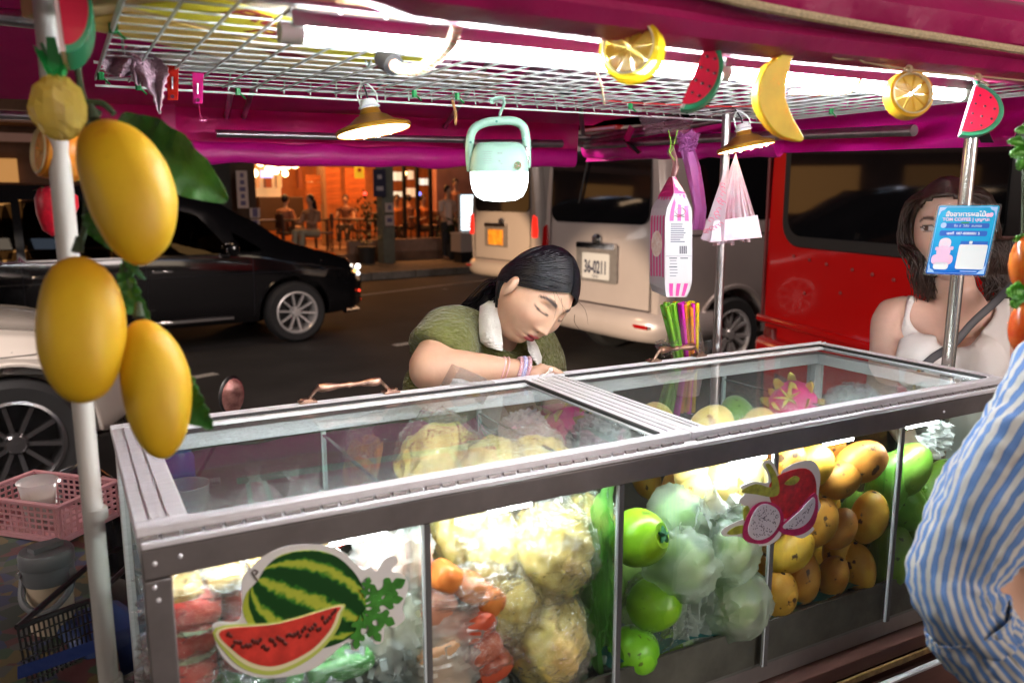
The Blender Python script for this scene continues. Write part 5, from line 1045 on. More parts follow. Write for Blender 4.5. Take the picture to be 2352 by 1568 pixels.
# crushed ice and frosty plastic
icem=mat('ice',(.72,.78,.80),.12,trans=.5,ior=1.31,noise=(80,.2))
def ice(name,lab,cx0,cx1,cy0,cy1,z0,z1,n,s=.011):
    g=MB()
    for i in range(n):
        p=Vector((random.uniform(cx0,cx1),random.uniform(cy0,cy1),random.uniform(z0,z1))); g.box(p,[s*random.uniform(.7,1.4) for _ in range(3)],R3(random.uniform(0,90),random.uniform(0,90),random.uniform(0,90)))
    return obj(name,g,icem,smooth=False,label=lab,cat='ice',kind='stuff')
ice('crushed_ice','loose crushed ice under the watermelon bags',.06,.37,.935,1.10,.845,1.05,900)
ice('crushed_ice','crushed ice at the foot of the papaya bags',.38,.67,.95,1.2,.845,.93,500)
ice('crushed_ice','crushed ice under the guavas',.68,.97,.95,1.3,.845,.92,500)
ice('crushed_ice','crushed ice at the right end under the green mangoes',1.30,1.55,.945,1.3,.845,.92,500)
iceb=thing('ice_bag','clear round bag of ice cubes under the far corner of the right lid','bagged ice',at(1958,932,z=1.18)); c=at(1958,938,z=1.17)
g=MB()
for i in range(420):
    d=Vector((random.gauss(0,1),random.gauss(0,1),random.gauss(0,1))).normalized()*random.uniform(.6,1); g.box(c+Vector((d.x*.062,d.y*.05,d.z*.045)),[random.uniform(.008,.014)]*3,R3(random.uniform(0,90),random.uniform(0,90),0))
obj('ice_cubes',g,icem,iceb,smooth=False,kind='stuff'); film(c,(.068,.056,.05),51,M_film,None,par=iceb)
# white plastic sheeting between guavas, crumpled
def crumple(name,lab,cat,c,sx,sz,m,seed,B=None,par=None,n=26,a=.012):
    B=B or Matrix.Identity(3); c=Vector(c)
    g=MB(); g.sheet(lambda u,v:c+B@Vector(((u-.5)*sx*(1-.3*v),a*2*mnoise.noise(Vector((u*4+seed,v*4,seed)))+a*mnoise.noise(Vector((u*11,v*11,seed))),(v-.5)*sz*(1+.15*math.sin(u*9+seed)))),n,n)
    return obj(name,g,m,par,label=lab,cat=cat) if lab else obj(name,g,m,par)
wpl=glass('white_bag_plastic',(.9,.92,.92),rough=.3,gl=1.5,bump=(30,.8),wh=.55,whc=(.85,.88,.86))
crumple('white_plastic_bag','crumpled white plastic between the guavas and the dragon fruit sticker','plastic bag',at(1600,1340,y=.944),.10,.22,wpl,3)
crumple('white_plastic_bag','white plastic draped under the left tip of the dragon fruit sticker','plastic bag',at(1655,1180,y=.95),.10,.10,wpl,5)
crumple('white_plastic_bag','torn plastic at the bottom between lime guavas and wrapped guava','plastic bag',at(1620,1455,y=.946),.12,.09,wpl,8)
crumple('white_plastic_bag','white plastic bag on top in the right compartment','plastic bag',at(2150,1010,y=.97),.11,.07,wpl,9)
crumple('green_plastic_bag','hazy green bag edge left of the second seal','plastic bag',at(1385,1330,y=.955),.05,.26,glass('green_haze_film',(.6,.9,.5),rough=.3,gl=1,bump=(20,.8),wh=.45,whc=(.25,.6,.15)),11)
for (u,v,z,l,sd_) in ((590,1130,1.16,'clear twisted bag top standing under the left lid',61),(690,1135,1.15,'pointed clear bag near the front of the left lid',62),(730,1150,1.16,'small knotted clear bag by the partition under the left lid',63)):
    p=at(u,v,z=z); t=thing('clear_bag',l,'plastic bag',p,'clear bags under the left lid'); B=R3(random.uniform(-20,20),random.uniform(-20,20),random.uniform(0,90))
    g=MB(); g.lathe([(.04,-.05),(.035,-.02),(.018,.008),(.006,.025),(.012,.045)],26,p,B,fn=lambda w,z_:1+.35*mnoise.noise(Vector((w*2,z_*30,sd_)))+.2*math.sin(w*7),cap=False); obj('film',g,M_film2,t)
    g=MB(); g.ell(p-Vector((0,0,.06)),(.04,.035,.03),nu=14,nv=8,fn=lambda d:1+lump(d,3,.2,sd_)); obj('fruit_slice',g,[wmf,pap,pine_m][sd_%3],t)
# back of the left compartment: cup, bottle, purple cloth
g=MB(); g.sheet(lambda u,v:Vector((.08+.29*u,1.05+.30*v,.93+.01*math.sin(u*9+v*4))),12,8); obj('purple_cloth',g,mat('dark_purple_cloth',(.10,.015,.04),.7,noise=(20,.4)),label='dark purple cloth at the bottom under the left lid',cat='cloth')
cp=at(432,1165,z=1.10); t=thing('plastic_cup','ribbed clear plastic cup in the corner under the left lid','cup',cp); g=MB(); g.lathe([(.026,-.05),(.030,-.02),(.031,-.018),(.033,.01),(.034,.012),(.036,.04),(.038,.042),(.036,.042)],24,cp,cap=False); obj('cup_wall',g,M_film_ice,t); g=MB(); g.lathe([(.001,-.049),(.026,-.05)],24,cp,cap=False); obj('cup_base',g,M_film_ice,t)
bp_=at(412,1080,z=1.05); t=thing('blue_bottle','dark blue bottle with green cap at the rear left corner inside the case','bottle',bp_); g=MB(); g.lathe([(.03,-.1),(.032,-.09),(.032,.03),(.022,.05),(.012,.06),(.012,.07)],20,bp_); obj('bottle_body',g,mat('blue_bottle_plastic',(.01,.04,.25),.2),t); g=MB(); g.lathe([(.014,.07),(.014,.085)],14,bp_); obj('cap',g,mat('green_cap',(.02,.3,.05),.4),t)
tq=MB(); tq.sheet(lambda u,v:Vector((.68+.60*u,.938+.05*v,.915+.004*math.sin(u*30))),30,3); obj('turquoise_liner',tq,mat('turquoise_sheet',(.01,.16,.18),.4),label='torn turquoise liner edge under the mangoes and guavas',cat='liner')
g=MB(); g.bb((X0+.03,.9285,.84),(X1-.03,.9345,.912)); obj('ice_tray_front',g,mat('worn_grey_brown_steel',(.20,.17,.15),.5,.5,noise=(9,.4),bump=(30,.4,.004)),case)
# ======================= hanging decorations =======================
def cvec(dx,dy,dz=0): return RT*dx+UP*dy-FW*dz       # right, up, towards the viewer
def crystal(name,c,tr=.75,emi=0): return glass(name,(.9,.9,.9),rough=.12,gl=2.5,bump=(55,1),wh=tr,whc=c)
twine=mat('jute_twine',(.42,.30,.18),.9)
fabm=mat('plastic_mango_skin',(.62,.35,.008),.5,noise=(9,.5),c2=(.76,.50,.015),sss=.2,bump=(180,.12))
# paint the orange blush near the stalk: a gradient that belongs to the toy
def blush(m,z0,z1,c):
    n=m.node_tree.nodes; L=m.node_tree.links; p=n['Principled BSDF']; src=p.inputs['Base Color'].links[0].from_socket
    tc=n.new('ShaderNodeTexCoord'); sp=n.new('ShaderNodeSeparateXYZ'); L.new(tc.outputs['Object'],sp.inputs[0]); no=n.new('ShaderNodeTexNoise'); no.inputs['Scale'].default_value=25; L.new(tc.outputs['Object'],no.inputs['Vector'])
    ad=n.new('ShaderNodeMath'); ad.operation='MULTIPLY_ADD'; ad.inputs[1].default_value=.05; L.new(no.outputs[0],ad.inputs[0]); L.new(sp.outputs[2],ad.inputs[2])
    mr=n.new('ShaderNodeMapRange'); mr.inputs[1].default_value=z0; mr.inputs[2].default_value=z1; L.new(ad.outputs[0],mr.inputs[0]); mx=n.new('ShaderNodeMixRGB'); mx.inputs[2].default_value=(*c,1); L.new(mr.outputs[0],mx.inputs[0]); L.new(src,mx.inputs[1]); L.new(mx.outputs[0],p.inputs['Base Color'])
spots(fabm,17,.64,(.48,.22,.01),.10); blush(fabm,.055,.13,(.72,.24,.01))
gar_leaf=mat('fabric_mango_leaf',(.012,.060,.012),.45,noise=(18,.5),c2=(.035,.17,.02),bump=(70,.8,.003)); vine=mat('dark_green_vine',(.03,.05,.02),.7)
def toymango(u0,v0,u1,v1,wpx,d,lab,bend=.06,tw=0):
    a=at(u0,v0,d=d); b=at(u1,v1,d=d-.02); ax=(a-b); L_=ax.length; wd=wpx/FP*d; B=basis(ax,RT if not tw else RT+FW*tw); c=(a+b)/2
    t=thing('mango_ornament',lab,'ornament',c,'toy mangoes hanging on the near pole'); t.rotation_euler=B.to_euler(); WL[t.name]=Vector(); sd_=random.random()*20
    g=MB(); g.ell((0,0,0),(wd/2,wd*.44,L_/2),nu=40,nv=28,fn=lambda q:1+.07*q.x*(1-q.z*q.z)-.09*max(0,q.z)**2+.03*max(0,-q.z)+.035*mnoise.noise(Vector((q.x*1.5+sd_,q.y*1.5,q.z*1.8)))); g.v=[(x+bend*wd*(1-(2*z/L_)**2),y,z) for x,y,z in g.v]; obj('mango_skin',g,fabm,t)
    g=MB(); g.tube([(0,0,L_/2-.003),(.002,0,L_/2+.012)],[.006,.003],8); obj('stalk',g,vine,t); return t
toymango(214,268,338,600,192,.80,'uppermost and largest yellow toy mango, tilted, on the near pole',.07); toymango(178,572,192,922,190,.79,'upright yellow toy mango at the left, below the largest one',-.02); toymango(318,722,375,1048,148,.81,'narrow yellow toy mango hanging lowest on the near pole',.05)
vn=thing('vine','dark green vine tying the toy mangoes to the near pole','vine',at(265,440,d=.84))
for pts in ([(175,100),(185,200),(205,250),(225,268)],[(205,250),(250,330),(270,470),(290,600),(300,680),(318,720)],[(205,250),(200,420),(195,520),(180,570)],[(150,190),(190,235),(230,262)],[(290,640),(318,690),(330,712)],[(186,235),(235,238),(262,262)]):
    g=MB(); g.tube(bez([at(u,v,d=.85) for u,v in pts],6),.0032,6); obj('vine_strand',g,vine,vn)
def leaf(u0,v0,u1,v1,wpx,d,par,m=gar_leaf,curl=.02,name='leaf',side=1,roll=.3):
    a=at(u0,v0,d=d); b=at(u1,v1,d=d); ax=b-a; L_=ax.length; s_=(ax.normalized().cross(-FW)).normalized(); w=wpx/FP*d
    def fn(p,q):
        k=(q-.5)*2; wd=w/2*math.sin(math.pi*min(1,p*.93+.05))**.75*(1+.05*math.sin(p*26))
        return a+ax*p+s_*wd*k-FW*(curl*math.sin(p*3.1)+abs(k)*wd*roll+.003*math.sin(p*40)*abs(k))
    g=MB(); g.slab(fn,20,8,.0012,-FW); lf=obj(name,g,m,par); g=MB(); g.tube([a+ax*(i/10)-FW*(curl*math.sin(i/10*3.1)-.0016)*1 for i in range(11)],[.0018*(1-i/12) for i in range(11)],5); obj('midrib',g,mat('leaf_midrib',(.06,.18,.10),.5),lf); return lf
leaf(272,275,522,462,128,.90,vn); leaf(412,850,488,985,70,.83,vn); leaf(288,600,345,735,46,.86,vn); leaf(200,470,285,585,40,.86,vn); leaf(295,705,322,718,22,.85,vn); leaf(330,640,300,560,24,.86,vn); leaf(395,800,455,905,60,.84,vn)
def halfwm(ct,cb,bul,d,thk,lab,grp,flip=1,seeds=True,tiltn=0.0):
    """watermelon slice: ct/cb ends of the flat edge (pixels), bulge px"""
    a=at(*ct,d=d); b=at(*cb,d=d); mid=(a+b)/2; ya=(a-b).normalized(); n=(-FW+RT*tiltn).normalized(); n=(n-ya*n.dot(ya)).normalized(); xa=ya.cross(n)*flip; R_=(a-b).length/2; bu=bul/FP*d
    B=Matrix(((xa.x,ya.x,n.x),(xa.y,ya.y,n.y),(xa.z,ya.z,n.z)))
    t=thing('watermelon_ornament',lab,'ornament',mid,grp)
    def half(k,off=0): return [(off,R_*k)]+[(bu*k*math.cos(q)+off,R_*k*math.sin(q)) for q in [math.pi/2-math.pi*i/20 for i in range(1,20)]]+[(off,-R_*k)]
    g=MB(); g.prism(half(1.0),thk,B,mid-n*thk); obj('rind',g,mat('toy_rind_green',(.03,.30,.14),.35,coat=.3),t,bevel=.001)
    g=MB(); g.prism([(x+.0004,y) for x,y in half(.85)],.0012,B,mid+n*.0001); o=obj('red_face',g,mat('toy_watermelon_red',(.60,.012,.05),.35,coat=.3),t)
    g=MB(); g.prism([(-.004,R_*.97),(.0006,R_*.97),(.0006,-R_*.97),(-.004,-R_*.97)],thk,B,mid-n*thk*1.0); obj('cut_edge',g,mat('toy_pale_edge',(.75,.60,.58),.35,coat=.3),t)
    if seeds:
        me=mesh_of('toy_seed',MB().ell((0,0,0),(R_*.045,R_*.045,.001),B,nu=8,nv=4),M_black)
        P=[]
        for (x,y) in ((.2,.55),(.5,.55),(.15,.22),(.42,.2),(.7,.18),(.15,-.15),(.42,-.18),(.7,-.2),(.2,-.5),(.48,-.52)): P.append(tuple(B@Vector((x*bu,y*R_,.0016))))
        alike('seed',me,t,P)
    g=MB(); g.ell(a+ya*.003,.006,nu=8,nv=6); obj('top_knob',g,mat('toy_rind_green',(.03,.30,.14),.35),t); return t
WMG='toy watermelon slices'
halfwm((1627,92),(1562,250),-62,.98,.014,'toy watermelon slice hanging between the lemon slice and the banana',WMG,-1,tiltn=-.25)
halfwm((2243,190),(2206,310),-75,1.32,.014,'toy watermelon slice at the far pole top',WMG,-1,tiltn=-.25)
t=halfwm((118,-120),(150,122),70,.80,.05,'big toy watermelon slice at the top of the near pole',WMG,1,seeds=False,tiltn=.45)
# banana
def banana(): 
    t=thing('banana_ornament','flat yellow toy banana hanging before the LED tube','ornament',at(1795,220,y=.78)); P=[(1818,118,12),(1806,135,14),(1786,165,27),(1775,200,31),(1775,235,32),(1788,265,30),(1808,293,24),(1832,312,13),(1845,322,5)]
    y0=.775; L_=[];R__=[]
    V=[Vector((u,v)) for u,v,w in P]; 
    for i,(u,v,w) in enumerate(P):
        d=(V[min(i+1,len(V)-1)]-V[max(i-1,0)]).normalized(); nn=Vector((-d.y,d.x)); L_.append(V[i]+nn*w); R__.append(V[i]-nn*w)
    def sm(Q): q=[Vector((a.x,a.y,0)) for a in Q]; return bez(q,4)
    O=sm(L_)+list(reversed(sm(R__))); F=[at(p.x,p.y,y=y0) for p in O]; n=len(F); g=MB(); g.add(F+[p+Vector((0,.012,0)) for p in F],[tuple(range(n)),tuple(range(2*n-1,n-1,-1))]+[(i,n+i,n+(i+1)%n,(i+1)%n) for i in range(n)])
    obj('banana_skin',g,mat('toy_banana_yellow',(.80,.60,.03),.4,noise=(25,.12),sss=.3),t,bevel=.002); g=MB(); g.tube([at(1805,128,y=.78),at(1798,112,y=.785)],.006,8); g.tube([at(1820,125,y=.78),at(1826,112,y=.785)],.006,8); obj('cut_stem',g,mat('toy_banana_yellow',(.80,.60,.03),.4),t)
banana()
def citrus(u,v,rx,ry,y,lab,rind,core,turn,d=None,thick=.02,light=.75):
    c=at(u,v,y=y) if d is None else at(u,v,d=d); dd=(c-Vector((0,0,H))).dot(FW); R_=ry/FP*dd; n=(-FW+RT*turn).normalized(); B=basis(n,RT)
    t=thing('citrus_ornament',lab,'ornament',c,'toy citrus slices'); g=MB(); g.lathe([(R_*.80,.001),(R_*.86,.005),(R_*.97,.003),(R_,-.004),(R_,-thick),(R_*.95,-thick-.002),(R_*.8,-thick+.002)],40,c,B,cap=False); obj('rind_ring',g,rind,t)
    g=MB(); g.lathe([(R_*.80,.0005),(R_*.86,.0058),(R_*.82,.0068),(R_*.78,.002)],40,c,B,cap=False); obj('pith_ring',g,mat('toy_pith',(.80,.72,.45),.4),t)
    for k_ in range(9):
        a0=2*math.pi*k_/9+.05; a1=a0+2*math.pi/9-.09; P=[(.06*R_*math.cos((a0+a1)/2),.06*R_*math.sin((a0+a1)/2))]+[(.78*R_*math.cos(a0+(a1-a0)*i/5),.78*R_*math.sin(a0+(a1-a0)*i/5)) for i in range(6)]
        g=MB(); g.prism(P,.006,B,c-B@Vector((0,0,.004))); obj('segment',g,core,t,bevel=.0012)
    g=MB(); g.lathe([(.0005,-.008),(R_*.8,-.008)],30,c,B,cap=False); obj('pulp_disc',g,core,t); return t
yr=glass('lemon_rind_gel',(.9,.8,.2),rough=.2,gl=1.5,bump=(30,.3),wh=.85,whc=(.88,.70,.03)); yc=crystal('lemon_core',(.90,.70,.16),.88)
orr=mat('toy_orange_rind',(.80,.27,.01),.4,sss=.3); oc=crystal('orange_core',(.85,.60,.25),.8)
citrus(1445,110,55,73,.775,'yellow toy lemon slice, nearer one, over the LED tube',yr,yc,-.5,thick=.022); citrus(2092,216,56,55,.775,'yellow toy lemon slice at the far end of the LED tube',mat('toy_lemon_orange_rind',(.80,.42,.02),.4),yc,.1,thick=.014); citrus(100,348,30,60,0,'orange toy citrus slice seen half edge-on under the pineapple',orr,oc,-.95,d=.92,thick=.034)
# pineapple lantern and strawberry
t=thing('pineapple_ornament','glittery yellow toy pineapple with green top above the mangoes','ornament',at(135,248,d=.84)); c=at(135,248,d=.84); g=MB(); g.ell(c,(.0265,.0265,.031),nu=18,nv=14,fn=lambda q:1+.06*((int((math.atan2(q.y,q.x)+4)*4)+int((q.z+1)*7))%2)); obj('pineapple_body',g,crystal('pineapple_gel',(.80,.62,.12),.8),t,smooth=False)
for k_ in range(9):
    a=k_*.7; g=MB(); p=c+Vector((0,0,.028)); q=p+RT*(.020*math.cos(a))-FW*(.012*math.sin(a))+UP*(.026+.006*(k_%3)); s_=Vector((-math.sin(a),math.cos(a),0))*.007; g.add([p-s_,p+s_,q+s_*.9,q-s_*.2],[(0,1,2,3),(3,2,1,0)][:1]); g.v+= [tuple(Vector(x)+Vector((.0008,.0008,0))) for x in g.v[:4]]; g.f+=[(7,6,5,4),(0,4,5,1),(1,5,6,2),(2,6,7,3),(3,7,4,0)]; g.m+=[0]*5; obj('top_leaf',g,mat('toy_green_leaf',(.01,.30,.06),.35,coat=.3),t)
t=thing('strawberry_ornament','red toy strawberry half hidden behind the near pole','ornament',at(125,480,d=1.12)); c=at(128,482,d=1.12); g=MB(); g.lathe([(.001,-.036),(.012,-.030),(.022,-.010),(.027,.010),(.024,.024),(.012,.030),(.001,.029)],24,c,R3(0,12,0)); obj('berry',g,mat('toy_strawberry_red',(.55,.008,.03),.4,noise=(120,.3),sss=.2),t); g=MB()
for k_ in range(6): a=k_*1.05; p=c+Vector((-.004,0,.029)); q=p+Vector((.022*math.cos(a),.022*math.sin(a),-.004)); s_=Vector((-math.sin(a),math.cos(a),0))*.006; g.add([p,(p+q)/2+s_+Vector((0,0,.004)),q,(p+q)/2-s_+Vector((0,0,.004))],[(0,1,2,3)])
obj('calyx',g,mat('toy_green_leaf',(.01,.30,.06),.35),t)
# twine along the canopy front
t=thing('twine','jute twine with knots strung along the canopy front','string',at(1700,85,y=.775)); SP=[(1360,-20),(1400,5),(1458,30),(1540,48),(1620,68),(1700,85),(1780,100),(1850,112),(1920,126),(2010,148),(2090,160),(2170,170),(2250,176),(2352,186)]
g=MB(); g.tube(bez([at(u,v,y=.772) for u,v in SP],5),.0013,6); obj('twine_strand',g,twine,t)
for (u,v,L_) in ((1458,28,1),(1620,66,1.3),(1760,98,1),(1928,122,1.6),(2088,158,.8),(2246,176,.7)):
    g=MB(); p=[at(u+12*L_*math.cos(a)*(1+.2*math.sin(a*3)),v+9*L_*math.sin(a),y=.768) for a in [i*.6 for i in range(14)]]; p+=[at(u+26*L_,v+14,y=.768),at(u+36*L_,v+22,y=.768)]; g.tube(p,.0011,5); g.ell(at(u,v,y=.770),.004,nu=8,nv=5); obj('knot',g,twine,t)
for (u,v,u2,v2) in ((1458,34,1450,45),(1622,72,1625,90),(1770,104,1800,120),(2090,162,2092,166)): g=MB(); g.tube([at(u,v,y=.773),at(u2,v2,y=.775)],.001,5); obj('tie_loop',g,twine,t)
g=MB(); g.tube(bez([at(1378,150,y=.86),at(1372,165,y=.87),at(1382,200,y=.9),at(1388,240,y=.95)],6),.0013,5); obj('loose_end',g,twine,t)
# garland at the right edge of the stall
t=thing('apple_garland','green leaves and red rose apples hanging at the far front corner','garland',at(2338,560,d=1.0)); gl2=mat('toy_light_leaf',(.12,.42,.04),.4,coat=.3,noise=(30,.3)); 
for (a,b,c_,d_,w) in ((2352,330,2312,325,24),(2356,350,2318,355,30),(2348,362,2340,392,30),(2356,300,2330,300,20),(2352,668,2310,672,40),(2356,690,2318,700,36),(2356,545,2326,552,18),(2352,655,2330,650,22)): leaf(a,b,c_,d_,w,1.0,t,gl2,.004)
ra_=mat('rose_apple_red',(.62,.02,.008),.25,coat=.6,noise=(22,.6),c2=(.75,.22,.02)); 
for (u,v,w,h) in ((2356,595,34,62),(2352,745,32,58)): g=MB(); c=at(u,v,d=1.0); g.ell(c,(w/FP*1.0,w/FP,h/FP),nu=18,nv=14,fn=lambda q:1+.15*max(0,-q.z)-.1*max(0,q.z)); obj('rose_apple',g,ra_,t)
g=MB(); g.tube([at(2356,280,d=1.01),at(2352,520,d=1.01),at(2356,800,d=1.01)],.003,6); obj('stem',g,vine,t)
# ======================= lamps under the rack =======================
gold=mat('gold_lampshade',(.52,.26,.03),.34,.75); 
def goldlamp(sock,rim,hook,y,wpx,lab,cold=False):
    c=at(*rim,y=y); a=at(*sock,y=y+.006); ax=(a-c).normalized(); dd=(c-Vector((0,0,H))).dot(FW); R_=wpx/2/FP*dd; hgt=(a-c).length; B=basis(ax,RT); t=thing('cone_lamp',lab,'lamp',c,'gold cone lamps under the rack')
    g=MB(); g.lathe([(R_*.97,-.004),(R_,0),(R_*.98,.004),(R_*.62,.012),(R_*.42,.022),(R_*.30,hgt*.55),(R_*.24,hgt*.78),(.014,hgt*.80)],36,c,B,cap=False); obj('lamp_shade',g,gold,t)
    g=MB(); g.lathe([(.001,hgt*1.12),(.011,hgt*1.12),(.013,hgt*1.08),(.0145,hgt*.92),(.018,hgt*.87),(.019,hgt*.82),(.016,hgt*.79),(.0155,hgt*.76)],20,c,B,cap=False); obj('socket',g,M_white,t)
    g=MB(); g.lathe([(.001,-.002),(R_*.95,-.003)],32,c,B,cap=False); obj('diffuser_disc',g,emis('warm_led_disc' ,(1,.66,.30),14),t)
    me=mesh_of('led_chip',MB().ell((0,0,0),(.0035,.0035,.0015),B,nu=8,nv=4),emis('warm_led_chip',(1,.82,.55),45)); alike('led_chip',me,t,[tuple(B@Vector((R_*.72*math.cos(i*2*math.pi/12),R_*.72*math.sin(i*2*math.pi/12),-.005))) for i in range(12)])
    top=c+ax*hgt*1.12; h=at(*hook,y=y); g=MB(); g.tube(bez([top-ax*.012+RT*.014,top+RT*.016+ax*.01,h+Vector((0,0,.006)),top-RT*.016+ax*.01,top-ax*.012-RT*.014],6),.0016,6); obj('hanging_ring',g,M_white,t)
    g=MB(); g.tube([top,top+ax*.01,h+Vector((0,.01,.01))],.0016,5); obj('cord',g,M_black,t); return t
goldlamp((846,236),(858,298),(836,198),1.40,174,'gold cone lamp glowing warm, left of the mint lantern'); goldlamp((1706,290),(1713,337),(1696,262),1.34,132,'small gold cone lamp above the white plastic bags')
# mint rechargeable lantern
mint=mat('mint_plastic',(.24,.40,.32),.45,noise=(60,.04)); lc=at(1147,372,y=1.30); dd=(lc-Vector((0,0,H))).dot(FW); k=dd/FP
B=Matrix(((RT.x,-FW.x*1,0),(RT.y,-FW.y,0),(0,0,1))); ry=Vector((-FW.x,-FW.y,0)).normalized(); B=Matrix(((RT.x,-ry.x,0),(RT.y,-ry.y,0),(0,0,1)))
lt=thing('camping_lantern','mint green rechargeable lantern with glowing white lower half hanging from the rack','lamp',lc)
def sq(w,z): return 1/max(.001,(abs(math.cos(w))**4+abs(math.sin(w))**4)**.25)
w_=67*k
g=MB(); g.lathe([(.001,44*k),(w_*.45,44*k),(w_*.68,42*k),(w_*.82,35*k),(w_*.91,22*k),(w_*.97,4*k),(w_,-23*k)],40,lc,B,fn=sq,sy=.8,cap=False); obj('housing',g,mint,lt)
g=MB(); g.lathe([(w_*.995,-23.5*k),(w_*.985,-45*k),(w_*.93,-62*k),(w_*.80,-78*k),(w_*.55,-87*k),(.001,-90*k)],40,lc,B,fn=sq,sy=.8,cap=False); obj('diffuser',g,emis('lantern_glow',(.90,.97,1),9),lt)
def L(u,v,f=0): return lc+RT*((u-1147)*k)+Vector((0,0,(372-v)*k))+ry*f
g=MB(); hp3=[L(1082,392),L(1079,360),L(1081,318),L(1092,296),L(1118,284),L(1147,281),L(1178,281),L(1200,292),L(1208,318),L(1210,360),L(1209,385)]; g.tube(bez(hp3,5),[.0085]*51,12,flat=.9,up=(0,0,1)); obj('handle',g,mint,lt)
for (u,v) in ((1141,283),(1082,329),(1202,322),(1081,392)): g=MB(); p=L(u,v,.0095); g.tube([p,p+ry*.0012],.0022,10); obj('screw_hole',g,mat('dark_mint',(.03,.16,.12),.6),lt)
g=MB(); g.ell(L(1208,360,.004),(.0055,.008,.020),nu=14,nv=10); obj('side_torch_lens',g,mat('silver_facets',(.7,.6,.65),.1,.8,bump=(200,1,.004)),lt)
g=MB(); g.tube([L(1189,382,.054*0+w_*.79),L(1189,382,w_*.84)],.0065,16); obj('power_button',g,mat('iridescent_button',(.5,.4,.5),.12,.9,noise=(300,.6),c2=(.1,.5,.4)),lt)
for i in range(6):
    g=MB(); uu=1108+ (i%2)*0; p=L(1122-0,352+5*i,w_*.795); g.box(p,(.016*(1-.1*(i%3)),.0006,.0009),B); obj('label_line',g,mat('grey_print',(.25,.33,.3),.6),lt)
for i,(u,v) in enumerate(((1146,355),(1152,355),(1148,372),(1153,378))): g=MB(); p=L(u,v,w_*.80); g.box(p,(.0035,.0006,.0028),B); obj('label_mark',g,mat('grey_print',(.25,.33,.3),.6),lt)
g=MB(); g.tube(bez([L(1146,282),L(1150,262),L(1158,245),L(1156,232),L(1146,230),L(1128,234),L(1130,240),L(1136,240)],6),.0038,8,flat=.6); obj('hook',g,mint,lt)
# ======================= things hanging behind the case =======================
# pack of striped paper bags
pk=thing('paper_bag_pack','pink and white striped bag pack with white label hanging by the thin steel pole','packet',at(1545,500,d=1.72))
E0,E1=1.66,1.72
prof_=[(405,1544,1551,1538),(445,1548,1575,1515),(478,1532,1588,1497),(500,1528,1590,1493),(590,1527,1590,1491),(650,1527,1589,1492),(668,1528,1583,1498),(682,1531,1577,1530)]
V=[]; 
for (v,ue,ur,ul) in prof_:
    e=at(ue,v,d=E0); r=at(ur,v,d=E0+.01); l=at(ul,v,d=E1+.02); bk=e+(r-e)+(l-e); V+= [e,r,bk,l]
g=MB(); n_=len(prof_); g.add(V,[(i*4+j,i*4+(j+1)%4,(i+1)*4+(j+1)%4,(i+1)*4+j) for i in range(n_-1) for j in range(4)]+[(0,1,2,3),tuple((n_-1)*4+j for j in (3,2,1,0))]); obj('bag_body',g,mat('white_paper_glossy',(.38,.35,.365),.3,coat=.4),pk,smooth=False)
def face(side,v,f,o=.0006):
    """point on right ('r') or left ('l') face at height v, fraction f from the near edge"""
    for a,b in zip(prof_,prof_[1:]):
        if a[0]<=v<=b[0]: t=(v-a[0])/(b[0]-a[0]); ue,ur,ul=[a[i]+(b[i]-a[i])*t for i in (1,2,3)]; break
    e=at(ue,v,d=E0); q=at(ur,v,d=E0+.01) if side=='r' else at(ul,v,d=E1+.02); out=-FW if side=='r' else (-FW-RT*.9).normalized(); return e.lerp(q,f)+out*o
def strip(side,f0,f1,v0,v1,m,name,par=pk,o=.0006,n=5):
    g=MB(); P=[];Q=[]
    for i in range(n+1):
        v=v0+(v1-v0)*i/n; P.append(face(side,v,f0,o)); Q.append(face(side,v,f1,o))
    g.add(P+Q,[(i,i+1,n+1+i+1,n+1+i) for i in range(n)]); N=len(g.v); out=FW*.0004; g.add([Vector(p)+out for p in P+Q],[(n+1+i,n+2+i,i+1,i) for i in range(n)]); return obj(name,g,m,par,smooth=False)
pk_p=mat('pink_print',(.60,.02,.20),.35,coat=.3); pk_d=mat('deep_pink_print',(.55,.01,.16),.35,coat=.3); 
strip('r',.02,.98,407,445,pk_p,'pink_cap'); strip('l',.02,.98,407,452,pk_d,'pink_cap')
for f in (.16,.44,.72): strip('r',f,f+.15,447,508,pk_p,'stripe'); strip('r',f,f+.15,651,680,pk_p,'stripe')
for i in range(5): strip('l',.06+.19*i,.06+.19*i+.1,453,678,pk_d,'stripe')
strip('r',.08,.96,508,650,mat('white_label',(.36,.355,.36),.4),'label',o=.0009)
ink=mat('label_ink',(.10,.10,.13),.6); dk=mat('label_ink_dark',(.03,.03,.05),.6)
for i in range(9): strip('r',.2,.2+random.uniform(.35,.6),514+5*i,516.6+5*i,ink,'print_line',o=.0012,n=1)
for i in range(9): strip('r',.52+.033*i,.52+.033*i+.014*(1+i%2),565,583,dk,'barcode_bar',o=.0012,n=1)
for (f0,f1,v) in ((.16,.44,592),(.56,.84,592),(.16,.44,612)): strip('r',f0,f1,v,v+2.2,dk,'print_bar',o=.0012,n=1)
for i in range(6): strip('r',.18,.18+random.uniform(.2,.3),598+7*i,599.5+7*i,ink,'print_line',o=.0012,n=1)
strip('r',.03,.97,588,588.8,ink,'print_line',o=.0012,n=1)
g=MB(); g.tube([face('r',486+9*math.sin(a),.55+.22*math.cos(a),.0012) for a in [i*math.pi/3 for i in range(7)]],.0006,4); obj('emblem',g,dk,pk); g=MB(); g.tube([face('r',497+1.5*math.sin(f*30),f,.0012) for f in [.25+.06*i for i in range(10)]],.0006,4); obj('emblem_script',g,dk,pk)
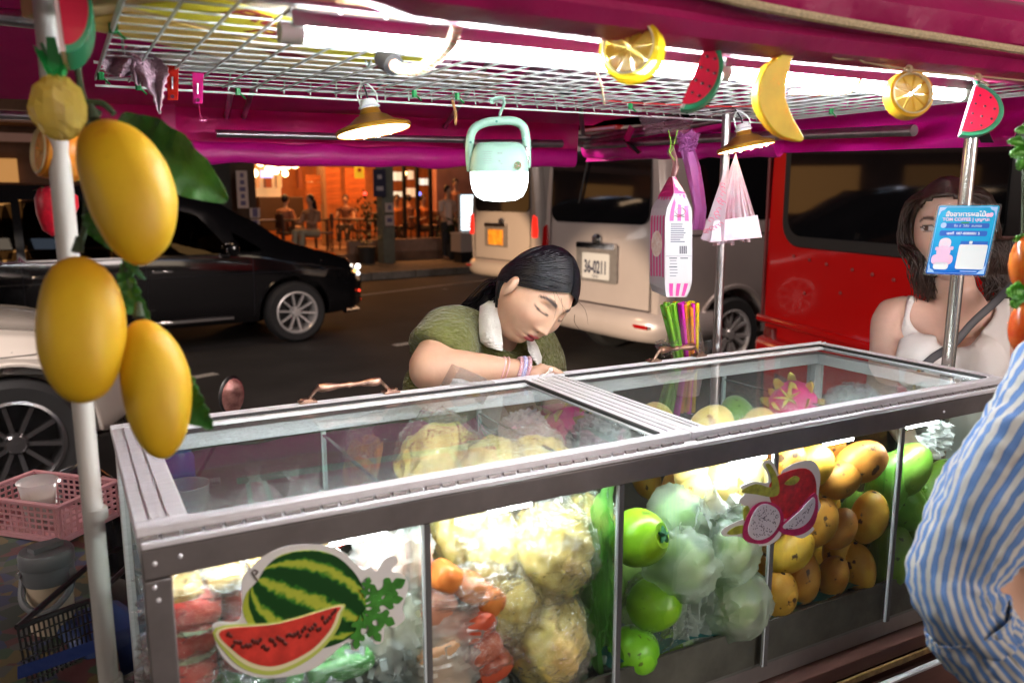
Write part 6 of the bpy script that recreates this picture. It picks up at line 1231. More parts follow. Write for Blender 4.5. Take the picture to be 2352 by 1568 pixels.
g=MB(); P=[face('l',560+30*math.sin(a),.5+.35*math.cos(a),.0016) for a in [i*math.pi/12 for i in range(24)]]; g.add(P+[p+FW*.0004 for p in P],[tuple(range(24)),tuple(range(47,23,-1))]); obj('rosette_print',g,mat('rosette_print',(.55,.35,.25),.4,noise=(90,.9),c2=(.7,.65,.6)),pk)
g=MB(); g.tube(bez([at(1540,345,d=1.70),at(1548,360,d=1.69),at(1552,385,d=1.68),at(1546,408,d=1.68)],5),[.014,.015,.013,.011,.011,.010,.010,.010,.011,.012,.013,.014,.013,.012,.010,.008],14,flat=.5,up=RT); obj('clear_neck',g,glass('pinkish_film',(.85,.7,.72),rough=.15,gl=2,bump=(60,1),wh=.4,whc=(.7,.4,.4)),pk)
g=MB(); g.tube(bez([at(1535,300,d=1.7),at(1541,330,d=1.68),at(1538,350,d=1.68),at(1550,368,d=1.67)],5),.0012,5); g.tube(bez([at(1556,300,d=1.7),at(1546,340,d=1.68),at(1538,352,d=1.68)],4),.0012,5); obj('green_string',g,mat('lime_string',(.2,.4,.03),.7),pk)
# purple strap
t=thing('ribbon','pinkish purple plastic ribbon tied beside the striped bag pack','ribbon',at(1590,400,d=1.75)); rbm=glass('purple_ribbon_film',(.7,.3,.7),rough=.2,gl=1.5,bump=(40,.8),wh=.8,whc=(.62,.20,.52))
RP=[(1570,318,26),(1578,340,34),(1590,380,36),(1600,430,34),(1608,480,30),(1604,528,30)]
def rp(a): a=a*(len(RP)-1); i=min(int(a),len(RP)-2); return [RP[i][j]+(RP[i+1][j]-RP[i][j])*(a-i) for j in range(3)]
g=MB(); g.slab(lambda a,b:(lambda q:at(q[0]+(b-.5)*q[2],q[1],d=1.75+.006*math.sin(b*8+a*4)))(rp(a)),24,6,.0008,-FW); obj('ribbon_tail',g,rbm,t); crumple('ribbon_knot',None,None,at(1580,325,d=1.74),.05,.04,rbm,21,CAMR@Matrix(((1,0,0),(0,0,-1),(0,1,0))),t)
# fan of white carrier bags
t=thing('carrier_bag_bundle','fan of white carrier bags printed red under the small gold lamp','plastic bags',at(1690,450,d=1.74)); wb=mat('white_carrier_plastic',(.56,.50,.53),.35,sss=.1,noise=(38,.1),c2=(.62,.30,.38)); 
for i in range(11):
    f=i/10; ub=1622+f*118; vb=552-14*f+8*math.sin(f*3); w=22
    dz_=.007*(i%2); g=MB(); A=at(1690,352,d=1.72+.002*i); g.slab(lambda a,b:A.lerp(at(ub+(b-.5)*w*.62,vb+5*(i%3),d=1.735+.002*i+dz_),a**.9)+FW*((.012*(b-.5)*(1 if i%2 else -1)+.004*math.sin(b*6+i))*a),12,4,.0006,-FW); obj('folded_bag',g,wb,t)
red_=mat('red_dot_print',(.70,.01,.10),.5)
for i,(u,v,r) in enumerate(((1648,519,8),(1672,519,6),(1684,517,4),(1698,516,4),(1708,516,3),(1719,514,6))): g=MB(); c=at(u,v,d=1.722); g.ell(c,(r*1.0/FP*1.7,r*1.1/FP*1.7,.0006),CAMR,nu=12,nv=4); obj('red_dot',g,red_,t)
g=MB(); g.slab(lambda a,b:at(1676,355,d=1.70).lerp(at(1610+b*52,548+14*b,d=1.715),a)+FW*(.012*math.sin(b*3.1)*a),14,8,.0006,-FW); obj('front_bag',g,glass('printed_carrier_film',(.9,.8,.86),rough=.2,gl=1.6,bump=(40,.8),wh=.55,whc=(.78,.66,.74)),t)
for i in range(16):
    a=random.uniform(.35,.95); b=random.uniform(.1,.8); p=at(1676,355,d=1.70).lerp(at(1610+b*52,548+14*b,d=1.708),a)-FW*.002; g=MB(); g.tube([p+cvec(.005*math.cos(q),.004*math.sin(q)) for q in [j*.8 for j in range(7)]],.0006,4); obj('ring_print',g,mat('red_ring_print',(.65,.08,.18),.5),t)
g=MB(); P=[at(1640,508,d=1.718),at(1740,494,d=1.718),at(1750,545,d=1.718),at(1632,556,d=1.718)]; g.add(P+[p+FW*.001 for p in P],[(0,1,2,3),(7,6,5,4),(0,4,5,1),(1,5,6,2),(2,6,7,3),(3,7,4,0)]); obj('band_bag',g,wb,t)
# straws in a pink cup
sp_=at(1582,832,y=1.43); t=thing('straw_cup','pink cup holding a plastic-wrapped bundle of neon straws behind the right lid','straws',sp_)
cups=mat('pink_cup',(.75,.42,.55),.35,coat=.2); g=MB(); g.lathe([(.026,-.075),(.036,-.012),(.042,-.008),(.044,.002),(.042,.004),(.036,.0)],30,sp_,cap=False); obj('cup',g,cups,t)
cols=[(.75,.65,.02),(.25,.62,.04),(.70,.01,.45),(.72,.01,.48),(.25,.65,.08),(.80,.70,.02),(.68,.02,.45),(.85,.45,.02),(.80,.60,.02),(.30,.70,.06),(.70,.02,.5),(.85,.3,.03),(.25,.6,.1)]
ax=(at(1562,700,y=1.41)-sp_)
for i in range(26):
    a=i*2.4; r_=.0055*math.sqrt(i); o_=RT*(r_*math.cos(a)*1.15)+ry*(r_*math.sin(a)*.8); c_=cols[i%13]; g=MB(); g.tube([sp_+o_*.62-Vector((0,0,.03)),sp_+ax*1.0+o_*1.3+Vector((0,0,random.uniform(-.004,.008)))],.0042,8); obj('straw',g,mat('straw_%d'%(i%13),c_,.25,sss=.3,coat=.3),t)
g=MB(); g.lathe([(.036,-.02),(.038,.03),(.037,.07),(.034,.095),(.028,.108),(.034,.118),(.040,.128)],30,sp_+ax*.02,basis(ax),fn=lambda w,z:1+.10*mnoise.noise(Vector((w*3,z*60,2)))+.05*math.sin(w*8+z*90),cap=False); obj('wrap_film',g,M_film2,t)
for k_ in range(2): crumple('film_flap',None,None,at([1530,1612][k_],800,y=1.40),.05,.035,M_film2,30+k_,CAMR@Matrix(((1,0,0),(0,0,-1),(0,1,0))),t,12,.01)
# crumpled clear bag caught on the side rail
crumple('rail_plastic_bag','crumpled clear bag caught on the pipes above the striped pack','plastic bag',at(1530,288,d=1.9),.13,.04,glass('rail_film',(.9,.75,.8),rough=.1,gl=3,bump=(60,1),wh=.22,whc=(.8,.5,.6)),14,CAMR@Matrix(((1,0,0),(0,0,-1),(0,1,0))),n=30,a=.02)
# payment card on the far pole
cc=at(2212,552,x=1.605); nrm=(Vector((0,0,H))-cc).normalized(); nrm=(nrm+RT*-.15).normalized(); xa=(at(2290,553,d=1.6)-at(2145,551,d=1.6)).normalized(); xa=(xa-nrm*xa.dot(nrm)).normalized()
upv=nrm.cross(xa); upv=(upv+xa*.11).normalized(); B=Matrix(((xa.x,upv.x,nrm.x),(xa.y,upv.y,nrm.y),(xa.z,upv.z,nrm.z))); dd=(cc-Vector((0,0,H))).dot(FW); kk=dd/FP; CW,CH=130*kk,165*kk; cc=cc+nrm*.02
t=thing('payment_card','laminated blue payment card with pink figure and white square on the far pole','sign',cc)
def cardbit(name,x,y,w,h,m,o,r=.0,pts=None): g=MB(); g.prism(pts or rrect(w*CW,h*CH,max(.0008,r*CW)),.0003,B,cc+B@Vector((x*CW,y*CH,o))); return obj(name,g,m,t,smooth=False)
cardbit('laminate',0,0,1,1,glass('laminate_film',(.95,.95,.95),gl=1.5,wh=.12),-.0006,.05)
bm_=mat('card_blue',(.01,.22,.62),.25,coat=.5); 
n=bm_.node_tree.nodes; Lk=bm_.node_tree.links; tc=n.new('ShaderNodeTexCoord'); sp2=n.new('ShaderNodeSeparateXYZ'); Lk.new(tc.outputs['Object'],sp2.inputs[0]); mr=n.new('ShaderNodeMapRange'); mr.inputs[1].default_value=-.07; mr.inputs[2].default_value=.07; Lk.new(sp2.outputs[2],mr.inputs[0]); ra=n.new('ShaderNodeValToRGB'); ra.color_ramp.elements[0].color=(.005,.10,.50,1); ra.color_ramp.elements[1].color=(.01,.38,.66,1); ra.color_ramp.elements[1].position=.6; Lk.new(mr.outputs[0],ra.inputs[0]); Lk.new(ra.outputs[0],n['Principled BSDF'].inputs['Base Color'])
cardbit('card_print',0,0,.93,.95,bm_,0,.03); cw=mat('card_white',(.75,.78,.78),.3); cpk=mat('card_pink',(.78,.50,.68),.3); cdb=mat('card_dark_blue',(.006,.10,.48),.3); clb=mat('card_pale_blue',(.40,.58,.85),.3)
for y in (.455,-.455): cardbit('border_line',0,y,.72,.005,clb,.0004)
for x in (-.445,.445): cardbit('border_line',x,0,.006,.76,clb,.0004)
for sx in (-1,1):
    for sy in (-1,1): cardbit('corner_lace',0,0,0,0,clb,.0005,pts=[(sx*.445*CW,sy*.455*CH),(sx*.33*CW,sy*.455*CH),(sx*.36*CW,sy*.42*CH),(sx*.41*CW,sy*.40*CH),(sx*.425*CW,sy*.36*CH),(sx*.445*CW,sy*.32*CH)][::sx*sy])
cardbit('pill',0.02,.20,.72,.07,cdb,.0004,.03); cardbit('pill',0,.095,.74,.075,cdb,.0004,.03)
BO=basis(nrm,xa)
text('สั่งอาหารผลไม้',.0125*1.0,BO,cc+B@Vector((-.02*CW,.355*CH,.0006)),cw,t,bold=True); text('TOM COFFEE | บุญชนะ',.0085,BO,cc+B@Vector((0,.285*CH,.0006)),cpk,t,bold=True)
text('ชื่อ ส  วิลัย  สมทรง',.0065,BO,cc+B@Vector((.05*CW,.198*CH,.0007)),cw,t); text('เลขที่  087-8080001 5',.0068,BO,cc+B@Vector((0,.094*CH,.0007)),cw,t,bold=True)
cardbit('badge_ring',-.33,.205,.09,.075,clb,.0006,.04); cardbit('heart',.37,.35,.06,.06,cpk,.0006,.03); cardbit('heart',.32,.345,.06,.055,cpk,.0006,.028); cardbit('code_header',.20,-.035,.42,.05,cdb,.0004,.01); cardbit('header_star',.15,-.028,.05,.04,cw,.0006,.01)
cardbit('code_panel',.20,-.225,.44,.34,cw,.0006,.03); cardbit('footer_line',.2,-.425,.26,.012,clb,.0006)
for (x,y,w,h,m_,r) in ((-.25,-.36,.24,.10,cw,.05),(-.25,-.27,.34,.14,cpk,.07),(-.25,-.16,.22,.16,cpk,.08),(-.25,-.05,.19,.16,mat('card_pale_pink',(.78,.66,.74),.3),.08),(-.36,-.12,.06,.05,cpk,.02),(-.13,-.11,.06,.05,cpk,.02)): cardbit('figure_shape',x,y,w,h,m_,.0008+.0001*x,r)
g=MB(); g.box(cc+B@Vector((0,.24*CH,.001)),(.014,.003,.001),B); obj('green_tie',g,M_green_tie,t)
# towel, clothes pegs on the rack
tw=mat('lilac_towel',(.74,.46,.58),.95,noise=(14,.35),bump=(220,1,.004),sheen=.4)
def drape(name,pts,d,par,m,n=20,a=.010,seed=1):
    """cloth strip: rows of (v, uL, uR)"""
    def fn(p,q):
        k_=q*(len(pts)-1); i=min(int(k_),len(pts)-2); f=k_-i; v,l,r=[pts[i][j]+(pts[i+1][j]-pts[i][j])*f for j in range(3)]
        e=2.2*math.sin(q*60) if (p<.04 or p>.96) else 0
        return at(l+(r-l)*p+e,v,d=d+a*math.sin(p*9+seed+q*3)+a*.8*mnoise.noise(Vector((p*4,q*5,seed))))
    g=MB(); g.slab(fn,n,44,.0012,-FW); return obj(name,g,m,par)
t=thing('towel','lilac microfibre towel stuffed over the left end of the rack','towel',at(310,170,d=1.32))
drape('towel_fold',[(105,296,336),(120,275,345),(140,290,372),(160,300,388),(180,318,384),(200,332,378),(220,350,376),(245,358,370),(262,364,368)],1.16,t,tw,seed=1); drape('towel_fold',[(112,240,310),(130,234,330),(150,234,322),(165,240,312),(176,262,290)],1.17,t,tw,seed=4,a=.014); drape('towel_fold',[(110,290,340),(140,300,330),(160,302,325),(185,305,326),(196,314,322)],1.165,t,tw,seed=7)
def peg(u,v0,v1,w,d,m,lab,tail=None):
    t=thing('clothes_peg',lab,'clothes peg',at(u,v0,d=d),'plastic clothes pegs on the rack'); 
    for s_ in (-1,1):
        g=MB(); g.slab(lambda a,b:at(u+(a-.5)*w*(1-.15*b),v0+(v1-v0)*b,d=d+s_*(.004+.004*abs(b-.4))),4,10,.0022,-FW); obj('jaw',g,m,t,bevel=.0006)
    g=MB(); g.tube([at(u,v0+(v1-v0)*.35,d=d-.008),at(u,v0+(v1-v0)*.7,d=d-.006)],.0013,6); g.tube([at(u-w*.4,v0+(v1-v0)*.45,d=d),at(u+w*.4,v0+(v1-v0)*.45,d=d)],.003,8); obj('spring',g,M_steel,t)
    g=MB(); g.tube([at(u,v1-8,d=d-.0095),at(u,v1-8,d=d-.0085)],.003,10); obj('peg_hole',g,mat('peg_hole_dark',(.08,.0,.02),.8),t)
    if tail: g=MB(); g.tube([at(u+2,v1-2,d=d),at(u+6,v1+25,d=d),at(u+12,v1+38,d=d)],.0016,5,flat=.5); g.box(at(u+12,v1+39,d=d),(.010,.002,.002)); obj('peg_tail',g,m,t)
peg(396,148,230,28,1.24,mat('red_peg_plastic',(.60,.02,.01),.35,sss=.3),'red clothes peg clipped beside the towel'); peg(454,167,238,26,1.25,mat('pink_peg_plastic',(.75,.02,.25),.35,sss=.3),'hot pink clothes peg with a dangling tail',tail=True)
# ======================= goods lying on the rack =======================
ZR=1.816
bx=thing('cardboard_box','flattened yellow and kraft cardboard box with red lettering lying on the rack','cardboard box',(.33,1.12,ZR)); kr=mat('kraft_cardboard',(.72,.50,.25),.8,noise=(12,.25)); 
BR=R3(0,0,36); bc=Vector((.27,1.12,ZR)); bl=lambda x,y,z=0: bc+BR@Vector((x,y,z))
g=MB(); g.box(bl(0,0,.026),(.46,.34,.05),BR); obj('box_body',g,kr,bx,bevel=.002)
g=MB(); g.box(bl(0,-.045,-.0004),(.44,.115,.0008),BR); obj('yellow_band',g,mat('yellow_print',(.88,.74,.03),.6,noise=(9,.2)),bx)
g=MB(); g.box(bl(.02,-.135,-.0004),(.40,.06,.0008),BR); obj('cream_panel',g,mat('cream_print',(.78,.66,.50),.7,noise=(9,.2)),bx); g=MB(); g.box(bl(-.10,.09,-.0004),(.2,.12,.0008),BR); obj('amber_panel',g,mat('amber_print',(.72,.46,.10),.7,noise=(15,.3)),bx)
BTm=BR@Matrix(((1,0,0),(0,-1,0),(0,0,-1))); rp_=mat('dark_red_print',(.30,.01,.015),.7)
text('FRUIT  T FRA',.052,BTm,bl(-.01,-.072,-.0012),rp_,bx,ext=.0002,bold=True); text('FRESH',.052,BTm,bl(.0,-.022,-.0012),rp_,bx,ext=.0002,bold=True)
g=MB(); g.ell(bl(.08,.06,-.001),(.05,.014,.0006),BR,nu=14,nv=4); obj('red_stamp',g,rp_,bx)
def flatpack(name,lab,cat,x,y,w,h,rz,m,thick=.012,seed=0,a=.004):
    t=thing(name,lab,cat,(x,y,ZR)); M_=R3(0,0,rz); c=Vector((x,y,ZR+thick)); g=MB(); g.ell(c,(w/2,h/2,thick),M_,nu=26,nv=12,fn=lambda d:min(1.3,(abs(d.x)**4+abs(d.y)**4+abs(d.z)**4)**-.25)*(.92+lump(d,4,.22,seed))); obj('wrapper',g,m,t)
    g=MB(); g.box(c-Vector((0,0,thick*.9)),(w*.55,h*.3,.0008),M_); obj('printed_patch',g,mat('%s_patch'%m.name,(.6,.55,.5),.5,noise=(60,.8),c2=(.2,.15,.2)),t); return t
flatpack('newspaper','folded newsprint sheet on the rack behind the cardboard box','paper',.33,1.40,.40,.12,4,mat('newsprint',(.42,.38,.32),.8,noise=(60,.7),c2=(.62,.58,.5)),.008,2)
flatpack('plush_cloth','pink cloth printed with black script on the rack','cloth',.50,1.26,.16,.09,20,mat('pink_printed_cloth',(.60,.28,.42),.8,noise=(70,.4),c2=(.08,.03,.05)),.018,3)
flatpack('snack_packet','blue and orange snack packet on the rack over the lantern','packet',.66,1.12,.11,.07,-30,mat('blue_packet',(.02,.08,.40),.25,noise=(18,.3),c2=(.04,.12,.5),coat=.5),.014,4)
flatpack('orange_packet','small orange packet beside the blue one on the rack','packet',.725,1.10,.05,.05,10,mat('orange_packet',(.70,.33,.03),.3,coat=.4),.01,14)
flatpack('red_cloth','red and maroon cloth bundle on the rear of the rack','cloth',.37,1.50,.16,.08,10,mat('red_bundle',(.42,.02,.04),.7,noise=(20,.5)),.015,5)
flatpack('yellow_packet','yellow packet on the rack behind the lemon slice','packet',.93,1.14,.12,.05,5,mat('yellow_packet',(.70,.50,.03),.35,coat=.3),.012,6)
flatpack('paper_stack','stack of brown paper lying along the middle of the rack','paper',.60,1.40,.30,.08,0,mat('brown_paper',(.30,.22,.15),.8,noise=(20,.4)),.01,7)
for i,(x,y,w,h,l) in enumerate(((.62,1.0,.18,.12,'clear crumpled bags over the first LED tube'),(.80,1.15,.20,.14,'clear bags with pink print in the middle of the rack'),(.95,1.0,.18,.14,'clear bags behind the nearer lemon slice'),(1.08,1.25,.22,.16,'cloudy plastic bags on the rack above the gold lamp'),(1.3,1.1,.26,.2,'white plastic bags at the far end of the rack'),(1.45,1.35,.24,.2,'white plastic heap above the far corner of the rack'),(.85,1.38,.24,.12,'pale plastic roll along the rear edge of the rack'))):
    flatpack('plastic_bag_heap',l,'plastic bags',x,y,w,h,i*13,glass('rack_bags_%d'%(i%3),(.9,.88,.9),rough=.15,gl=2,bump=(50,1),wh=[.45,.6,.7][i%3],whc=[(.62,.6,.62),(.7,.35,.5),(.66,.66,.66)][i%3]),.022,20+i)
t=thing('knotted_cloth','white cloth knotted through the rack behind the LED tube','cloth',at(860,125,d=1.25)); wcl=mat('white_knot_cloth',(.62,.70,.66),.8,sss=.2)
drape('cloth_tail',[(110,838,872),(125,835,862),(140,838,856),(155,842,848)],1.22,t,wcl,seed=2); drape('cloth_tail',[(100,815,900),(112,820,895),(125,850,890),(135,868,885)],1.24,t,wcl,seed=5,a=.014)
for (u,v,u2,v2,m_,l) in ((1038,228,1046,288,mat('frayed_orange_thread',(.45,.22,.08),.8),'frayed orange and green thread tail under the rack'),(1570,240,1578,262,M_black,'short black tie end sticking down from the rack')):
    t=thing('thread',l,'thread',at(u,v,y=1.5)); g=MB(); g.tube(bez([at(u,v,y=1.5),at((u+u2)/2+4,(v+v2)/2,y=1.5),at(u2,v2,y=1.5)],5),[.0018,.003,.0035,.003,.0028,.0032,.0036,.0034,.003,.0025,.001],6); obj('strand',g,m_,t)
# ======================= side shelf at the left end =======================
bp1=at(134,1166,d=1.75); zr=bp1.z; p2=at(269,1106,z=zr); e1=(p2-bp1); e1.z=0; L1=e1.length*1.0; e1.normalize(); e2=Vector((-e1.y,e1.x,0)); 
p3=at(0,1164,z=zr)-bp1; 
if p3.dot(e2)<0: e2=-e2
L2=.24; hb=.078
bk=thing('pink_basket','pale pink perforated plastic basket with a cup inside on the side shelf','basket',bp1+e1*L1/2+e2*L2/2-Vector((0,0,hb))); pkm=mat('pale_pink_plastic',(.45,.22,.24),.35,sss=.1)
cen=bp1+e1*L1/2+e2*L2/2
def bside(a,b,name):
    a=Vector(a);b=Vector(b); ax=(b-a); ln=ax.length; ax.normalize(); inn=(cen-(a+b)/2); inn.z=0; inn.normalize(); g=MB(); nc=max(4,int(ln/.0165)); R_=Matrix(((ax.x,inn.x,0),(ax.y,inn.y,0),(0,0,1)))
    if R_.determinant()<0: R_=Matrix(((ax.x,-inn.x,0),(ax.y,-inn.y,0),(0,0,1)))
    for i in range(nc+1): p=a+ax*(ln*i/nc); g.box(p+inn*.004-Vector((0,0,hb/2)),(.0052,.002,hb),R_)
    for j in range(6): z=-.004-(hb-.012)*j/5; g.box((a+b)/2+inn*(.004)+Vector((0,0,z-.001)),(ln,.0024,.0046),R_)
    g.box((a+b)/2+Vector((0,0,.002)),(ln+.01,.012,.005),R_); g.box((a+b)/2+inn*.003-Vector((0,0,hb)),(ln,.004,.010),R_); return obj(name,g,pkm,bk)
q0,q1,q2,q3=bp1,bp1+e1*L1,bp1+e1*L1+e2*L2,bp1+e2*L2
for a,b in ((q0,q1),(q1,q2),(q2,q3),(q3,q0)): bside(a,b,'basket_wall')
g=MB(); g.box(cen-Vector((0,0,hb+.002)),(L1,L2,.003),Matrix(((e1.x,e2.x,0),(e1.y,e2.y,0),(0,0,1)))); obj('basket_floor',g,pkm,bk)
g=MB(); g.tube(bez([q1+Vector((0,0,.004)),q1+e1*.02,q1+e1*.03+e2*.03-Vector((0,0,.01)),q1+e1*.02+e2*.06],5),.005,8,flat=.5); g.tube(bez([q1-Vector((0,0,hb*.6)),q1+e1*.025-Vector((0,0,hb*.65)),q1+e1*.025+e2*.04-Vector((0,0,hb*.6))],5),.005,8,flat=.5); obj('basket_handle',g,pkm,bk)
cpp=cen-Vector((0,0,hb-.0))+e1*-.02; t=thing('iced_coffee_cup','clear cup of milky coffee standing in the pink basket','cup',cpp); g=MB(); g.lathe([(.026,.002),(.036,.08),(.040,.10),(.041,.102)],24,cpp,cap=False); obj('cup_wall',g,M_film_ice,t); g=MB(); g.lathe([(.001,.003),(.025,.004),(.034,.07),(.001,.07)],20,cpp,cap=False); obj('coffee',g,mat('milky_coffee',(.36,.24,.18),.4),t); g=MB(); g.lathe([(.041,.102),(.043,.104),(.038,.108),(.001,.109)],24,cpp,cap=False); obj('cup_lid',g,M_film_ice,t)
shz=zr-hb-.008
vm=bpy.data.materials.new('bright_patchwork'); vm.use_nodes=True; n=vm.node_tree.nodes; Lk=vm.node_tree.links; vo=n.new('ShaderNodeTexVoronoi'); vo.inputs['Scale'].default_value=34; tc=n.new('ShaderNodeTexCoord'); Lk.new(tc.outputs['Object'],vo.inputs['Vector']); hs=n.new('ShaderNodeSeparateColor'); Lk.new(vo.outputs['Color'],hs.inputs[0]); ra=n.new('ShaderNodeValToRGB'); ra.color_ramp.interpolation='CONSTANT'
for i,(p_,c_) in enumerate(((0,(.002,.010,.002)),(.22,(.045,.003,.003)),(.4,(.003,.008,.04)),(.58,(.06,.04,.004)),(.75,(.008,.03,.008)),(.9,(.03,.03,.028)))):
    e=ra.color_ramp.elements[i] if i<2 else ra.color_ramp.elements.new(p_); e.position=p_; e.color=(*c_,1)
Lk.new(hs.outputs[0],ra.inputs[0]); Lk.new(ra.outputs[0],n['Principled BSDF'].inputs['Base Color']); n['Principled BSDF'].inputs['Roughness'].default_value=.7
t=thing('side_shelf','low side shelf covered with a multicoloured oilcloth left of the display case','shelf',(-.25,1.65,shz-.03)); g=MB(); g.sheet(lambda a,b:Vector((-.75+.78*a,1.05+1.0*b,shz+.003*math.sin(a*14)*math.cos(b*9))),24,24); obj('oilcloth',g,vm,t); g=MB(); g.bb((-.75,1.05,shz-.03),(.03,2.05,shz-.006)); obj('shelf_board',g,wbr,t)
for (x,y) in ((-.72,1.08),(-.72,2.0),(0,2.0)): g=MB(); g.tube([(x,y,0),(x,y,shz-.03)],.015,8); obj('shelf_leg',g,M_steel,t)
tp=at(112,1330,d=1.42); t=thing('tumbler','grey insulated tumbler with swing handle below the pink basket','tumbler',tp-Vector((0,0,.09))); gm_=mat('grey_plastic',(.13,.14,.15),.4)
g=MB(); g.lathe([(.001,-.10),(.030,-.10),(.034,-.09),(.037,.0)],24,tp,cap=False); obj('cup_body',g,mat('cream_cup',(.55,.45,.33),.35),t); g=MB(); g.lathe([(.038,.0),(.041,.012),(.0415,.03)],24,tp,cap=False); obj('cup_collar',g,gm_,t); g=MB(); g.lathe([(.0415,.03),(.043,.032),(.043,.05),(.040,.056),(.001,.057)],28,tp,cap=False); g.box(tp+Vector((0,0,.060)),(.05,.022,.010),R3(0,0,30)); obj('screw_lid',g,gm_,t)
g=MB(); g.tube(bez([tp+RT*-.04+Vector((0,0,.02)),tp+RT*-.02+ry*.045+Vector((0,0,-.02)),tp+RT*.02+ry*.05+Vector((0,0,-.035)),tp+RT*.045+ry*.02+Vector((0,0,-.01)),tp+RT*.042+Vector((0,0,.02))],6),.006,8); obj('swing_handle',g,gm_,t); g=MB(); g.tube([tp+RT*-.03+ry*.03+Vector((0,0,.022)),tp+RT*-.032+ry*.035+Vector((0,0,.022))],.006,10); obj('pivot_bolt',g,chrome,t)
# black mesh basket in front
mb=thing('mesh_basket','black wire mesh basket hanging on the left end of the cart','basket',at(130,1440,d=1.25)); bm0=at(40,1440,d=1.22); bm1=at(215,1375,d=1.35); dn=Vector((0,0,-.2))
g=MB(); 
for i in range(17): a=bm0.lerp(bm1,i/16); g.tube([a,a+dn+ry*-.02],.0016,4)
for j in range(12): o_=dn*(j/11); g.tube([bm0+o_,bm1+o_],.0016,4)
obj('mesh_wires',g,M_black,mb,kind='stuff'); g=MB(); bkv=-ry*.25; g.tube([bm0,bm1,bm1+bkv,bm0+bkv,bm0],.005,8); obj('basket_rim',g,M_black,mb)
g=MB(); g.box((bm0+bm1)/2+dn*.6+bkv*.5,(.12,.16,.08),R3(0,0,20)); obj('dark_liner',g,mat('dark_blue_liner',(.01,.03,.12),.6),mb,bevel=.02)
g=MB(); g.sheet(lambda a,b:at(40+200*a,1530-70*a+30*b,d=1.2),6,3); obj('blue_tarpaulin',g,mat('blue_tarp',(.003,.02,.12),.4,bump=(20,.6,.01)),label='strip of blue tarpaulin under the black mesh basket',cat='tarpaulin')
# ======================= scooter behind the left end (its mirror shows) =======================
mp_=at(532,908,z=1.06); sc=thing('scooter','dark scooter behind the case with one mirror reflecting red lights','scooter',Vector((mp_.x,mp_.y,0))); mb_=Matrix(((RT.x,UP.x,-FW.x),(RT.y,UP.y,-FW.y),(RT.z,UP.z,-FW.z)))@R3(0,35,-12); ks=2.6/FP
g=MB(); g.ell(mp_,(27*ks,42*ks,.018),mb_,nu=20,nv=12,fn=lambda d:1-.15*d.x*d.y); ms_=obj('mirror_shell',g,M_black,sc); g=MB(); g.ell(mp_+mb_@Vector((.001,0,.012)),(23*ks,37*ks,.007),mb_,nu=20,nv=8,fn=lambda d:1-.15*d.x*d.y); obj('mirror_face',g,mat('mirror_glass',(.75,.32,.28),.10,.5,bump=(25,.5,.02),noise=(40,.5)),ms_)  # the reddish reflection is put into the mirror's own colour
hb0=Vector((mp_.x-.10,mp_.y+.05,.82)); g=MB(); g.tube([mp_-Vector((.01,0,.04)),mp_-Vector((.03,0,.10)),hb0],.006,8); obj('mirror_stalk',g,M_black,sc); g=MB(); g.tube([hb0+Vector((.06,0,-.02)),hb0-Vector((.2,0,0)),hb0-Vector((.42,0,.0)),hb0-Vector((.60,0,.02))],.014,8); obj('handlebar',g,M_black,sc)
bx_=hb0-Vector((.3,0,0)); g=MB(); g.ell(bx_+Vector((0,.02,-.18)),(.14,.12,.26),nu=16,nv=10); g.ell(bx_+Vector((0,-.65,-.22)),(.15,.42,.10),nu=16,nv=10); g.ell(bx_+Vector((0,-.2,-.52)),(.14,.35,.06),nu=14,nv=8); obj('fairing',g,mat('scooter_black',(.01,.01,.012),.2,coat=1),sc); g=MB(); g.ell(bx_+Vector((0,-.62,-.12)),(.13,.33,.05),nu=14,nv=8); obj('seat',g,M_rubber,sc)
for dy in (.32,-.85): g=MB(); g.lathe([(.13,-.04),(.22,-.045),(.25,0),(.22,.045),(.13,.04)],24,Vector((bx_.x,bx_.y+dy,.25)),Matrix(((0,0,1),(1,0,0),(0,1,0)))); obj('wheel',g,tyre_m,sc)
# ======================= people =======================
def remeshed(tubes, ells, voxel, smooth=6, mb=None):
    g = mb or MB()
    for pts,rs,fl in tubes: g.tube(bez(pts,4), [Vector((r_,0,0)).x for r_ in interp_r(rs,len(pts),4)], 16, flat=fl)
    for c,r,M_ in ells: g.ell(c,r,M_,nu=18,nv=12)
    me = mesh_of('tmp', g, M_black); o = bpy.data.objects.new('tmp_body', me); C.objects.link(o)
    m = o.modifiers.new('r','REMESH'); m.mode='VOXEL'; m.voxel_size = voxel
    s_ = o.modifiers.new('s','SMOOTH'); s_.iterations = smooth; s_.factor=.6
    e = eval_mesh(o); bpy.data.objects.remove(o)
    V=[v.co.copy() for v in e.vertices]; F=[tuple(p.vertices) for p in e.polygons]; return V,F
def interp_r(rs,n,k):
    if not isinstance(rs,(list,tuple)): rs=[rs]*n
    out=[]
    for i in range(n-1):
        for j in range(k): out.append(rs[i]+(rs[i+1]-rs[i])*j/k)
    return out+[rs[-1]]
def gs(x,z,cx,cz,sx,sz): return math.exp(-((x-cx)/sx)**2-((z-cz)/sz)**2)
def sst(a,b,x): t=max(0,min(1,(x-a)/(b-a))); return t*t*(3-2*t)
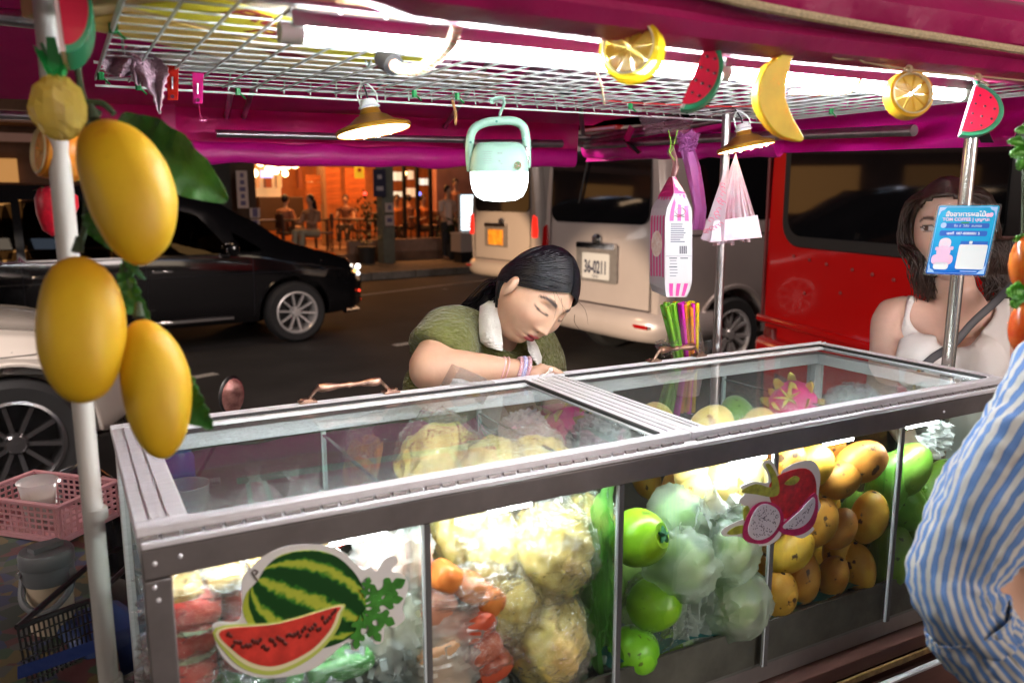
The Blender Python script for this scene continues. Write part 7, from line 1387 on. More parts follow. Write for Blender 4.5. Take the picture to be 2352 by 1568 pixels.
def head_point(d):
    """unit direction (x right of subject, y face, z up) -> point, mask values"""
    x,y,z=d.x*.073,d.y*.094,d.z*.116
    if y>0: y=y*(1-.10*abs(d.z)**2); 
    lo=sst(-.01,-.115,z); x*=1-.42*lo; 
    if y<0: y*=1-.45*sst(-.02,-.11,z)
    else: y*=1-.03*lo
    if z>.0 and y>0: y*=1-.05*sst(.05,.11,z)
    fr=sst(.02,.06,y); q=0
    if fr>0:
        ax=abs(x)
        q+=.005*gs(ax,z,.028,.036,.022,.010)-.011*gs(ax,z,.030,.016,.015,.012)+.0065*gs(ax,z,.031,.013,.013,.008)
        q+=(.0075*sst(.024,-.02,z)+.0025)*math.exp(-(x/.0085)**2)*(sst(-.042,-.026,z))*(1-sst(.02,.045,z))
        q+=.0070*gs(x,z,0,-.029,.0105,.0085)+.0065*gs(ax,z,.0135,-.031,.0065,.0065)-.004*gs(ax,z,.010,-.038,.012,.005)
        q+=.0062*gs(x,z,0,-.0535,.021,.0048)+.0075*gs(x,z,0,-.066,.018,.006)-.0045*gs(x,z,0,-.0595,.026,.0022)+.002*gs(x,z,0,-.056,.03,.02)
        q+=.006*gs(x,z,0,-.094,.020,.014)-.003*gs(x,z,0,-.079,.02,.005)+.005*gs(ax,z,.042,-.020,.020,.022)+.003*gs(x,z,0,.07,.05,.03)
    p=Vector((x,y+q*fr*1.05,z)); return p
def head_mesh(skin,lip,brow,eyes_open,ears=True,*,eye_dark=(.03,.02,.02),nu=150,nv=130,blush=.0):
    V=[];F=[];K=[]
    for i in range(nv+1):
        th=math.pi*i/nv
        for j in range(nu):
            ph=2*math.pi*j/nu+math.pi/2; d=Vector((math.sin(th)*math.cos(ph),math.sin(th)*math.sin(ph),math.cos(th))); p=head_point(d); V.append(p)
            c=Vector(skin); x,z=p.x,p.z; ax=abs(x)
            if p.y>.04:
                m=min(1,1.5*gs(x,z,0,-.0535,.0185*(1 if z<-.0535 else .9),.0050))+min(1,1.4*gs(x,z,0,-.066,.0165,.0062)); m=sst(.35,.75,m); c=c.lerp(Vector(lip),m)
                if m>.3 and abs(z+.0597)<.0013 and ax<.020: c=Vector(lip)*.35
                zb=.0335+.004*(1-((ax-.032)/.018)**2)-.003*sst(.04,.05,ax); m=sst(.0042,.0022,abs(z-zb)*(.75+.35*sst(.03,.048,ax)))*sst(.012,.016,ax)*(1-sst(.048,.053,ax)); c=c.lerp(Vector(brow),m*.95)
                zl=.0085-.0022*(1-((ax-.031)/.014)**2)
                if eyes_open:
                    up_=.0165+.004*(1-((ax-.031)/.015)**2)
                    if .017<ax<.046 and zl<z<up_:
                        c=Vector((.62,.58,.56)); dx_=(x-(math.copysign(.0315,x)+eyes_open))
                        if dx_*dx_+(z-.013)**2<.0062**2: c=Vector((.05,.03,.02))
                    if .015<ax<.049 and abs(z-up_)<.0019: c=Vector(eye_dark)
                    if .016<ax<.047 and abs(z-zl)<.0011: c=c.lerp(Vector(eye_dark),.6)
                else:
                    m=sst(.0030,.0014,abs(z-zl+.0005))*sst(.0145,.018,ax)*(1-sst(.047,.052,ax)); c=c.lerp(Vector(eye_dark),m*.95)
                    m=sst(.0018,.0006,abs(z-.0215-.002*(1-((ax-.031)/.014)**2)))*sst(.018,.022,ax)*(1-sst(.042,.046,ax)); c=c.lerp(Vector(skin)*.5,m*.6)
                if gs(ax,z,.0075,-.0375,.0035,.0022)>.5: c=Vector(skin)*.25
                c=c*(1+.05*mnoise.noise(p*90)); c=c.lerp(Vector((.62,.22,.17)),blush*gs(ax,z,.045,-.02,.016,.016))
            K.append(c)
    for i in range(nv):
        for j in range(nu):
            a,b,c2,d2=i*nu+j,i*nu+(j+1)%nu,(i+1)*nu+(j+1)%nu,(i+1)*nu+j
            F.append((a,d2,c2) if i==0 else ((a,d2,b) if i==nv-1 else (a,d2,c2,b)))
    # ears
    for sg in ((-1,1) if ears else ()):
        g=MB(); g.ell((sg*.0775,.004,.000),(.0105,.0165,.028),R3(-14,0,-sg*26),nu=22,nv=16,fn=lambda q:1-.28*max(0,q.x*sg)*math.exp(-((q.y-.1)/.4)**2-((q.z-.05)/.5)**2)*1.4+.08*math.sin(q.z*3)); b=len(V); V+= [Vector(p) for p in g.v]; F+=[tuple(i+b for i in f) for f in g.f]; K+=[Vector(skin)*.93]*len(g.v)
    return V,F,K
def person_body(t,name,headV,headF,headK,M_,c,bodyV,bodyF,skin,m):
    V=[M_@p+c for p in headV]; F=list(headF); K=list(headK); b=len(V); V+=bodyV; F+=[tuple(i+b for i in f) for f in bodyF]; K+=[Vector(skin)]*len(bodyV)
    g=MB(); g.v=[tuple(p) for p in V]; g.f=F; g.m=[0]*len(F); o=obj(name,g,m,t,smooth=True)
    a=o.data.color_attributes.new('tone','FLOAT_COLOR','POINT'); a.data.foreach_set('color',[x for k_ in K for x in (k_[0],k_[1],k_[2],1)]); return o
def shell(V,F,keep,m,t,name,th=.0015):
    g=MB(); idx={}; 
    for f in F:
        c=sum((V[i] for i in f),Vector())/len(f)
        if keep(c): g.f.append(f); g.m.append(0)
    used=sorted({i for f in g.f for i in f}); mp={i:k_ for k_,i in enumerate(used)}
    ec={}
    for f in g.f:
        for a_,b_ in zip(f,f[1:]+f[:1]): e_=(min(a_,b_),max(a_,b_)); ec[e_]=ec.get(e_,0)+1
    nb={}
    for (a_,b_),n_ in ec.items():
        if n_==1: nb.setdefault(a_,[]).append(b_); nb.setdefault(b_,[]).append(a_)
    V=[Vector(p) for p in V]
    for _ in range(14):
        W_={i:(V[i]*.4+sum((V[j] for j in n_),Vector())/len(n_)*.6) for i,n_ in nb.items()}
        for i,p_ in W_.items(): V[i]=p_
    g.v=[tuple(V[i]) for i in used]; g.f=[tuple(mp[i] for i in f) for f in g.f]
    o=obj(name,g,m,t,smooth=True); s_=o.modifiers.new('s','SOLIDIFY'); s_.thickness=th; s_.offset=0; return o
def I(P): 
    q=Vector(P)-Vector((0,0,H)); z=q.dot(FW); return CX+FP*q.dot(RT)/z, CY-FP*q.dot(UP)/z, z
hairm=mat('black_hair',(.0045,.0045,.007),.38,noise=(70,.5),spec=.35,stretch=(1,1,1)); brown_hair=mat('dark_brown_hair',(.030,.014,.009),.45,noise=(60,.5))
def hair_cap(M_,c,m,t,bound,k=1.07,name='hair'):
    g=MB(); nu,nv=64,44; V=[];ok=[]
    for i in range(nv+1):
        th=math.pi*i/nv
        for j in range(nu):
            ph=2*math.pi*j/nu; d=Vector((math.sin(th)*math.cos(ph),math.sin(th)*math.sin(ph),math.cos(th))); p=head_point(d); q=Vector((p.x*(k+.01),p.y*k,p.z*k+.002)); V.append(M_@q+c); ok.append(bound(p))
    f=[(i*nu+j,i*nu+(j+1)%nu,(i+1)*nu+(j+1)%nu,(i+1)*nu+j) for i in range(nv) for j in range(nu)]; f=[x for x in f if all(ok[i] for i in x)]
    g.add(V,f); o=obj(name,g,m,t,smooth=True); s_=o.modifiers.new('s','SOLIDIFY'); s_.thickness=.008; s_.offset=-1; return o
def strands(paths,m,par,name='hair_strands',r=.0016,n=4):
    g=MB()
    for P in paths: k_=len(P); g.tube(P,[r*(1-.75*(i/(k_-1))**2) for i in range(k_)],n,cap=False)
    return obj(name,g,m,par,smooth=True,kind='stuff')
# ---------------- the vendor ----------------
sk=(.60,.365,.25); skinm=mat('warm_skin',(.5,.3,.2),.5,attr='tone',sss=.22,noise=(22,.13),bump=(140,.15)); skinm.node_tree.nodes['Principled BSDF'].inputs['Specular IOR Level'].default_value=.4
def camM(r,f,u): r,f,u=[CAMR@Vector(q).normalized() for q in (r,f,u)]; return Matrix(((r.x,f.x,u.x),(r.y,f.y,u.y),(r.z,f.z,u.z)))
f_=Vector((.42,-.62,.66)).normalized(); u_=Vector((.60,.75,.28)); u_=(u_-f_*u_.dot(f_)).normalized(); HM=camM(f_.cross(u_),f_,u_)*.91; HC=at(1224,681,d=1.69)
ven=thing('person','woman vendor in an olive short-sleeved top bending over behind the display case','person',Vector((at(1130,1080,d=2.0).x,at(1130,1080,d=2.0).y,0)))
PEL=at(1125,1090,d=2.02); CH=at(1150,850,d=1.86); C7=at(1170,745,d=1.80); SR=at(1040,775,d=1.76); SL=at(1215,852,d=1.93); EL=at(988,850,d=1.63); WR=at(1196,852,d=1.66)
KN=at(1238,865,d=1.665); ELL=at(1290,1000,d=1.88); WRL=at(1300,945,d=1.72)
ft=lambda p,z:Vector((p.x,p.y,z))
tub=[([PEL,(PEL+CH)/2,CH,C7],[.13,.115,.125,.05],1.0),([C7,at(1188,715,d=1.745),HC+HM@Vector((0,-.02,-.06))],[.052,.047,.047],1),
 ([SR.lerp(CH,.35),SR,SR.lerp(EL,.5),EL],[.072,.056,.051,.046],1),([EL,EL.lerp(WR,.35),EL.lerp(WR,.8),WR],[.045,.042,.028,.024],1),
 ([SL.lerp(CH,.35),SL,ELL],[.07,.058,.042],1),([ELL,ELL.lerp(WRL,.5),WRL],[.042,.037,.025],1)]
RB=(SL-SR).normalized()
for sg in (-1,1):
    hpv=PEL+RB*.075*sg; kn=hpv+Vector((.0,.03,0)); tub.append(([hpv,ft(kn,.50),ft(kn+Vector((0,.05,0)),.10)],[.088,.058,.042],1)); tub.append(([ft(kn+Vector((0,.05,0)),.07),ft(kn+Vector((-.03,-.13,0)),.03)],[.042,.03],.7))
def handt(wr,kn,fing,r=.0085,thumb=None):
    T=[([wr,wr.lerp(kn,.5),kn],[.024,.030,.030],.6)]
    for f in fing: T.append((f,[r*1.12,r,r*.92,r*.8],1))
    if thumb: T.append((thumb,[r*1.5,r*1.15,r],1))
    return T
acr=CAMR@Vector((.25,.75,.35)); acr.normalize(); acr*=.0165
fg=[]
for i in range(4):
    o_=acr*(1.3-i*.9); a=KN+o_; l=[.95,1.05,1.0,.8][i]; fg.append([a-(KN-WR).normalized()*.01,a+CAMR@Vector((.026*l,-.006*l,.004)),a+CAMR@Vector((.046*l,-.020*l,.0)),a+CAMR@Vector((.054*l,-.042*l,-.004))])
tub+=handt(WR,KN,fg,thumb=[WR.lerp(KN,.35)+CAMR@Vector((0,-.012,.014)),WR.lerp(KN,.8)+CAMR@Vector((.008,-.032,.018)),KN+CAMR@Vector((.016,-.040,.010))])
WL2=WRL+CAMR@Vector((.0,.03,.02)); tub+=handt(WRL,WRL+CAMR@Vector((-.03,.02,.04)),[[WRL+CAMR@Vector((-.03+.012*i,.02,.045)),WRL+CAMR@Vector((-.04+.012*i,.03,.06)),WRL+CAMR@Vector((-.045+.012*i,.02,.075)),WRL+CAMR@Vector((-.045+.012*i,.0,.08))] for i in range(4)])
bV,bF=remeshed(tub,[(SR,.062,None),(SL,.06,None),(CH,(.145,.10,.12),basis((0,0,1),RB)),(EL,.043,None)],.0062,5)
hV,hF,hK=head_mesh(sk,(.30,.04,.045),(.03,.02,.022),0,blush=.15)
# shift the face crown: nothing else; body and head form one mesh
person_body(ven,'body',hV,hF,hK,HM,HC,bV,bF,sk,skinm)
oliv=mat('olive_crinkle_cloth',(.085,.095,.016),.85,noise=(35,.35),c2=(.13,.14,.028),bump=(75,1,.012),sheen=.2,stretch=(1,1,2.2))
st_t=[([PEL,(PEL+CH)/2,CH,C7+(CH-C7)*.15],[.150,.142,.150,.085],1.0),([SR.lerp(CH,.6),SR,SR.lerp(EL,.36),SR.lerp(EL,.60)+CAMR@Vector((-.006,-.006,-.01))],[.090,.068,.074,.079],1),([SL.lerp(CH,.6),SL,SL.lerp(ELL,.5)],[.08,.062,.068],1),([at(975,870,d=1.74),at(1010,900,d=1.80),CH.lerp(PEL,.4)],[.038,.08,.12],1)]
sV,sF=remeshed(st_t,[(CH,(.165,.125,.14),basis((0,0,1),RB)),(SR,.068,None),(SL,.060,None)],.0075,7)
sV=[p+ (Vector((mnoise.noise(p*14),mnoise.noise(p*14+Vector((5,0,0))),mnoise.noise(p*14+Vector((0,7,0)))))*.007) for p in sV]
def keepshirt(p):
    u,v,z=I(p)
    if v<812 and 1142<u<1228 and z<1.90 and (u-1142)>(0) and v< 700+ (1228-u)*2.2 and v<690+(u-1120)*3.2: return False   # V neck
    ax=(EL-SR).normalized(); s_=(p-SR).dot(ax); dv=(p-SR)-ax*s_
    if s_>(EL-SR).length*.58 and dv.length<.12 and (p-CH).length>.17 and u<1010 and v>790 and z<1.70: return False
    if v<745 and u>1150 and z<1.80 and (p-HC).length<.16: return False
    return True
shell(sV,sF,keepshirt,oliv,ven,'blouse',.003)
def poly_slab(name,rows,par,m,n=10,rip=.0,th=.0025):
    """rows: (uL,vL,dL,uR,vR,dR) down a strip"""
    def fn(a,b):
        k_=b*(len(rows)-1); i=min(int(k_),len(rows)-2); f=k_-i; q=[rows[i][j]+(rows[i+1][j]-rows[i][j])*f for j in range(6)]
        return at(q[0],q[1],d=q[2]).lerp(at(q[3],q[4],d=q[5]),a)-FW*(rip*math.sin(a*math.pi)+.0012*math.sin(b*70+a*8))
    g=MB(); g.slab(fn,n,30,th,-FW); return obj(name,g,m,par,smooth=None)
colm=mat('white_rib_collar',(.66,.64,.60),.85,bump=(160,.8,.004),stretch=(1,1,3)); 
poly_slab('collar',[(1112,697,1.83,1148,676,1.80),(1102,703,1.76,1142,690,1.735),(1099,735,1.725,1147,722,1.70),(1100,765,1.705,1152,760,1.685),(1103,785,1.70,1155,790,1.68),(1118,797,1.695,1154,806,1.68)],ven,colm,rip=.016)
poly_slab('collar',[(1208,772,1.735,1226,778,1.75),(1211,790,1.715,1236,795,1.74),(1213,806,1.705,1245,820,1.735),(1226,828,1.705,1244,838,1.73),(1236,842,1.71,1241,846,1.72)],ven,colm,rip=.010)
apm=mat('grey_white_apron',(.46,.46,.46),.85,bump=(120,.8,.004),stretch=(3,1,1)); poly_slab('apron',[(1020,866,1.60,1062,870,1.60),(1010,885,1.60,1098,885,1.60),(1000,915,1.61,1145,915,1.61),(985,960,1.65,1175,960,1.65),(960,1060,1.72,1190,1060,1.69),(955,1250,1.78,1190,1250,1.75)],ven,apm,rip=.02); 
pantm=mat('dark_trousers',(.02,.02,.025),.8); g=MB()
for sg in (-1,1): hpv=PEL+RB*.075*sg; kn=hpv+Vector((0,.03,0)); g.tube(bez([PEL+RB*.05*sg+Vector((0,0,.06)),hpv-Vector((0,0,.1)),ft(kn,.5),ft(kn+Vector((0,.05,0)),.12)],4),[.105]*4+[.10]*4+[.075]*5,14)
obj('trousers',g,pantm,ven)
# hair: cap, combed strands, low ponytail
def hb(p):
    if p.z>.074: return True
    if p.z>.028: return p.y<.046+(p.z-.028)*.62
    if p.z>.0: return p.y<-.012+p.z*1.7
    return p.z>-.075 and p.y<-.022
cap=hair_cap(HM,HC,hairm,ven,hb,1.075,'hair')
paths=[]
nape=Vector((0,-.99,-.30)).normalized()
for i in range(520):
    sg=random.choice((-1,1)); a=random.random(); lo=random.random()
    A=Vector((sg*.03,math.cos(.62+a*1.25),math.sin(.62+a*1.25))).normalized(); B_=Vector((sg*1.35,.52-.9*a*lo,.62-.55*lo)); K_=[]
    for j in range(13):
        t=j/12; d=(A*(1-t)**2+B_*(2*t*(1-t))+nape*(t*t)).normalized(); p=head_point(d); s_=1.085+.03*math.sin(t*math.pi)*(.5+.5*math.sin(i*1.7)); q=Vector((p.x*s_,p.y*s_,p.z*(s_+.005)))
        if p.y>.03 and p.z<.03 and False: continue
        K_.append(HM@q+HC)
    paths.append(K_)
strands(paths,hairm,cap,r=.0020)
N0=HM@Vector((0,-.105,-.035))+HC; T1=at(1135,662,d=1.80); T2=at(1108,688,d=1.86); T3=at(1070,712,d=1.90); T4=at(1050,760,d=1.95)
paths=[]
for i in range(190):
    o_=Vector((random.gauss(0,1),random.gauss(0,1),random.gauss(0,1))); st=HM@Vector((random.uniform(-.045,.045),-.075+random.uniform(-.02,.02),-.03+random.uniform(-.05,.04)))+HC
    paths.append(bez([st,N0.lerp(T1,.55)+o_*.009,T2+o_*.010+UP*random.uniform(-.018,.008),T3+o_*.009+UP*random.uniform(-.02,.008),T4+o_*.012],4))
strands(paths,hairm,cap,r=.0021,name='ponytail')
paths=[]
for i in range(9): # loose fine hairs at the temple and forehead
    a=HM@Vector((random.choice((-1,1))*random.uniform(.01,.075),random.uniform(.03,.085),random.uniform(.03,.075)))+HC; paths.append(bez([a,a+CAMR@Vector((random.uniform(0,.02),-.02,.008)),a+CAMR@Vector((random.uniform(0,.035),-.05,.0))],3))
strands(paths,hairm,cap,r=.0005,name='loose_hair')
# bracelets, tongs, clear box of cut fruit
brm=mat('woven_bracelet',(.70,.62,.66),.4,noise=(400,.8),c2=(.45,.06,.12)); axw=(WR-EL).normalized()
for k_,(o_,r_,w,m_) in enumerate(((.012,.0275,.0042,brm),(.020,.028,.0045,mat('silver_blue_bracelet',(.66,.66,.74),.3,noise=(350,.7),c2=(.15,.15,.5))),(.028,.0285,.004,brm),(-.014,.029,.0015,mat('thin_pink_thread',(.7,.4,.4),.5)),(-.022,.0295,.0015,mat('thin_pink_thread',(.7,.4,.4),.5)))):
    t=thing('bracelet',['pink beaded bracelet nearest the elbow side of the wide set','silver and blue woven bracelet in the middle of the wrist','pink woven bracelet nearest the hand','thin loose pink thread round the wrist','second thin pink thread a little higher up the arm'][k_],'bracelet',WR,'bracelets on the vendor wrist'); B=basis(axw); tilt=R3(18,0,0); g=MB(); g.tube([WR+axw*(o_-.02)+B@tilt@Vector((r_*math.cos(a),r_*math.sin(a),0)) for a in [2*math.pi*i/28 for i in range(29)]],w,6,cap=False); obj('band',g,m_,t)
t=thing('white_stick','small white-tipped stick held between the vendor fingers','utensil',at(1262,850,d=1.64)); g=MB(); g.tube([at(1236,876,d=1.63),at(1262,852,d=1.63)],.0022,8); g.ell(at(1264,850,d=1.63),.004,nu=8,nv=6); obj('stick_body',g,M_white,t); g=MB(); g.ell(at(1265,849,d=1.63),.0045,nu=8,nv=6); obj('stick_tip',g,M_white,t)
kb_=at(1070,886,d=1.575); t=thing('fruit_box','clear clamshell box of yellow cut fruit held below her forearm','food box',kb_); Bx=CAMR@R3(10,20,-25)
for (o_,s_) in (((0,-.022,0),(.075,.001,.05)),((-.037,0,0),(.001,.045,.05)),((.037,0,0),(.001,.045,.05)),((0,0,-.025),(.075,.045,.001)),((.0,.012,.03),(.075,.05,.001))): g=MB(); g.box(kb_+Bx@Vector(o_),s_,Bx); obj('clear_panel',g,glass('clamshell_plastic',(.95,.95,.95),gl=3,wh=.10),t)
for i in range(9): g=MB(); g.ell(kb_+Bx@Vector((.015+random.uniform(-.02,.02),-.012+.006*(i%2),random.uniform(-.018,.018))),(.010,.008,.008),nu=10,nv=7,fn=lambda d:1+lump(d,3,.2,i)); obj('fruit_piece',g,mat('bright_yellow_fruit',(.72,.55,.02),.35,sss=.2),t)
t=thing('tongs','steel tongs slanting up to the vendor wrist','utensil',at(1170,880,d=1.62)); 
for o_ in (0,.008): g=MB(); g.tube([at(1120,905,d=1.58)+RT*o_,at(1165,872,d=1.61)+RT*o_*1.3,at(1196,862,d=1.635)+RT*o_*.3],.0028,6,flat=.5); obj('tong_arm',g,chrome,t)
# ---------------- the customer in white ----------------
f2=Vector((-.58,-.13,.80)).normalized(); u2=Vector((-.05,.98,.10)); u2=(u2-f2*u2.dot(f2)).normalized(); HM2=camM(f2.cross(u2),f2,u2); D2=1.98; HC2=at(2177,534,d=D2)
sk2=(.66,.43,.34); cus=thing('person','long-haired woman in white sleeveless top half hidden by the payment card','person',Vector((at(2190,800,d=2.0).x,at(2190,800,d=2.0).y,0)))
A=lambda u,v,d=D2+.03: at(u,v,d=d)
CB=A(2190,660,D2+.06); CHb=A(2195,790,D2+.07); WA=A(2190,980,D2+.09); PL2=at(2190,1150,d=D2+.12); SRb=A(2052,725,D2+.06); SLb=A(2318,732,D2+.06); ERb=A(2022,900,D2+.04); ELb=A(2372,920,D2+.05); WRb=A(2085,1010,D2-.14); WLb=A(2290,1040,D2-.14)
tb=[([PL2,WA,CHb,CB],[.13,.095,.115,.05],.85),([CB,A(2180,620,D2+.03),HC2+HM2@Vector((0,-.02,-.06))],[.052,.045,.045],1)]
for s_,e_,w_ in ((SRb,ERb,WRb),(SLb,ELb,WLb)): 
    tb+= [([CHb.lerp(s_,.55),s_,s_.lerp(e_,.5),e_],[.07,.047,.041,.034],1),([e_,e_.lerp(w_,.4),w_],[.034,.033,.023],1)]
    dr_=(w_-e_).normalized(); tb+=handt(w_,w_+dr_*.06,[[w_+dr_*.06+RT*(.014*(i-1.5)),w_+dr_*.085+RT*(.014*(i-1.5)),w_+dr_*.105+RT*(.013*(i-1.5))-UP*.006,w_+dr_*.118+RT*(.012*(i-1.5))-UP*.016] for i in range(4)],.0078,[w_+dr_*.02+RT*.015,w_+dr_*.05+RT*.038,w_+dr_*.07+RT*.042])
for sg in (-1,1): h_=PL2+RT*.08*sg; tb.append(([h_,ft(h_,.5),ft(h_,.1)],[.09,.058,.04],1)); tb.append(([ft(h_,.07),ft(h_-ry*-.0+Vector((-.08,-.09,0)),.03)],[.04,.03],.7))
B2=basis((0,0,1),RT); el2=[(SRb,.044,None),(SLb,.044,None),(A(2115,830,D2-.045),(.062,.058,.062),None),(A(2240,835,D2-.05),(.062,.058,.062),None),((SRb+SLb)/2+Vector((0,0,-.03)),(.165,.075,.07),B2),(CHb,(.135,.095,.12),B2)]
bV,bF=remeshed(tb,el2,.0075,6); hV,hF,hK=head_mesh(sk2,(.42,.02,.03),(.05,.03,.025),.0025,False,eye_dark=(.02,.015,.015),nu=130,nv=110,blush=.2)
person_body(cus,'body',hV,hF,hK,HM2,HC2,bV,bF,sk2,skinm)
wt=mat('white_jersey',(.70,.68,.66),.85,bump=(9,.35,.02),noise=(5,.05)); tb2=[([PL2,WA,CHb,CB.lerp(CHb,.45)],[.14,.104,.125,.09],.85)]; el3=[(e[0],tuple((q+.007) for q in (e[1] if isinstance(e[1],tuple) else (e[1],)*3)),e[2]) for e in el2]
for s_,e_ in ((SRb,ERb),(SLb,ELb)): tb2.append(([CHb.lerp(s_,.55),s_],[.078,.056],1))
sV,sF=remeshed(tb2,el3,.008,6)
def keep2(p):
    u,v,z=I(p); L_=lambda a,b,t:a+(b-a)*t
    if z>D2+.10: return v>690
    # arm openings
    if u<2092 and v<830: 
        if u<2092-(v-640)*.18: return False
    if u>2300+(0 if v<700 else -(v-700)*.0) and v<850 and u>2318: return False
    # neckline
    if 2085<u<2325:
        le=2118-(v-640)*.38 if v<735 else 2082+(v-735)*.95
        ri=2280+(v-640)*.10 if v<720 else 2288-(v-720)*.75
        lim=798
        if v<lim and le<u<ri and not (v>770 and (u<2150 or u>2255)): return False
    if v<640: return False
    return True
shell(sV,sF,keep2,wt,cus,'sleeveless_top',.0035)
g=MB(); g.tube(bez([A(2330,650,D2-.02),A(2290,690,D2-.055),A(2235,740,D2-.075),A(2190,790,D2-.09),A(2145,820,D2-.115),A(2112,848,D2-.115)],6),.0095,8,flat=.15,up=-FW); obj('bag_strap',g,mat('black_leather',(.02,.022,.03),.5),cus)
g=MB(); g.tube([A(2113,846,D2-.118),A(2105,862,D2-.118)],.004,8); g.tube([A(2105,862,D2-.118),A(2098,900,D2-.115),A(2085,930,D2-.11)],.003,6); obj('strap_buckle',g,mat('brass_buckle',(.6,.4,.15),.25,.9),cus)
g=MB(); g.tube(bez([PL2+RT*.0,PL2-Vector((0,0,.2)),ft(PL2,.35),ft(PL2,.2)],4),[.15]*4+[.17]*4+[.2]*5,18); obj('skirt',g,mat('dark_skirt',(.03,.03,.035),.8),cus)
def hb2(p):
    if p.z>.072: return True
    if p.z>.0: return p.y<.012+(p.z)*.85
    return p.y<.015 and p.z>-.10
cap2=hair_cap(HM2,HC2,brown_hair,cus,hb2,1.13,'hair'); paths=[]
for i in range(620):
    side=random.random()<.30; a=random.random()
    A_=Vector((random.uniform(-.15,.15),math.cos(.75+a*1.2),math.sin(.75+a*1.2))).normalized(); sg=1 if side else -1
    d1=Vector((sg*1.0,.30-.9*a,.55)).normalized(); d2=Vector((sg*1.0,.22-1.0*a,-.10)).normalized()
    q=[head_point(A_)*1.13,head_point(d1)*random.uniform(1.16,1.42),head_point(d2)*random.uniform(1.16,1.5)]; q=[HM2@x+HC2 for x in q]
    jx=random.gauss(0,.012); wv=random.uniform(0,6)
    if side: e=[A(2104+random.uniform(-8,16)+20*a,585+random.uniform(-10,10),D2-.01+.08*a),A(2112+random.uniform(-14,22)+30*a,640,D2+.0+.09*a),A(2120+random.uniform(-18,26)+25*a,random.uniform(662,700),D2+.02+.08*a)]
    else: e=[A(2285+random.uniform(-25,55),550,D2+.04),A(2315+random.uniform(-50,50),630,D2+.06),A(2325+random.uniform(-70,60),random.uniform(660,740),D2+.05+.08*a)]
    e=[x+RT*jx+RT*.006*math.sin(wv+k_*2) for k_,x in enumerate(e)]; paths.append(bez(q+e,4))
strands(paths,brown_hair,cap2,r=.0026)
# ---------------- striped-shirt customer at the right edge ----------------
stc=thing('person','customer in a blue and white striped shirt with rolled sleeve at the right edge','person',(1.45,.42,0))
D3=.93; a3=lambda u,v,d=D3: at(u,v,d=d)
arm=[a3(2545,835,.98),a3(2420,975,.965),a3(2332,1075,.95),a3(2248,1200,.93),a3(2202,1330,.915),a3(2206,1395,.91)]
fore=[a3(2222,1395,.91),a3(2300,1440,.925),a3(2390,1310,.95),a3(2500,1160,.99)]
SH3=a3(2480,760,.98); tor=Vector((SH3.x+.36,SH3.y-.14,0)); wr3=fore[-1]
tb=[([arm[0],arm[2],arm[3],arm[5]],[.050,.045,.037,.034],1),([arm[5],fore[1],fore[2],fore[3]],[.034,.042,.038,.027],1),([ft(tor,.85),ft(tor,1.1),ft(tor,1.32),ft(tor,1.43)],[.14,.13,.14,.06],1),([ft(tor,1.40),ft(tor,1.52)],[.055,.05],1),([ft(tor,1.36),SH3],[.08,.06],1),([ft(tor,1.36),tor+Vector((.30,-.14,1.34)),tor+Vector((.34,-.1,1.05)),tor+Vector((.20,.1,.95))],[.08,.055,.045,.03],1)]
dr_=(fore[3]-fore[2]).normalized(); tb+=handt(wr3,wr3+dr_*.07,[[wr3+dr_*.07+Vector((0,0,.016*(i-1.5))),wr3+dr_*.1+Vector((0,0,.016*(i-1.5))),wr3+dr_*.125+Vector((.01,0,.015*(i-1.5))),wr3+dr_*.14+Vector((.02,0,.014*(i-1.5)))] for i in range(4)],.009,[wr3+dr_*.02,wr3+dr_*.05+Vector((.03,0,.02)),wr3+dr_*.08+Vector((.04,0,.02))])
for sg in (-1,1): h_=ft(tor,.85)+Vector((.08*sg,-.04*sg,0)); tb.append(([h_,ft(h_,.48),ft(h_,.1)],[.09,.06,.045],1)); tb.append(([ft(h_,.07),ft(h_+Vector((0,.14,0)),.03)],[.042,.032],.7))
bV,bF=remeshed(tb,[(arm[0],.062,None)],.011,5); sk3=(.50,.29,.19); hV,hF,hK=head_mesh(sk3,(.4,.12,.1),(.05,.03,.02),0.001,nu=80,nv=64)
HC3=ft(tor,1.62)+Vector((0,.01,0)); HM3=R3(0,0,35); person_body(stc,'body',hV,hF,hK,HM3,HC3,bV,bF,sk3,skinm); hair_cap(HM3,HC3,brown_hair,stc,hb2,1.1,'hair')
sm_=bpy.data.materials.new('blue_striped_cotton'); sm_.use_nodes=True; n=sm_.node_tree.nodes; Lk=sm_.node_tree.links; uv=n.new('ShaderNodeUVMap'); sp3=n.new('ShaderNodeSeparateXYZ'); Lk.new(uv.outputs[0],sp3.inputs[0]); tc=n.new('ShaderNodeTexCoord'); no=n.new('ShaderNodeTexNoise'); no.inputs['Scale'].default_value=14; Lk.new(tc.outputs['Object'],no.inputs['Vector'])
def mth2(op,a,b): 
    q=n.new('ShaderNodeMath'); q.operation=op
    for i,v in enumerate((a,b)):
        if isinstance(v,(int,float)): q.inputs[i].default_value=v
        elif v is not None: Lk.new(v,q.inputs[i])
    return q.outputs[0]
w1=mth2('SINE',mth2('ADD',mth2('MULTIPLY',sp3.outputs[0],2*math.pi*28),mth2('MULTIPLY',no.outputs[0],4.0)),None); ra=n.new('ShaderNodeValToRGB'); e=ra.color_ramp.elements; e[0].position=.46; e[0].color=(.07,.16,.38,1); e[1].position=.62; e[1].color=(.48,.48,.44,1); k_=e.new(.2); k_.color=(.10,.21,.46,1)
Lk.new(mth2('ADD',mth2('MULTIPLY',w1,.5),.5),ra.inputs[0]); Lk.new(ra.outputs[0],n['Principled BSDF'].inputs['Base Color']); n['Principled BSDF'].inputs['Roughness'].default_value=.85
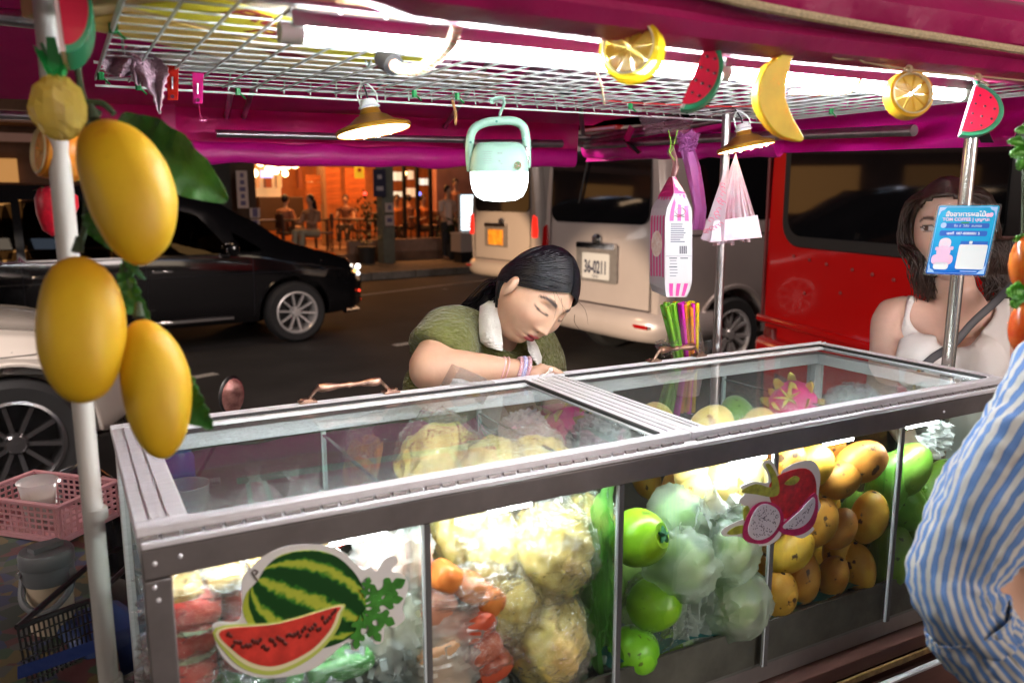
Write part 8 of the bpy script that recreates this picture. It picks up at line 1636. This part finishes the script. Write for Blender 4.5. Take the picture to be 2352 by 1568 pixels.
b_=n.new('ShaderNodeBump'); b_.inputs['Strength'].default_value=.4; b_.inputs['Distance'].default_value=.01; n2=n.new('ShaderNodeTexNoise'); n2.inputs['Scale'].default_value=22; Lk.new(tc.outputs['Object'],n2.inputs['Vector']); Lk.new(n2.outputs[0],b_.inputs['Height']); Lk.new(b_.outputs[0],n['Principled BSDF'].inputs['Normal'])
def cloth_tube(name,pts,rs,par,m,n1=96,fold=.008,seed=0,k=10,dense=1):
    P=bez(pts,k); R_=interp_r(rs,len(pts),k); M__=len(P); T=[(P[min(i+1,M__-1)]-P[max(i-1,0)]).normalized() for i in range(M__)]; a=Vector(-FW); V=[];uvs=[]
    for i in range(M__):
        a=(a-T[i]*a.dot(T[i])).normalized(); b=T[i].cross(a)
        for j in range(n1+1):
            w=2*math.pi*j/n1; r=R_[i]+fold*(mnoise.noise(Vector((math.cos(w)*1.2,math.sin(w)*1.2,i/k*.9+seed)))+.5*abs(mnoise.noise(Vector((math.cos(w)*3,math.sin(w)*3,i/k*3.5+seed)))))
            V.append(P[i]+a*math.cos(w)*r+b*math.sin(w)*r); uvs.append((j/n1*dense,i/M__))
    F=[(i*(n1+1)+j,i*(n1+1)+j+1,(i+1)*(n1+1)+j+1,(i+1)*(n1+1)+j) for i in range(M__-1) for j in range(n1)]; g=MB(); g.add(V,F); o=obj(name,g,m,par,smooth=True); ul=o.data.uv_layers.new(name='UVMap')
    for p in o.data.polygons:
        for li in p.loop_indices: ul.data[li].uv=uvs[o.data.loops[li].vertex_index]
    s_=o.modifiers.new('s','SOLIDIFY'); s_.thickness=.002; s_.offset=0; return o
cloth_tube('sleeve',[a3(2640,740,.99)]+arm[:1]+[arm[1],arm[2],arm[3],arm[4],a3(2210,1400,.905),a3(2250,1460,.91)],[.085,.082,.072,.062,.050,.042,.041,.041],stc,sm_,fold=.015,seed=1)
cloth_tube('rolled_cuff',[a3(2222,1415,.905),a3(2262,1470,.91),a3(2320,1535,.92)],[.042,.045,.044],stc,sm_,fold=.012,seed=5,dense=1)
cloth_tube('shirt_body',[ft(tor,.78),ft(tor,1.0),ft(tor,1.25),ft(tor,1.40),ft(tor,1.47)],[.19,.18,.18,.12,.07],stc,sm_,fold=.012,seed=9,dense=3)
g=MB(); 
for sg in (-1,1): h_=ft(tor,.9)+Vector((.08*sg,-.04*sg,0)); g.tube([h_,ft(h_,.5),ft(h_,.08)],[.11,.085,.07],14)
obj('trousers',g,mat('navy_trousers',(.02,.025,.05),.85),stc)
# ---------------- people in the restaurant ----------------
dskin=mat('diner_skin',(.42,.24,.16),.6)
def diner(u,v0,b,face,lab,top,bot,seated=True,hair=hairm,long=False,grp='diners in the restaurant',zb=.32,hgt=1.64):
    X,_=kxz(u,v0,b); root=kp(X,b,zb); t=thing('person',lab,'person',root,grp); M_=R3(0,0,face); w=lambda x,y,z:root+M_@Vector((x,y,z))
    hz=.46 if seated else .86; s_=hgt/1.64; hd_=(hz+.70)*s_ if seated else hgt-.11; tb=[([w(0,0,hz),w(0,.01,hz+.25),w(0,.02,hz+.46),w(0,.02,hz+.56)],[.13,.12,.13,.055],.8),([w(0,.02,hz+.53),w(0,.04,hz+.66)],[.05,.05],1)]
    for sg in (-1,1):
        sh_=w(.19*sg,.01,hz+.46); 
        el_=w(.24*sg,.04+(.12 if seated else 0),hz+.20); wr_=w(.17*sg,.33 if seated else .16,hz+.28 if seated else hz+.05)
        tb+= [([w(.08*sg,.01,hz+.46),sh_,el_],[.06,.05,.04],1),([el_,wr_],[.038,.026],1),([wr_,wr_+(wr_-el_).normalized()*.11],[.028,.018],.6)]
        if seated: tb+=[([w(.09*sg,0,hz),w(.11*sg,.42,hz+.02),w(.11*sg,.44,.08)],[.09,.065,.045],1),([w(.11*sg,.44,.05),w(.11*sg,.6,.03)],[.042,.03],1)]
        else: tb+=[([w(.09*sg,0,hz),w(.10*sg,.02,.46),w(.10*sg,0,.08)],[.095,.06,.042],1),([w(.10*sg,0,.05),w(.10*sg,.16,.03)],[.042,.03],1)]
    bV,bF=remeshed(tb,[(w(0,.045,hz+.74),(.072,.088,.108),M_),(w(0,.135,hz+.73),(.012,.018,.02),M_)],.022,3); g=MB(); g.v=[tuple(p) for p in bV]; g.f=bF; g.m=[0]*len(bF); obj('body',g,dskin,t,smooth=True)
    g=MB(); g.tube([w(0,0,hz-.04),w(0,.01,hz+.25),w(0,.02,hz+.46),w(0,.02,hz+.54)],[.165,.15,.165,.075],14,flat=.8)
    for sg in (-1,1): g.tube([w(.1*sg,.01,hz+.47),w(.2*sg,.01,hz+.46),w(.235*sg,.04,hz+.26)],[.075,.068,.06],10)
    obj('top',g,top,t); g=MB()
    for sg in (-1,1):
        if seated: g.tube([w(.08*sg,-.06,hz),w(.11*sg,.44,hz+.02),w(.11*sg,.46,.1)],[.115,.085,.07],12)
        else: g.tube([w(.08*sg,0,hz+.02),w(.10*sg,.02,.46),w(.10*sg,0,.1)],[.12,.08,.07],12)
    obj('trousers',g,bot,t); g=MB(); g.ell(w(0,.02,hz+.77),(.085,.095,.105),M_,nu=14,nv=10)
    if long: g.tube([w(0,-.05,hz+.74),w(0,-.09,hz+.55),w(0,-.11,hz+.36)],[.075,.07,.02],10)
    obj('hair',g,hair,t); return t
C_=lambda nme,c: mat(nme,c,.85)
diner(1027,500,2.1,200,'waiter in a white shirt and dark trousers standing outside by the menu lightbox',C_('waiter_shirt',(.55,.42,.38)),C_('waiter_trousers',(.02,.02,.025)),False,zb=.13,grp='people standing at the restaurant',hgt=1.70)
diner(1046,480,3.6,170,'taller man standing behind the waiter',C_('rust_shirt',(.35,.14,.08)),C_('dark_jeans',(.02,.02,.03)),False,grp='people standing at the restaurant',hgt=1.72)
diner(717,520,3.4,120,'woman diner with long hair in a pale skirt seated before the timber slats',C_('brown_blouse',(.30,.16,.10)),C_('pale_skirt',(.35,.33,.25)),True,long=True)
diner(655,500,5.0,-60,'diner in a rust shirt seated under the kitchen counter',C_('rust_shirt',(.35,.14,.08)),C_('dark_jeans',(.02,.02,.03)))
diner(795,480,6.2,150,'small seated diner against the widest timber slats',C_('dark_tee',(.10,.04,.03)),C_('dark_jeans',(.02,.02,.03)))
diner(912,490,4.2,160,'diner in an orange shirt seated just right of the concrete post',C_('orange_shirt',(.55,.17,.04)),C_('dark_jeans',(.02,.02,.03)))
diner(970,490,4.4,200,'broad diner in an orange top leaning over a table behind the glass bays',C_('orange_shirt',(.55,.17,.04)),C_('dark_jeans',(.02,.02,.03)))
diner(940,480,6.0,30,'dim diner deep inside behind the glass mullions',C_('dark_tee',(.10,.04,.03)),C_('dark_jeans',(.02,.02,.03)))
for (u,b,c,l) in ((838,6.0,(1,.05,.03),'tiny red sign light deep in the restaurant'),(963,5.2,(.15,.2,1),'tiny blue light deep in the restaurant')):
    X,Z=kxz(u,445,b); t=thing('indicator_light',l,'light',kp(X,b,Z)); g=MB(); g.ell(kp(X,b,Z),.05,nu=8,nv=6); obj('glow',g,emis('signal_%d'%u,c,6),t); g=MB(); kbox(X-.02,X+.02,b+.05,b+.07,Z-.1,Z+.1,g); obj('backplate',g,M_black,t)
